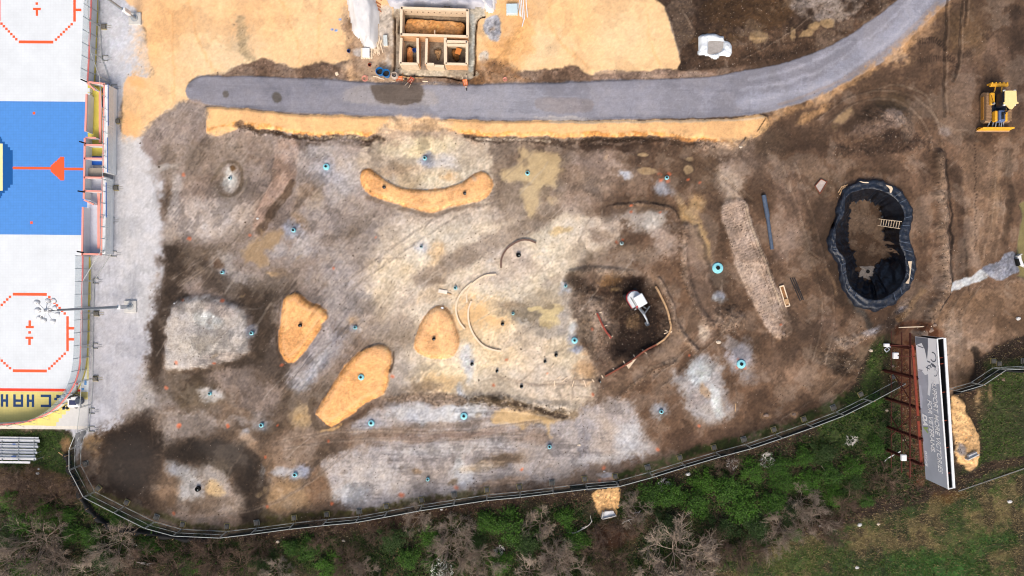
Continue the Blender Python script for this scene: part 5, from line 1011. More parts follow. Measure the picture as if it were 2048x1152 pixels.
def pallet(px,py,w,l,rz,label,stack=None,n=1):
    o=thing('pallet',label,'pallet',G(px,py),rz,local=True); b=MB()
    for k in range(n):
        z=k*.14
        for i in range(5): b.box((-w/2+w*(i+.5)/5,0,z+.13),(w/6.5,l,.02))
        for i in range(3): b.box((0,-l/2+l*(i+.5)/3,z+.06),(w,.09,.1))
    b.done('slats',WOOD,o)
    if stack: MB().box((0,0,n*.14+stack[2]/2),(stack[0],stack[1],stack[2]),bev=.03).done('load',stack[3],o)
    return o
pallet(734,108,1.2,1.1,0,'pallet with a white wrapped load left of the building shell',(.72,.88,.4,WHITE)); pallet(1024,22,1.2,1.05,.02,'pallet with a pale blue covered load at the top right of the shell',(1.12,.98,.5,mat('pale_blue_cover',(206,226,232),.5,var=.05)))
pallet(772,83,.45,1.15,.05,'narrow white block stack on slats left of the trench',(.4,1.05,.25,mat('pale_block',(214,222,220),.7)))
def sticks(name,label,cat,L,m,r=.03):
    z0=G(*L[0][0]); o=thing(name,label,cat,z0)
    for k,(a,c2) in enumerate(L):
        p=G(*a,.06+.03*(k%4));q=G(*c2,.06+.03*(k%4)); d=q-p; MB().box((p+q)/2,(d.length,.09,.04),rot=d.to_track_quat('X','Z').to_matrix()).done('board',m,o)
    return o
sticks('lumber_pile','loose pile of pale boards beside the white wrapped pallet','lumber pile',[((752,98),(757,112)),((748,80),(752,108)),((754,82),(756,106)),((760,76),(754,104)),((764,80),(757,108)),((750,88),(748,112)),((761,86),(766,106)),((756,90),(760,110)),((746,90),(750,106)),((758,72),(762,88))],WOOD)
sticks('pipe_bundle','bundle of long white pipes beside the pale blue pallet','pipe bundle',[((1038,-20),(1042,34)),((1041,-20),(1046,38)),((1045,-20),(1049,40)),((1050,-20),(1055,36)),((1036,6),(1040,32)),((1049,36),(1044,54))],WHITE)
sticks('plank_pair','two pale planks under the blue barrels at the road edge','planks',[((746,153),(760,155)),((757,156),(769,159))],WOOD)
sticks('plank','single pale plank between the shell and the road','plank',[((845,163),(856,163.5))],WOOD)
sticks('broken_timber','reddish broken timber stack between the tarpaulins','timber stack',[((752,4),(762,10)),((754,12),(762,16)),((757,18),(763,25)),((754,-2),(764,2))],mat('red_brown_wood',(176,98,56),.8,var=.2))
sticks('small_plank','short plank lying above the blue barrels','plank',[((804,146),(808,150)),((806,152),(801,149))],WOOD2)
def slabs(px,py,w,l,h,rz,m,name,label,cat):
    p=G(px,py); o=MB().box((p.x,p.y,p.z+h/2),(w,l,h),rz=rz,bev=.02).done(name,m,loc=tuple(p)); return tag(o,label,cat)
slabs(674,148,.3,.34,.1,.4,WOOD,'stone','small cream stone at the road edge left of the shell','stone')
o=tag(MB().add([*(P(x,y,.05) for x,y in ((1630,372),(1642,358),(1654,364),(1640,387))),*(P(x,y,.12) for x,y in ((1630,372),(1642,358),(1654,364),(1640,387)))],[(3,2,1,0),(4,5,6,7),(0,1,5,4),(1,2,6,5),(2,3,7,6),(3,0,4,7)]).done('form_panel',mat('formply',(190,176,166),.6,var=.15),loc=tuple(P(1642,372))),'tilted grey form panel edged with timber above left of the pool','form panel')
c3=MB(); L_=[(1630,372),(1642,358),(1654,364),(1640,387),(1630,372)]; 
for a,c2 in zip(L_[:-1],L_[1:]): c3.tube(P(*a,.15)-o.location,P(*c2,.15)-o.location,.05,n=6)
e=c3.done('timber_edge',WOODR); e.parent=o
# big dark pipe
dp=thing('plastic_pipe','long blue-grey corrugated pipe lying right of the tracked lane','pipe',G(1533,445)); MB().tube(G(1526,391,.2),G(1534,435,.2),.22,n=14).tube(G(1534,435,.16),G(1543,499,.16),.17,n=14).done('pipe_wall',mat('blue_grey_pipe',(84,98,118),.45,var=.2,scale=4,bump=.02),dp); MB().tube(G(1525.6,389.5,.2),G(1525.9,391,.2),.19,n=14).done('pipe_mouth',BLACK,dp)
tb=thing('timber_trough','narrow open timber trough beside the lower end of the lane','trough',G(1567,592)); b=MB()
a=G(1562,572,.15);c2=G(1574,612,.15); d=(c2-a).normalized(); n=Vector((-d.y,d.x,0)).normalized()
for s_ in(-1,1): b.tube(a+n*.2*s_,c2+n*.2*s_,.06,n=6)
b.tube(a-n*.22,a+n*.22,.07).tube(c2-n*.22,c2+n*.22,.07); b.each('side_rail',WOOD,tb); MB().box((a+c2)/2-Vector((0,0,.08)),((c2-a).length,.36,.06),rot=d.to_track_quat('X','Z').to_matrix()).done('trough_bed',mat('earthy_timber',(150,108,70),.9,var=.25),tb)
MB().box(a+d*1.6+Vector((0,0,.06)),(.5,.44,.08),rot=d.to_track_quat('X','Z').to_matrix()).done('end_block',WOOD2,tb)
sticks('rebar_bundle','thin dark rods lying right of the timber trough','rods',[((1580,556),(1600,602)),((1584,556),(1603,600)),((1588,556),(1606,600))],DARK)
# curved bender boards
def bender(path,label,m,h=.12,stakes=True,w=.17):
    pts=cat2(path,6); pz=[G(x,y) for x,y in pts]; o=thing('edging_board',label,'edging board',pz[0]); z=sum(p.z for p in pz)/len(pz)
    L=[];b=MB()
    for a,c2 in zip(pz[:-1],pz[1:]):
        u=Vector((a.x,a.y,a.z+h/2+.1)); v=Vector((c2.x,c2.y,c2.z+h/2+.1)); dd=v-u
        if dd.length<1e-4: continue
        L.append(u)
    L.append(v); rg=[]
    for i,q in enumerate(L):
        t=(L[min(i+1,len(L)-1)]-L[max(i-1,0)]); t.z=0; t.normalize(); nn=Vector((-t.y,t.x,0))*w/2; up=Vector((0,0,h/2)); rg.append([q+nn-up,q-nn-up,q-nn+up,q+nn+up])
    b.loft(rg); b.add(rg[0],[(0,1,2,3)]); b.add(rg[-1],[(3,2,1,0)]); b.done('board',m,o)
    return o
bender([(992,549),(972,551),(955,560),(942,572),(934,587),(934,605)],'inner short curved edging board above the pale clay circle',WOOD)
bender([(944,566),(928,580),(916,598),(912,620),(918,642),(930,658)],'outer curved edging board left of the pale clay circle',WOOD)
bender([(943,602),(937,620),(938,645),(948,670),(965,690),(985,699),(1002,702)],'long curved edging board ending below the pale clay circle',WOOD)
bender([(1002,536),(1003,518),(1012,500),(1028,487),(1045,480),(1060,481),(1072,486)],'dark arc edging line round the upper black pipe',mat('dark_board',(120,94,82),.8))
bender([(1312,573),(1322,592),(1334,618),(1340,640),(1342,655),(1338,668),(1328,680),(1314,690)],'bent pale edging board on the right rim of the excavator hollow',WOOD2,.2)
bender([(1314,690),(1290,702),(1262,722),(1235,738),(1210,752)],'straight red-brown board line on the lower rim of the hollow',WOODR,.2)
bender([(1193,626),(1203,648),(1212,664),(1222,676)],'short red board inside the excavator hollow',mat('red_board',(150,70,54),.8),.2)
SK=[((1332,661),(1344,666)),((1330,668),(1345,663)),((1286,700),(1294,708)),((1268,710),(1272,718)),((1247,722),(1252,732)),((1226,736),(1229,742)),((1203,750),(1206,756)),((1190,628),(1203,624)),((1203,654),(1214,650)),((1218,676),(1226,672))]
for i,(a,c2) in enumerate(SK): sticks('cross_stake',['upper cross stake on the bent board at the right rim','lower cross stake on the bent board at the right rim','cross stake at the corner of the lower rim board','cross stake above the triangular cloth','cross stake touching the top of the triangular cloth','cross stake left of the triangular cloth','last cross stake at the low end of the rim board','top cross stake on the short red board','middle cross stake on the short red board','bottom cross stake on the short red board'][i],'stake',[(a,c2)],WOOD)
tri=[P(1251,727,.1),P(1273,717,.1),P(1257,738,.1)]; z=Vector((0,0,.03)); tag(MB().add(tri+[t+z for t in tri],[(2,1,0),(3,4,5),(0,1,4,3),(1,2,5,4),(2,0,3,5)]).done('plywood_triangle',PLY2,loc=tuple(P(1258,727))),'pale triangular offcut lying below the rim board','offcut')
for i,(a,c2) in enumerate([((1121,752),(1114,758)),((1135,754),(1124,763)),((1148,761),(1144,773)),((1167,760),(1172,774)),((1184,758),(1188,764)),((1109,761),(1109,772)),((1107,730),(1103,735))]):
    sticks('survey_stake',f'thin pale lath on the lower clay shelf, {ordn(i+1)} of the loose row','stake',[(a,c2)],WOOD)
sticks('survey_stake','upright timber lath with orange head near the lower gravel patch','stake',[((1471,807),(1470,823))],WOOD2)
slabs(886,583,.9,.35,.12,-.15,mat('white_board',(242,230,214),.6),'white_board','white board on the clay left of the curved edging','board'); slabs(896,587,.7,.12,.1,-.25,WOOD2,'short_post','brown post end right of the white board','post'); slabs(885,616,.25,.25,.1,0,WHITE,'white_block','small white block at the tip of the rounded orange mound','block')
sticks('long_plank','white topped plank along the red earth above the billboard','plank',[((1797,655),(1856,652))],WOOD)
# ------------------------------------------------------------------ risers
RIS=[(653,334,6.6,1,'largest teal riser in the blue gravel at the upper left'),(850,317,4,0,'teal riser in the dark square patch above the curved mound'),(1055,347,4.5,0,'teal riser standing in the big tan puddle'),(461,357,3.2,2,'small riser on the grey island of the ringed dark patch'),(588,461,4.2,0,'teal riser right of the muddy diagonal channel'),(843,494,3,2,'thin dark riser in the pale blue stain right of centre left'),(446,545,3.4,0,'teal riser above the level grey pad'),(911,576,3.4,0,'dark teal riser beside the white board on the clay'),(506,666,3.8,0,'teal riser at the right edge of the level grey pad'),(711,655,3.6,0,'teal riser between the two middle orange mounds'),(1149,681,6.4,1,'teal riser left of the excavator hollow'),(1026,627,3,0,'teal riser in the blue-grey stain of the clay circle'),(1131,572,3,0,'teal riser at the upper left tip of the excavator hollow'),(725,753,6.2,1,'teal riser on the long lower orange mound'),(743,846,6.4,1,'teal riser below the long orange mound'),(928,832,7.2,1,'large teal riser in the white lower gravel'),(524,850,4.4,0,'teal riser above right of the dark kidney patch'),(421,787,3.4,0,'teal riser in the small pale patch under the grey pad'),(591,949,4.6,0,'teal riser in the lower left blue gravel'),(1099,893,4,0,'teal riser in the right part of the lower gravel'),(856,958,3.6,0,'teal riser near the bottom of the lower gravel'),(1322,823,4.2,0,'teal riser in the brown earth right of the lower gravel'),(1435,536,11,1,'widest bright teal riser right of the narrow earth ridge'),(1482,728,9,1,'wide teal riser with orange marks near the right gravel patch'),(1333,356,4,0,'teal riser between four orange marks'),(1243,487,3.6,2,'small riser with pink marks above the excavator hollow')]
for i,(x,y,r,k,lab) in enumerate(RIS):
    p=G(x,y); p.z=max(p.z,gpx(x+3,y),gpx(x,y+3),gpx(x-3,y))-.05; o=thing('pipe_riser',lab,'pipe riser',p,group='pipe risers'); R_=r*S
    if k==1: prof=[(R_,0),(R_,.14),(R_*.9,.2),(R_*.45,.24),(R_*.36,.3),(R_*.36,.05)]
    else: prof=[(R_,0),(R_*.95,.3),(R_*.55,.34),(R_*.5,.1)]
    MB().lathe(p,prof,20).done('collar',TEAL if k<2 else mat('pale_teal',(170,200,204),.5),o)
    d=.35 if k==1 else .55; MB().lathe((p.x-.03,p.y+.02,p.z+.04),[(R_*d,.3 if k!=1 else .27),(.001,.305 if k!=1 else .275)],14).done('opening',BLACK,o)
BLK=[(770,376,3.4,'black pipe end in the left arm of the curved mound'),(930,388,3.4,'black pipe end in the right arm of the curved mound'),(604,650,3.6,'black pipe end on the left kite-shaped mound'),(869,677,3.4,'black pipe end on the rounded middle mound'),(1037,510,5,'ragged black pipe end inside the dark arc line'),(944,728,3.6,'black pipe end in the pale blue stain under the rounded mound'),(994,742,3,'small double black pipe end on the clay shelf'),(1043,773,3.6,'black pipe pair near the bottom of the clay shelf'),(1112,710,3.6,'black pipe end in the cream patch'),(1090,723,3,'black pipe end left of the loose laths'),(397,977,5.5,'black pipe end in the lower left grey patch'),(1005,648,3.6,'black pipe end below the blue-grey stain'),(1199,762,2.4,'tiny black pipe end under the rim board')]
for i,(x,y,r,lab) in enumerate(BLK):
    p=G(x,y); p.z=max(p.z,gpx(x+3,y),gpx(x,y+3),gpx(x-3,y))-.08; o=thing('pipe_stub',lab,'pipe stub',p,group='black pipe stubs'); R_=r*S; b=MB().lathe(p,[(R_,0),(R_*.9,.35),(R_*.6,.36),(R_*.55,.1),(.01,.1)],12)
    b.done('pipe_wall',BLACK if i not in(0,1) else mat('dark_grey_pipe',(60,56,54),.5),o)
    MB().lathe((p.x+.06,p.y-.06,p.z+.36),[(.07,.0),(.05,.03),(.01,.03)],8).done('cap',mat('grey_cap',(150,160,160),.5),o)
# ------------------------------------------------------------------ pool liner
LINER=mat('black_pond_liner',(36,44,58),.34,var=.5,scale=3.5,bump=.14,spec=.5)
def cr1(pts): return sc_(pts,1620,330,3.492)
o_out=cr1([(340,106),(440,96),(540,122),(622,170),(682,240),(714,320),(704,420),(696,500),(724,590),(738,690),(726,800),(665,890),(605,955),(520,1004),(430,1020),(330,985),(248,905),(212,790),(190,700),(136,610),(126,530),(156,430),(186,320),(206,220),(258,148)])
o_in=cr1([(320,185),(400,165),(490,178),(570,215),(640,290),(657,370),(626,460),(628,550),(662,640),(668,750),(640,830),(580,890),(500,935),(430,940),(345,905),(272,825),(250,720),(240,650),(185,575),(178,500),(186,420),(235,350),(245,250),(280,200),(300,190)])
o_fl=cr1([(300,258),(390,246),(440,262),(490,300),(503,370),(510,420),(520,490),(535,560),(555,640),(520,668),(470,685),(445,745),(415,820),(385,800),(350,790),(330,770),(322,720),(318,680),(300,620),(275,560),(264,500),(270,420),(276,360),(275,310),(285,270)])
def resample(p,n,a0):
    q=catmull(p,True,6); c0=np.mean(q,axis=0); ang=[math.atan2(y-c0[1],x-c0[0]) for x,y in q]; 
    L=[0]
    for a,b_ in zip(q,q[1:]+q[:1]): L.append(L[-1]+math.hypot(b_[0]-a[0],b_[1]-a[1]))
    k0=min(range(len(q)),key=lambda i:abs(ang[i]-a0)); out=[]
    for i in range(n):
        s_=(L[k0]+L[-1]*i/n)%L[-1]; j=max(k for k in range(len(q)) if L[k]<=s_); t=(s_-L[j])/(L[j+1]-L[j]+1e-9); a=q[j];b_=q[(j+1)%len(q)]; out.append((a[0]+(b_[0]-a[0])*t,a[1]+(b_[1]-a[1])*t))
    return out
n=260; ro=resample(o_out,n,-1.7); ri=resample(o_in,n,-1.7); rf_=resample(o_fl,n,-1.7)
FZ=PITZ+.13
def lerp(a,b_,t): return a+(b_-a)*t
rings=[]; cols=[]
Po=[P(x,y,.12) for x,y in ro]; Pi=[P(x,y,.5) for x,y in ri]; Pf=[P(x,y,FZ) for x,y in rf_]
prof=[(0,.02),(.08,.28),(.2,.46),(.32,.53),(.5,.46),(.68,.46),(.82,.53),(.93,.56),(1.0,.5)]
for t,z in prof: rings.append([Vector((lerp(a.x,b_.x,t),lerp(a.y,b_.y,t),z)) for a,b_ in zip(Po,Pi)])
m=26
for k in range(1,m+1):
    t=k/m; tt=t**.8; rings.append([Vector((lerp(a.x,b_.x,t),lerp(a.y,b_.y,t),lerp(.5,FZ,tt))) for a,b_ in zip(Pi,Pf)])
for k,rg in enumerate(rings):
    for i,v in enumerate(rg):
        a=2*math.pi*i/n; nxt=rg[(i+1)%n]; d=(nxt-v); nn=Vector((d.y,-d.x,0)).normalized() if d.length>1e-5 else Vector((0,0,0))
        if k<len(prof):
            seam=math.sin(i*2*math.pi/5.2); w=.05*max(0,seam)**3 if 2<k<8 else 0
            f=.05*math.sin(i*.9+k+2*math.sin(i*.13))*(.5+.5*math.sin(i*.071))+.05*math.sin(i*.37-k*1.3)+.04*math.sin(i*1.9+k*2.2)
            v.z+=w+f*(0 if k==0 else 1)*.8
            if k in(0,1): v+=nn*(.10*math.sin(i*.31+math.sin(i*.05)*3)+.05*math.sin(i*.83))
        else:
            u=(k-len(prof)+1)/m; fold=.13*math.sin(i*.55+3*math.sin(u*2)+2*math.sin(i*.09))+.10*math.sin(i*1.15+u*6)*(.4+.6*math.sin(i*.11))+.06*math.sin(i*.23+u*11)
            v+=nn*fold*min(1,u*4)*(1-.3*u); v.z+=.05*math.sin(u*24+i*.2)*min(1,u*5)
            if k==len(rings)-1: v+=nn*(.12*math.sin(i*.7)+.10*math.sin(i*1.7)); v.z=FZ+.02
pl=thing('pond_liner','black plastic liner of the kidney-shaped pool pit with raised rim','pond liner',(*xy(1745,490),0))
kr=len(prof)
MB().loft([[tuple(v) for v in r] for r in rings[:kr]]).done('rim',LINER,pl,smooth=True)
MB().loft([[tuple(v) for v in r] for r in rings[kr-1:]]).done('side_wall',mat('liner_wall_shaded',(20,26,37),.36,var=.5,scale=3,bump=.16,spec=.5),pl,smooth=True)  # wall gets a darker copy of the rim liner, shade put into its colour
b=MB()
for i in range(0,n,7):
    if (20<i<130 or 150<i<200) and i%3:
        a=rings[3][i];c2=rings[7][i]; b.tube(a+Vector((0,0,.02)),c2+Vector((0,0,.02)),.035,n=6)
b.each('rim_seam',mat('liner_fold',(92,104,122),.4,var=.3,scale=5),pl)
ld=thing('ladder','pale wooden ladder leaning on the right wall of the pool pit','ladder',P(1757,445,-2.3))
a1,a2=P(1757,438,FZ+.1),P(1803,443,.45); b1,b2=P(1755,451,FZ+.1),P(1800,457,.45); a1+=Vector((0,0,.1));b1+=Vector((0,0,.1))
MB().tube(a1,a2,.045,n=6).tube(b1,b2,.045,n=6).each('rail',WOOD,ld); b=MB()
for k in range(8): t=.12+k*.115; b.tube(a1.lerp(a2,t),b1.lerp(b2,t),.03,n=6)
b.each('rung',WOOD,ld)
def flat_poly(name,pts,z,th,m,label,cat):
    Q=[P(x,y,z) for x,y in pts]; up=Vector((0,0,th)); k=len(Q); c0=Q[0]; fs=[tuple(range(k-1,-1,-1)),tuple(range(k,2*k))]+[(i,(i+1)%k,k+(i+1)%k,k+i) for i in range(k)]
    return tag(MB().add(Q+[q+up for q in Q],fs).done(name,m,loc=tuple(c0)),label,cat)
flat_poly('plywood_piece',cr1([(528,138),(570,150),(578,168),(566,196),(556,190),(556,168)]),.66,.03,PLY2,'small torn plywood piece on the top right of the pool rim','plywood')
flat_poly('plywood_strip',cr1([(683,672),(710,672),(704,740),(690,830),(664,826),(690,790),(696,730)]),.66,.03,PLY2,'bow-tie shaped pale plywood strip on the right pool rim','plywood')
flat_poly('pale_strip',cr1([(340,112),(372,118),(410,120),(408,127),(370,125)]),.66,.02,WOOD,'thin pale strip on the top of the pool rim','strip')
sticks('cane_bundle','bent tan canes on the upper left rim of the pool','canes',[((1676,385),(1684,372)),((1678,390),(1688,370)),((1684,374),(1694,370)),((1682,380),(1690,374))],WOOD2)
dr=thing('floor_drain','muddy grey concrete drain mound on the pool pit floor','drain',P(1735,543,FZ)); q=P(1735,543,FZ); MB().loft([[(q.x+r_*(1+.28*math.sin(i*1.3)+.15*math.sin(i*2.9))*math.cos(i*.35),q.y+r_*(1+.3*math.sin(i*.8+1))*math.sin(i*.35)-.1*r_,q.z+z_) for i in range(18)] for r_,z_ in((.85,-.1),(.5,.0),(.3,.05),(.2,.06),(.17,.0))]).done('mound',mat('grey_mud_concrete',(150,140,130),.9,var=.25,scale=5,bump=.04),dr); MB().lathe((q.x,q.y,q.z+.1),[(.2,0),(.01,.01)],14).done('opening',BLACK,dr)
# ------------------------------------------------------------------ mini excavator
HZ=gpx(1268,600)
ex=thing('mini_excavator','white and red mini excavator in the dug hollow with its arm out','excavator',(*xy(1269,599),HZ+.03),math.atan2(-.866,.5),local=True)
RED=mat('machine_red',(206,40,42),.4,var=.08); GREYM=mat('grey_machine',(120,126,132),.5,.1,var=.15,scale=4); GR2=mat('silver_arm',(176,184,192),.4,.2,var=.12,scale=4)
def trk(b,x0,x1,y,w,h,z=0):
    r=h/2; pts=[]
    for k in range(9): a=-math.pi/2+math.pi*k/8; pts.append((x1-r+r*math.cos(a),z+r+r*math.sin(a)))
    for k in range(9): a=math.pi/2+math.pi*k/8; pts.append((x0+r+r*math.cos(a),z+r+r*math.sin(a)))
    k=len(pts); b.add([(x,y-w/2,zz) for x,zz in pts]+[(x,y+w/2,zz) for x,zz in pts],[tuple(range(k)),tuple(range(2*k-1,k-1,-1))]+[(i,k+i,k+(i+1)%k,(i+1)%k) for i in range(k)])
for s_ in(-1,1):
    b=MB(); trk(b,-.95,.85,s_*.6,.3,.45); 
    for k in range(13): b.box((-.85+k*.13,s_*.6,.455),(.05,.32,.03))
    b.done('track',DARK,ex)
MB().box((0,0,.38),(1.2,.7,.2),bev=.04).lathe((0,0,.48),[(.35,0),(.35,.12)],16).done('undercarriage',GREYM,ex)
body=[(.62,-.68),(.62,.02),(.62,.66),(-.3,.68),(-.62,.58),(-.82,.34),(-.9,0),(-.82,-.34),(-.62,-.58),(-.3,-.70)]
MB().prism([(x*1.04-.02,y*1.04) for x,y in body],.6,.95,).done('counterweight',RED,ex)
MB().prism(body,.953,1.42,[(x*.95,y*.94) for x,y in body]).done('engine_hood',mat('hood_white',(226,232,236),.4,var=.04),ex)
MB().box((.22,.22,1.75),(1.0,.84,.9),bev=.08).done('cab_glass',mat('tinted_glass',(30,36,42),.15,var=.1,spec=.8),ex)
MB().box((.2,.22,2.28),(1.16,.98,.14),bev=.06).done('cab_roof',mat('roof_white',(236,240,242),.35,var=.02),ex); MB().box((.05,-.34,1.45),(1.0,.05,.05)).done('hood_gap',BLACK,ex)
MB().tube((.72,-.28,.9),(.78,-.5,1.6),.03,n=6).box((.8,-.55,1.62),(.05,.2,.16)).done('mirror',WHITE,ex); MB().box((.75,-.1,.72),(.3,.3,.2),bev=.03).done('swing_bracket',RED,ex)
MB().tube((.85,-.08,.9),(1.55,-.05,1.55),.11,.12,n=8).tube((1.55,-.05,1.55),(2.3,-.05,1.35),.12,.09,n=8).done('boom',GR2,ex)
MB().tube((2.28,-.05,1.35),(2.75,-.05,.55),.085,.07,n=8).tube((1.9,-.05,1.55),(2.4,-.05,1.15),.04,n=6).done('dipper_arm',GR2,ex); MB().tube((.95,.1,.75),(1.5,.02,1.35),.05,n=6).tube((.95,.02,1.0),(1.4,.0,1.6),.035,n=6).done('boom_cylinder',STEEL,ex)
MB().add([(2.55,-.22,.45),(2.55,.12,.45),(3.0,-.22,.35),(3.0,.12,.35),(2.62,-.22,.0),(2.62,.12,.0),(2.92,-.22,.02),(2.92,.12,.02)],[(0,1,5,4),(4,5,7,6),(6,7,3,2),(0,4,6,2),(1,3,7,5)]).done('bucket',GR2,ex)
bl2=MB(); Mx=Matrix.Rotation(R(25),3,'Z')
for p_,q_ in [((1.0,.42,.35),(1.45,.62,.3)),((1.15,.1,.35),(1.6,.28,.3))]: bl2.tube(p_,q_,.06,n=6)
bl2.box((1.62,.52,.28),(.1,1.1,.36),rot=Mx); bl2.done('dozer_blade',GREYM,ex)
# ------------------------------------------------------------------ bulldozer (faces the bottom of the picture)
dz=thing('bulldozer','yellow tracked bulldozer with cream cab roof facing down the picture','bulldozer',(*xy(1984,219),gpx(1984,219)+.02),-math.pi/2,local=True)
ORY=mat('deep_yellow',(250,184,52),.4,var=.12,scale=3); CRM=mat('cream_roof',(255,228,160),.45,var=.05); BRT=mat('muddy_track',(160,128,96),.8,var=.25,scale=5); TRO=mat('track_frame_ochre',(176,124,52),.6,var=.2,scale=4); NVY=mat('dark_cab',(26,34,50),.3,var=.3,scale=4); BGR=mat('blue_grey_hood',(96,116,160),.4,var=.12,scale=3)
for s_ in(-1,1):
    b=MB(); trk(b,-1.55,1.5,s_*.98,.5,.95)
    for k in range(19): b.box((-1.35+k*.15,s_*.98,.96),(.06,.52,.05))
    t_=b.done('track',BRT,dz)
    MB().box((0,s_*1.27,.42),(2.3,.07,.42),bev=.03).box((0,s_*1.0,.86),(1.2,.3,.06)).done('track_frame',TRO,dz)
MB().box((.1,0,.7),(2.6,1.3,.6),bev=.06).done('chassis',NVY,dz)
MB().box((1.0,-.05,1.25),(1.15,.62,.6),bev=.08).done('engine_hood',BGR,dz); MB().box((.98,-.52,1.12),(1.05,.26,.5),bev=.06).box((.98,.46,1.12),(1.05,.26,.5),bev=.06).done('side_panel',ORY,dz)
MB().box((-.75,-.8,1.12),(1.2,.42,.3),bev=.06).box((-.75,.8,1.12),(1.2,.42,.3),bev=.06).done('fender',ORY,dz)
MB().box((-.45,.05,1.75),(1.35,1.15,1.1),bev=.08).done('cab_glass',NVY,dz)
MB().prism([(-1.15,-.52),(-1.15,.56),(-.1,.62),(.0,.78),(.08,.78),(.12,.55),(.62,.18),(.62,-.05),(.1,-.5),(.05,-.66),(-.02,-.66),(-.1,-.54)],2.42,2.52).done('cab_roof',CRM,dz)
MB().tube((.95,-.15,1.5),(.95,-.15,2.1),.05,n=8).tube((.7,.1,1.5),(.7,.1,1.9),.07,n=8).done('exhaust',DARK,dz)
b=MB()
for s_ in(-.35,.35,-.8,.8): b.tube((1.2,s_*.8,.7),(1.95,s_,.45),.055,n=6)
b.each('push_arm',STEEL,dz)
MB().loft([[(2.02,-1.62,z) for z in (0,)]+[(2.02,1.62,0)],[(1.92,-1.62,.25),(1.92,1.62,.25)],[(1.90,-1.62,.55),(1.90,1.62,.55)],[(2.0,-1.6,.85),(2.0,1.6,.85)],[(2.04,-1.58,.88),(2.04,1.58,.88)],[(2.08,-1.62,.6),(2.08,1.62,.6)],[(2.16,-1.64,.0),(2.16,1.64,.0)]],close=False).box((2.05,0,.93),(.16,3.1,.1),bev=.03).done('blade',ORY,dz)
MB().box((2.2,0,.06),(.12,3.3,.1)).done('cutting_edge',mat('worn_steel',(190,160,130),.5,.2),dz)
MB().box((-2.15,0,.95),(.3,1.75,.28),bev=.04).tube((-1.5,.35,.8),(-2.1,.3,.95),.06).tube((-1.5,-.35,.8),(-2.1,-.3,.95),.06).done('ripper_beam',ORY,dz)
for k in range(5): MB().box((-2.33,-.74+k*.37,.75),(.14,.12,.8),bev=.02).done('ripper_shank',ORY,dz)
MB().tube((-.2,-.85,1.35),(-.2,-.85,1.5),.1,n=10).done('filler_cap',STEEL,dz)
b=MB(); b.box((.25,.5,1.6),(.5,.04,.5)); b.tube((-1.2,.95,1.2),(-.2,.95,1.55),.025,n=5).tube((-1.2,-.95,1.2),(-.2,-.95,1.55),.025,n=5).tube((-.2,.95,1.55),(.2,.7,1.2),.025,n=5); b.each('grab_rail',DARK,dz)
b=MB()
for s_ in(-.5,.5): b.box((.2,s_,2.36),(.12,.2,.12)); b.box((-1.2,s_,2.36),(.12,.2,.12))
b.each('work_light',WHITE,dz); MB().tube((1.5,-.3,1.0),(1.95,-.3,.9),.04,n=6).tube((1.5,.25,1.0),(1.95,.25,.9),.04,n=6).each('lift_cylinder',STEEL,dz)
MB().box((1.0,-.05,1.565),(.7,.3,.02)).done('hood_grille',DARK,dz)
# ------------------------------------------------------------------ billboard
H1,H2=6.1,9.2
A_=P(1873.5,678,H2);B_=P(1896,978,H2); A_=Vector((A_.x,A_.y));B_=Vector((B_.x,B_.y)); C_=P(1886.5,676,H2);D_=P(1905,976,H2); C_=Vector((C_.x,C_.y));D_=Vector((D_.x,D_.y))
bbd=thing('billboard','tall double-sided grey billboard with white lettering on rusty steel posts','billboard',(*xy(1775,797),0))
u=(B_-A_).normalized(); nf=Vector((u.y,-u.x)); nf=nf if nf.x<0 else -nf; Lb=(B_-A_).length
FACE=mat('billboard_grey',(196,202,214),.5,var=.10,scale=.35); WFR=mat('white_trim',(238,240,240),.5)
def bquad(u0,u1,h0,h1,off):
    """rectangle on the front face; u from the top end, h above the lower edge"""
    z0=H1+h0;z1=H1+h1; a=A_+u*u0+nf*off;c2=A_+u*u1+nf*off; return [(a.x,a.y,z0),(c2.x,c2.y,z0),(c2.x,c2.y,z1),(a.x,a.y,z1)]
def slabw(a,b_,z0,z1,t,m,name):
    MB().ribbon([tuple(a),tuple(b_)],z0,z1,t).done(name,m,bbd)
slabw(A_,B_,H1,H2,.08,FACE,'front_panel'); slabw(C_,D_,H1,H2,.08,mat('panel_back',(30,32,36),.6,var=.3),'rear_panel')
slabw(C_-Vector((.09,0))*-1,D_-Vector((.09,0))*-1,H1,H2+.08,.22,WFR,'rear_frame'); slabw(A_,B_,H2+.003,H2+.07,.12,WFR,'top_trim'); slabw(A_,C_,H1+.1,H2-.2,.03,BLACK,'end_cover') if False else None
MB().tube((A_.x,A_.y,H2),(C_.x,C_.y,H2),.05,n=6).tube((B_.x,B_.y,H2),(D_.x,D_.y,H2),.05,n=6).done('end_tie',WFR,bbd)
slabw(A_+Vector((.2,0)),B_+Vector((.12,0)),H1+.2,H2-.25,.04,mat('panel_back',(0,0,0)),'front_backing')
b=MB()
for t in (.13,.17,.36,.55,.73,.9): a=A_.lerp(B_,t);c2=C_.lerp(D_,t); b.tube((a.x,a.y,H2-.15),(c2.x,c2.y,H2-.15),.035,n=6)
b.each('spacer',RUSTO,bbd)
def poly_face(pts,off,name,m):
    """pts given as fractions (along, up)"""
    vs=[]
    for s_,h in pts: a=A_+u*(s_*Lb)+nf*off; vs.append((a.x,a.y,H1+h*(H2-H1)))
    MB().add(vs,[tuple(range(len(vs)))]).done(name,m,bbd)
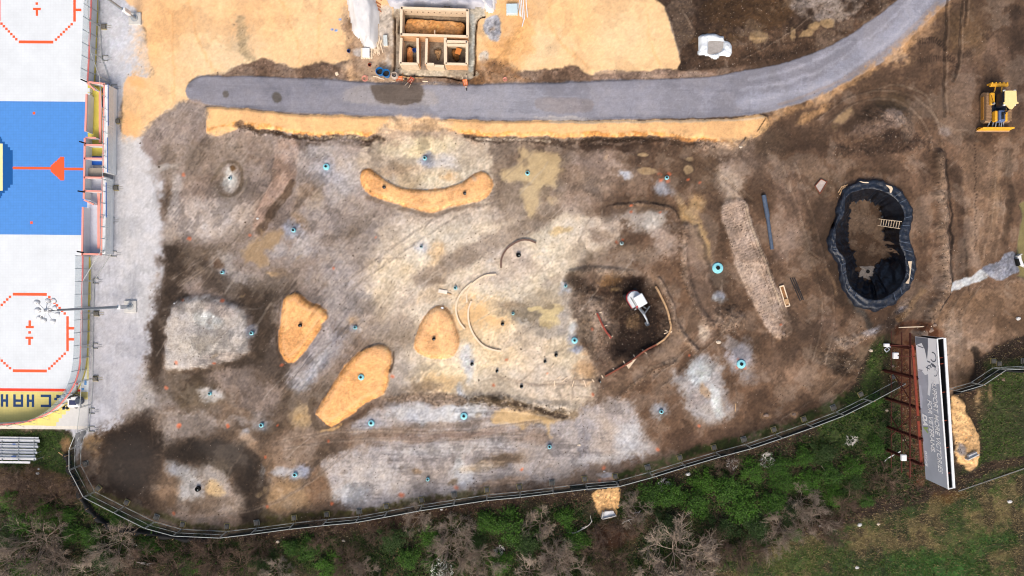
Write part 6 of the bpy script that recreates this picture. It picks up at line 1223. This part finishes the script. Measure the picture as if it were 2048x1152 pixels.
PALE=mat('poster_pale',(250,253,255),.5,var=.03,scale=1); PALE.node_tree.nodes['Color Ramp'].color_ramp.elements[0].color=(.88,.9,.93,1); PALE.node_tree.nodes['Color Ramp'].color_ramp.elements[1].color=(.93,.94,.95,1); PG=mat('poster_grey',(196,200,212),.5,var=.12,scale=1); PD=mat('poster_dark',(124,130,142),.5,var=.1,scale=1)
poly_face([(.0,.02),(.0,.98),(.30,.98),(.31,.62),(.4,.5),(.36,.02)],.046,'poster_print',PALE)
poly_face([(0.003,.02),(0.002,.62),(.06,.60),(.12,.54),(.15,.50),(.08,.43),(.04,.30),(.05,.15),(.062,.02)],.050,'poster_print',PD)
poly_face([(.24,.02),(.235,.2),(.26,.35),(.25,.5),(.32,.48),(.40,.4),(.44,.3),(.46,.15),(.46,.02)],.050,'poster_print',PG); poly_face([(.34,.02),(.34,.12),(.42,.16),(.5,.1),(.5,.02)],.053,'poster_print',mat('poster_mid',(222,228,240),.5,var=.06))
def arc(cx,cy,r,a0,a1,w,m,k=14):
    pts=[];q2=[]
    for i in range(k+1):
        a=R(a0+(a1-a0)*i/k); pts.append((cx+r*math.cos(a),cy+r*4.2*math.sin(a))); q2.append((cx+(r-w)*math.cos(a),cy+(r-w)*4.2*math.sin(a)))
    poly_face(pts+q2[::-1],.055,'poster_print',m)
arc(.125,.80,.035,-60,200,.008,PD); arc(.20,.74,.03,60,280,.006,PD); arc(.225,.82,.03,-20,120,.005,PD); arc(.215,.6,.03,120,300,.006,PD)
for pts in ([(.06,.1),(.066,.1),(.075,.35),(.07,.4)],[(.155,.5),(.165,.52),(.17,.66),(.16,.64)],[(.165,.68),(.19,.72),(.195,.88),(.185,.9)],[(.2,.42),(.207,.42),(.215,.6),(.21,.62)],[(.23,.05),(.236,.05),(.232,.25),(.228,.25)]): poly_face(pts,.055,'poster_print',PD)
def letters(txt,size,s0,h,m,name,bold=.012,shear=.22,lenw=None):
    cu=bpy.data.curves.new(name,'FONT'); cu.body=txt; cu.size=size; cu.offset=bold; cu.shear=shear; cu.extrude=.004
    tmp=bpy.data.objects.new(name,cu); C.objects.link(tmp); dg=bpy.context.evaluated_depsgraph_get(); me=bpy.data.meshes.new_from_object(tmp.evaluated_get(dg)); bpy.data.objects.remove(tmp); bpy.data.curves.remove(cu)
    xs=[v.co.x for v in me.vertices]; w=max(xs)-min(xs); k=(lenw/w) if lenw else 1
    nz_=Vector((nf.x,nf.y,0)); ux=Vector((u.x,u.y,0)); uz=Vector((0,0,1))
    base=Vector((A_.x,A_.y,0))+ux*s0+nz_*.062+uz*(H1+h)
    flip=1
    for v in me.vertices: v.co=base+ux*((v.co.x-min(xs))*k)+uz*v.co.y+nz_*v.co.z-bbd.location
    me.name=name; me.materials.clear(); me.materials.append(m); ob=bpy.data.objects.new(name,me); C.objects.link(ob); ob.parent=bbd; return ob
LW=mat('letter_white',(255,255,255),.5); LW.node_tree.nodes['Color Ramp'].color_ramp.elements[0].color=(.95,.95,.95,1); LW.node_tree.nodes['Color Ramp'].color_ramp.elements[1].color=(.95,.95,.95,1); LG=mat('letter_green',(176,206,120),.5)
letters('SUPPORT MORE VICTORIES',.86,Lb*.285,2.02,LW,'headline_lettering',bold=.012,lenw=Lb*.625)
letters('FOR VETERANS.',.82,Lb*.425,1.18,LW,'headline_lettering',bold=.012,lenw=Lb*.36)
letters('DA',.85,Lb*.535,.30,LW,'emblem_lettering',bold=.05,lenw=Lb*.085); letters('V',.85,Lb*.622,.30,LG,'emblem_lettering',bold=.05,lenw=Lb*.045)
letters('DAV.org',.42,Lb*.795,.22,LW,'web_lettering',bold=.012,lenw=Lb*.11)
pts_=[(1771,688),(1768,741),(1771,796),(1771,852),(1771,898)]
for i,(x,y) in enumerate(pts_):
    g_=G(x,y); w=.16; zt=H1+.1
    MB().box((g_.x,g_.y,(zt-.3)/2+g_.z*.5),(.07,.32,zt+.3)).box((g_.x-.14,g_.y,(zt-.3)/2),(.22,.06,zt+.3)).box((g_.x+.14,g_.y,(zt-.3)/2+.001),(.2,.05,zt+.3)).done('post',RUST,bbd)
y0=G(1771,688).y+1.4; y1=G(1771,898).y-1.6
def hb(x,z,t=.12,m=RUST,ya=y0,yb=y1,name='cross_rail'): MB().box((x,(ya+yb)/2,z),(t,abs(yb-ya),t)).done(name,m,bbd)
px0=G(1771,797).x
hb(px0-.1,1.2,.06); hb(px0-.1,3.0,.07); hb(px0-.1,4.4,.1); hb(px0-.25,4.6,.1)
b=MB()
for (ya,za),(yb,zb) in [((-8,1.2),(-10.5,4.4)),((-12,4.4),(-14.5,1.2)),((-11,1.2),(-9,4.4)),((-15,4.2),(-12.5,1.0))]: b.tube((px0-.1,ya,za),(px0-.1,yb,zb),.05,n=6)
b.each('diagonal_brace',RUST,bbd)
# catwalk along the lower edge
b=MB()
for k in range(46):
    if 26<k<29: continue
    s_=Lb*(.07+.83*k/45); a=A_+u*s_+nf*.1; c2=A_+u*s_+nf*.34; b.box(((a.x+c2.x)/2,(a.y+c2.y)/2,H1-.18),(.24,.235,.04),rz=math.atan2(nf.y,nf.x))
b.each('catwalk_grating',RUSTO,bbd); a=A_+u*(Lb*.07)+nf*.36;c2=A_+u*(Lb*.9)+nf*.36; MB().tube((a.x,a.y,H1-.15),(c2.x,c2.y,H1-.15),.035,n=6).done('catwalk_edge',RUST,bbd)
for (x,y) in [(1791,711),(1807,915),(1773,690)]:
    p=P(x,y,4.9 if x<1800 else 5.6); e=Vector((A_.x,p.y,H1-.1)); MB().tube(p,e,.04,n=6).done('lamp_arm',RUST,bbd); MB().box(p,(.5,.58 if x!=1773 else .3,.3),bev=.05).done('flood_lamp',WHITE,bbd)
# concrete flared pipe ends
def flare(pts,wallpts,label,h=.35,dark=None):
    g_=G(*pts[0]); o=thing('culvert_end',label,'culvert end',g_); z=g_.z; q=[P(x,y,.25) for x,y in pts]
    MB().prism([(v.x,v.y) for v in q][::-1],z+.02,z+h).done('apron',mat('pale_concrete',(232,234,234),.8,var=.06,scale=3),o)
    for a,c2 in wallpts: MB().ribbon([xy(*a,.4),xy(*c2,.4)],z,z+h+.2,.10).done('wing_wall',CONC,o)
    if dark: MB().prism([xy(x,y,.45) for x,y in dark][::-1],z+.1,z+h+.16).done('opening',BLACK,o)
    return o
flare([(1209,1022),(1226,1021),(1231,1029),(1204,1036)],[((1206,1023),(1203,1036)),((1204,1037),(1232,1030))],'white flared concrete pipe end in the sand patch under the long fence')
flare([(1932,909),(1948,902),(1950,908),(1933,917)],[((1930,918),(1952,907))],'white concrete pipe end on the sand patch beside the billboard')
flare([(2034,516),(2042,508),(2043,518),(2048,530),(2062,536),(2062,539),(2045,532),(2040,530)],[((2036,513),(2044,508))],'white flared concrete pipe end at the pond on the right edge',.3,[(2034,517),(2038,517),(2042,530),(2038,532)])
tr=thing('litter_frame','broken white frame and tube lying in grass beside the billboard','debris',G(1773,695)); b=MB(); Q=[(1768,699),(1774,694),(1779,699),(1772,704),(1768,699)]
for a,c2 in zip(Q[:-1],Q[1:]): b.tube(G(*a,.08),G(*c2,.08),.05,n=5)
b.done('frame',WHITE,tr); MB().tube(G(1767,690,.2),G(1779,692,.2),.14,n=10).done('tube',mat('pale_lilac',(214,216,232),.5),tr)
sticks('fallen_pipe','kinked white pipe in the grass below the billboard lamps','pipe',[((1768,923),(1778,915)),((1778,915),(1800,902))],WHITE)
sticks('guard_cable','long thin grey guide rail at the foot of the bank, lower right','guide rail',[((1916,982),(1990,956)),((1990,956),(2060,932))],mat('dull_rail',(130,130,126),.6))
# rocks
def rock(px,py,r,c,label,sd):
    rr=random.Random(sd); g_=G(px,py); r*=.72; b=MB(); vs=[];fs=[]; n_=7
    rgs=[]
    for zz,k in((0,.9),(.35,1.0),(.7,.72),(.85,.3)):
        rgs.append([(g_.x+r*k*(1+.3*rr.uniform(-1,1))*math.cos(2*math.pi*i/n_)*1.2,g_.y+r*k*(1+.3*rr.uniform(-1,1))*math.sin(2*math.pi*i/n_)*.85,g_.z+zz*r*.8) for i in range(n_)])
    b.loft(rgs); k=len(b.v); b.add(rgs[-1],[tuple(range(n_))])
    return tag(b.done('rock',mat('rock_%d'%c,[(216,200,178),(150,128,112),(222,220,216)][c],.9,var=.2,scale=6),loc=tuple(g_)),label,'rock',None)
RK=[(1158,890,.22,0,'pale rock in the right half of the lower gravel'),(1376,948,.3,2,'pale grey rock below the rising right fence'),(2036,637,.28,2,'white angular rock on the bare earth at the right edge'),(1532,831,.32,1,'broad tan rock on brown earth above the fence'),(1588,829,.26,1,'triangular tan rock near the right fence'),(1565,668,.26,1,'grey rock at the bottom tip of the tracked lane'),(1437,684,.3,0,'tan rock right of the concave mound'),(1785,732,.22,1,'pale rock in the grass above the fence corner'),(1742,701,.26,0,'pink-white rock at the edge of the grass wedge'),(2008,760,.22,1,'pinkish stone below the right fence bend'),(1640,1052,.22,2,'white round stone at the top of the grass field'),(1718,1050,.3,2,'white scrap heap at the edge of the grass field'),(1757,1048,.22,0,'yellowish scrap right of the white scrap heap'),(1714,1135,.22,2,'white scrap in the lower grass field'),(2018,1003,.3,2,'white scrap at the right edge of the dry grass'),(75,947,.22,2,'white litter left of the black silt fence'),(77,938,.14,2,'small white litter under the bleachers'),(1773,821,.2,0,'round cream stone in the grass left of the billboard'),(1808,880,.18,0,'cream stone between the two lowest billboard posts'),(1767,843,.3,1,'pale brown boulder beside the billboard posts'),(1480,295,.2,0,'cream stone at the end of the sand bank'),(687,1082,.2,0,'cream stone under the long fence left of centre'),(556,1083,.22,0,'tan stone in the scrub under the long fence'),(883,1019,.16,2,'white stone under the middle of the long fence'),(1208,943,.14,2,'white stone above the sand gap in the fence'),(352,607,.16,2,'grey stone on the upper left corner of the level pad'),(515,437,.16,2,'white stone on the pinkish strip at upper left'),(1900,585,.14,1,'stone at the foot of the white gravel apron'),(1858,660,.4,1,'grey boulder above the billboard'),(1868,650,.3,1,'brown boulder right above the billboard')]
for i,k in enumerate(RK): rock(*k[:5],i)
# countless pebbles
def scatter(name,m,fn,N,size,label=None,flat=.6,seed=1):
    r=np.random.RandomState(seed); pts=fn(r,N); k=len(pts)
    base=np.array([(-1,-.6,0),(1,-.7,0),(.1,1,0),(0,0,1.0)]); fc=np.array([(0,1,3),(1,2,3),(2,0,3)])
    V=np.zeros((k,4,3)); s=size*r.uniform(.5,1.5,k)*(1+.7*(r.rand(k)>.97)); a=r.uniform(0,6.28,k); ca,sa=np.cos(a),np.sin(a)
    for j in range(4): x,y,z=base[j]; V[:,j,0]=pts[:,0]+s*(x*ca-y*sa); V[:,j,1]=pts[:,1]+s*(x*sa+y*ca); V[:,j,2]=pts[:,2]+s*z*flat-.01*(z==0)
    Fc=(fc[None]+4*np.arange(k)[:,None,None]).reshape(-1,3); me=np_mesh(name,V.reshape(-1,3),Fc,m); o=bpy.data.objects.new(name,me); C.objects.link(o); o['kind']='stuff'
    if label: o['label']=label; o['category']=name.replace('_',' ')
    return o
def samp(maskfn):
    def f(r,N):
        x=r.uniform(-51,51,N*6); y=r.uniform(-29,29,N*6); i=np.clip(np.searchsorted(GX,x),0,nx-1); j=np.clip(np.searchsorted(GY,y),0,ny-1)
        w=maskfn(j,i); k=np.where(r.rand(len(x))<w)[0][:N]; return np.stack([x[k],y[k],H[j[k],i[k]]],-1)
    return f
GRN=(COL[...,1]>COL[...,0]*.98)
SITE=(PX>200)&~GRN&~((COL[...,0]>205)&(COL[...,2]<140))
scatter('pale_pebbles',mat('pebble_pale',(196,180,164),.9,var=.2),samp(lambda j,i:SITE[j,i]*np.clip(ROUGHM[j,i]-.15,0,2)*.4*(WET[j,i]<.3)),7000,.032,'countless small pale pebbles spread over the building site',seed=3)
scatter('dark_clods',mat('clod_dark',(84,66,52),.95,var=.2),samp(lambda j,i:SITE[j,i]*np.clip(ROUGHM[j,i]-.2,0,2)*.45*(COL[j,i,0]<225)*(WET[j,i]<.3)),12000,.06,'countless dark earth clods spread over the rough ground',seed=4)
scatter('mulch_chips',mat('chip_orange',(236,162,88),.9,var=.25),samp(lambda j,i:((ROUGHM[j,i]>.5)&(COL[j,i,0]>205)&(COL[j,i,2]<125))*1.0),9000,.04,'countless orange clay crumbs on the low mounds',seed=5)
# ------------------------------------------------------------------ vegetation
def leafmat(name,c,c2,var=.3):
    m=mat(name,c,.7,var=var,scale=1.2,spec=.25); n=m.node_tree.nodes; l=m.node_tree.links; b=n['Principled BSDF']
    oi=n.new('ShaderNodeObjectInfo'); ge=n.new('ShaderNodeNewGeometry'); ad=n.new('ShaderNodeMath'); ad.operation='ADD'; fr=n.new('ShaderNodeMath'); fr.operation='FRACT'
    l.new(ge.outputs['Random Per Island'],ad.inputs[0]); ml=n.new('ShaderNodeMath'); ml.operation='MULTIPLY'; ml.inputs[1].default_value=.5; l.new(oi.outputs['Random'],ml.inputs[0]); l.new(ml.outputs[0],ad.inputs[1]); 
    mr=n.new('ShaderNodeMapRange'); mr.inputs[2].default_value=1.5; l.new(ad.outputs[0],mr.inputs[0])
    mx=n.new('ShaderNodeMix'); mx.data_type='RGBA'; l.new(mr.outputs[0],mx.inputs[0]); src=b.inputs['Base Color'].links[0].from_socket; l.new(src,mx.inputs[6]); mx.inputs[7].default_value=[k*MG for k in lin(c2)]+[1]; l.new(mx.outputs[2],b.inputs['Base Color']); return m
LEAF=leafmat('spring_leaf',(84,130,34),(26,46,18)); LEAF2=leafmat('dark_leaf',(64,92,36),(26,40,20)); BLOS=mat('blossom_white',(226,230,216),.7)
TWIG=leafmat('bare_twig',(204,186,166),(124,106,92)); TWIGP=mat('pale_twig',(240,234,226),.8,var=.1); TWIGB=leafmat('brown_twig',(146,122,104),(88,70,58)); BARK=mat('bark',(90,76,64),.9,var=.2)
def leaves(cent,sz,r):
    k=len(cent); n1=r.randn(k,3); n1[:,2]=np.abs(n1[:,2])*1.2+.5; n1/=np.linalg.norm(n1,axis=1)[:,None]; t=np.cross(n1,r.randn(k,3)); t/=np.linalg.norm(t,axis=1)[:,None]; bt=np.cross(n1,t); s=sz*r.uniform(.6,1.4,k)[:,None]
    V=np.stack([cent-t*s,cent-bt*s*.5,cent+t*s,cent+bt*s*.5],1).reshape(-1,3); return V,np.arange(4*k).reshape(-1,4)
def mkobj(name,me,parent): o=bpy.data.objects.new(name,me); C.objects.link(o); o.parent=parent; return o
def green_proto(sd,m,nclump=34,per=60,R0=1.35,hh=1.5):
    r=np.random.RandomState(sd); o=bpy.data.objects.new('leafy_shrub',None); C.objects.link(o); cs=[]
    ang=r.uniform(0,6.28,nclump); rad=R0*np.sqrt(r.rand(nclump))*(1+.35*np.sin(ang*3+sd)); z=hh*(1-.55*(rad/R0)**2)*r.uniform(.55,1.05,nclump)+.15
    st=MB()
    for a,q,zz in zip(ang,rad,z):
        c=np.array([q*math.cos(a),q*math.sin(a),zz]); cs.append(c+r.randn(per,3)*np.array([.24,.24,.17])*r.uniform(.7,1.25)); 
        if r.rand()<.5: st.tube((0,0,0),tuple(c),.03,.012,n=4)
    for k in range(26):    # sprays that break the outline
        a=r.uniform(0,6.28); q=R0*r.uniform(.8,1.5); zz=r.uniform(.3,1.2); c=np.array([q*math.cos(a),q*math.sin(a),zz]); tt=r.rand(16)[:,None]; cs.append(c*(.65+.35*tt)+r.randn(16,3)*.06)
    V,F=leaves(np.concatenate(cs),.085,r); V[:,2]=np.maximum(V[:,2],.03); me=np_mesh('foliage',V,F,m); mkobj('foliage',me,o)
    ob=st.done('stem',BARK); ob.parent=o; return o
def twig_proto(sd,m,R0=1.7,hh=1.8,n0=11,name='bare_shrub',thick=.03,droop=0,depth=4):
    r=random.Random(sd); o=bpy.data.objects.new(name,None); C.objects.link(o); tr=MB(); tw=MB()
    def grow(p,d,L,rad,lv):
        k=3; q=p; dd=Vector(d)
        for i in range(k):
            dd=(dd+Vector((r.uniform(-.28,.28),r.uniform(-.28,.28),r.uniform(-.16,.12)-droop))).normalized(); q2=q+dd*(L/k)
            if q2.z<.05: q2.z=.05
            (tr if lv==0 else tw).tube(q,q2,rad*(1-.25*i/k),rad*(1-.25*(i+1)/k),n=3 if lv else 5,cap=False); q=q2
            if lv<depth and (i>0 or lv>0):
                for j in range(2 if r.random()<.6 else 1):
                    s=r.choice((-1,1)); ax=Vector((r.uniform(-1,1),r.uniform(-1,1),r.uniform(-.4,.5))).normalized(); grow(q,(dd+ax*.75).normalized(),L*r.uniform(.5,.72),rad*.66,lv+1)
    for k in range(n0):
        a=2*math.pi*k/n0+r.uniform(-.3,.3); e=r.uniform(.25,1.0); grow(Vector((r.uniform(-.15,.15),r.uniform(-.15,.15),0)),Vector((math.cos(a)*math.cos(e),math.sin(a)*math.cos(e),math.sin(e))),R0*r.uniform(.55,.9),thick,0)
    a=tr.done('trunk',m); a.parent=o; b=tw.done('twigs',m); b.parent=o; return o
GP=[green_proto(11+i,[LEAF,LEAF2,LEAF,LEAF][i],R0=[1.35,1.5,1.2,1.45][i]) for i in range(4)]
TPr=[twig_proto(21,TWIG,n0=9,depth=4),twig_proto(22,TWIG,2.0,1.5,10,depth=4),twig_proto(23,TWIG,1.6,2.4,8,depth=4),twig_proto(24,TWIGB,1.7,1.1,10,depth=4,droop=.05),twig_proto(25,TWIGB,1.9,.9,9,depth=4,droop=.06)]
PPr=[twig_proto(31,TWIGP,1.1,1.4,7,depth=3,thick=.035)]
GREEN=[(50,1040,30),(98,1030,26),(28,1072,24),(142,1028,18),(152,1062,22),(60,1142,30),(112,1136,26),(186,1072,22),(216,1112,26),(22,1000,18),(300,1086,20),(382,1126,22),(620,1096,24),(584,1092,20),(662,1132,26),(786,1072,24),(862,1072,24),(820,1112,26),(872,1122,24),(972,1042,24),(1020,1052,34),(1052,1082,28),(950,1082,24),(1130,1032,24),(1152,1076,26),(1000,1122,26),(1300,982,26),(1340,986,30),(1386,1002,34),(1402,962,26),(1450,972,34),(1482,1012,34),(1502,1052,30),(1542,1002,30),(1440,1052,26),(1552,932,24),(1602,912,22),(1642,902,22),(1656,946,26),(1700,932,24),(1612,962,26),(1572,1022,24),(1500,942,24),(1588,1068,14),(1746,892,20),(1760,852,14),(1332,1042,24),(1702,962,20),(530,1122,24),(236,1040,14),(1562,962,24),(1662,990,20),(1748,800,14),(1730,1000,16)]
BARE=[(90,1082,38,1),(132,1118,34,0),(58,966,34,3),(112,992,32,4),(18,1122,30,0),(300,1124,34,3),(350,1132,34,4),(242,1082,26,1),(432,1112,34,3),(482,1132,30,4),(560,1142,28,0),(700,1122,30,3),(760,1062,20,4),(740,1142,30,0),(840,1032,26,2),(910,1062,34,0),(900,1102,30,1),(970,1112,30,0),(1080,1042,28,2),(1112,1112,34,0),(1130,1142,30,1),(1190,1102,26,3),(1262,1012,28,2),(1256,1046,24,3),(1350,1102,40,1),(1392,1122,34,0),(1300,1142,28,0),(1430,1092,30,3),(1482,1102,30,3),(1560,1042,28,0),(1602,1002,30,2),(1622,1032,28,0),(1652,1058,24,3),(1690,1000,22,4),(1540,1084,24,0),(1762,952,20,4),(160,960,22,4),(20,950,22,3),(520,1090,22,3),(650,1062,20,4),(1200,1060,20,3),(1230,1120,26,3),(1450,930,18,4),(200,1140,28,0),(420,1085,20,4),(1060,1140,28,0)]
PALEB=[(1328,968,15,'small chalk-white bare shrub right of the sand gap in the fence'),(1532,918,16,'chalk-white bare shrub above the green thicket on the right'),(1463,926,13,'thin chalk-white bare shrub just under the rising fence'),(1700,880,12,'small chalk-white bare shrub left of the billboard grass'),(1000,1100,12,'chalk-white bare shrub in the middle of the lower thicket')]
used=set()
def putveg(protos,key,px,py,r,label,group,rad0,hfac=1.0):
    p=G(px,py); rz=rnd.uniform(0,6.28); s=r*S/rad0; sc=(s*rnd.uniform(.9,1.1),s*rnd.uniform(.9,1.1),s*hfac)
    pr=protos[key]
    if (id(protos),key) not in used:
        used.add((id(protos),key)); pr.location=p; pr.rotation_euler=(0,0,rz); pr.scale=sc; pr['label']=label; pr['group']=group; o=pr
    else: o=copy_thing(pr,p,rz,label,sc,group=group)
    o['category']='shrub'; return o
landm=[(30,900,'the bleachers'),(150,1010,'the black silt fence'),(455,1070,'the lowest fence corner'),(720,1050,'the left half of the long fence'),(885,1132,'the white blossom bush'),(1217,1027,'the flared pipe end'),(1430,930,'the rising right fence'),(1600,900,'the rising right fence'),(1771,870,'the billboard posts')]
def near(x,y): return min(landm,key=lambda l:math.hypot(l[0]-x,l[1]-y))[2]
GREEN.sort(); BARE.sort(); PALEB.sort()
for i,(x,y,r) in enumerate(GREEN): putveg(GP,i%4,x,y,r,f'green leafy shrub, {ordn(i+1)} from the left edge, nearest {near(x,y)}','green shrubs of the thicket',1.6,.8)
for i,(x,y,r,k) in enumerate(BARE): putveg(TPr,k,x,y,r,f'{"brown" if k>2 else "grey"} leafless shrub, {ordn(i+1)} from the left edge, nearest {near(x,y)}','leafless shrubs of the thicket',1.6,1.25)
for x,y,r,lab in PALEB: putveg(PPr,0,x,y,r,lab,'chalk-white bare shrubs',1.2)
bo_=green_proto(77,LEAF2,26,26,1.1,1.3); r=np.random.RandomState(5); cc_=np.concatenate([np.array([q*math.cos(a),q*math.sin(a),1.5-.4*q+.1*r.randn()])+r.randn(5,3)*.08 for a,q in zip(r.uniform(0,6.28,70),1.1*np.sqrt(r.rand(70)))]); V,F=leaves(cc_,.07,r); mkobj('blossom',np_mesh('blossom',V,F,BLOS),bo_)
bo_.name='blossom_shrub'; bo_.location=G(885,1134); tag(bo_,'shrub dotted with white blossom at the bottom middle','shrub')
# fallen branches
def branch(pts,r0,m,label):
    q=cat2(pts,4); o=thing('fallen_branch',label,'branch',G(*pts[0])); b=MB(); n_=len(q)
    for i,(a,c2) in enumerate(zip(q[:-1],q[1:])): b.tube(G(*a,.25),G(*c2,.25),r0*(1-.6*i/n_),r0*(1-.6*(i+1)/n_),n=5)
    rr=random.Random(len(label))
    for i in range(2,n_-1,3): a=q[i]; an=rr.uniform(0,6.28); b.tube(G(*a,.25),G(a[0]+14*math.cos(an),a[1]+14*math.sin(an),.35),r0*.5,r0*.2,n=4)
    b.done('limb',m,o)
branch([(1135,1062),(1150,1064),(1175,1050),(1184,1040)],.06,TWIGP,'pale curved fallen branch left of the flared pipe end')
branch([(1243,1046),(1252,1040),(1268,1034),(1280,1020)],.06,TWIGP,'pale forked fallen branch right of the flared pipe end')
branch([(275,1088),(290,1096),(300,1100)],.05,TWIGP,'short white fallen branch under the black silt fence')
branch([(275,1122),(290,1126),(310,1124)],.05,TWIGP,'lower short white fallen branch near the bottom left')
branch([(180,1096),(195,1085),(215,1065),(235,1060)],.05,TWIGB,'brown fallen branch in the lower left scrub')
branch([(1490,1085),(1520,1070),(1560,1050)],.05,TWIG,'long grey fallen branch at the right of the thicket')
branch([(1640,930),(1660,950),(1690,940),(1710,925)],.05,TWIG,'thin grey fallen branch left of the billboard posts')
# ground cover that nobody could count
def blades(name,m,mask,N,h,w,label,seed):
    r=np.random.RandomState(seed); pts=samp(mask)(r,N); k=len(pts); a=r.uniform(0,6.28,k); L=h*r.uniform(.5,1.4,k); dx,dy=np.cos(a),np.sin(a); tilt=r.uniform(.3,1.3,k)
    V=np.zeros((k,3,3)); V[:,0]=pts; V[:,1]=pts; V[:,0,0]-=dy*w; V[:,0,1]+=dx*w; V[:,1,0]+=dy*w; V[:,1,1]-=dx*w; V[:,2]=pts; V[:,2,0]+=dx*L*np.sin(tilt); V[:,2,1]+=dy*L*np.sin(tilt); V[:,2,2]+=L*np.cos(tilt)+.03
    me=np_mesh(name,V.reshape(-1,3),np.arange(3*k).reshape(-1,3),m); o=bpy.data.objects.new(name,me); C.objects.link(o); o['kind']='stuff'; o['label']=label; o['category']=name.replace('_',' '); return o
LOWM=np.zeros(X.shape); q=poly(low,6,.8,False); LOWM[q[0]]=q[1]
THK=np.zeros(X.shape); THK[tm[0]]=tm[1]
FLD=np.zeros(X.shape); q=poly(field,14,1.2); FLD[q[0]]=q[1]
NOS=np.ones(X.shape)
for sh_ in (sp,s2): q=poly(sh_,6,.8); NOS[q[0]]*=1-q[1]
q=ell(1225,1075,50,34,0,.4,1); NOS[q[0]]*=1-.9*q[1]
q=poly([(-700,840),(176,840),(176,862),(-700,862)],1,0,False); NOS[q[0]]*=1-q[1]
GN=np.clip((COL[...,1]-COL[...,0]*.97)/10,0,1)
blades('grass',leafmat('grass_blade',(92,122,44),(50,72,28)),lambda j,i:LOWM[j,i]*NOS[j,i]*GN[j,i]*(.35+.65*(NB[j,i]>-.1)),110000,.2,.03,'short spring grass and weeds along the site edge',11)
blades('dry_grass',leafmat('dry_blade',(168,148,106),(104,90,62)),lambda j,i:LOWM[j,i]*NOS[j,i]*(1-GN[j,i]*.75)*(FLD[j,i]*.8+.22),80000,.22,.026,'dry straw-coloured grass and stalks',12)
blades('undergrowth',leafmat('under_leaf',(52,82,28),(30,46,20)),lambda j,i:THK[j,i]*NOS[j,i]*(noise(PX[j,i],PY[j,i],34,300,3)>-.12)*1.0,60000,.26,.06,'low dark green undergrowth between the shrubs',13)
blades('fallen_twigs',leafmat('litter_twig',(140,118,100),(90,70,56)),lambda j,i:THK[j,i]*NOS[j,i]*(noise(PX[j,i],PY[j,i],44,310,3)<.25)*1.0,26000,.75,.013,'fallen twigs and bramble stems littering the thicket floor',14)
blades('fallen_twigs',mat('litter_twig2',(120,92,76),.9,var=.2),lambda j,i:LOWM[j,i]*NOS[j,i]*(1-FLD[j,i])*(1-GN[j,i])*.8,12000,.5,.012,'brown stems littering the bare strip under the fence',15)
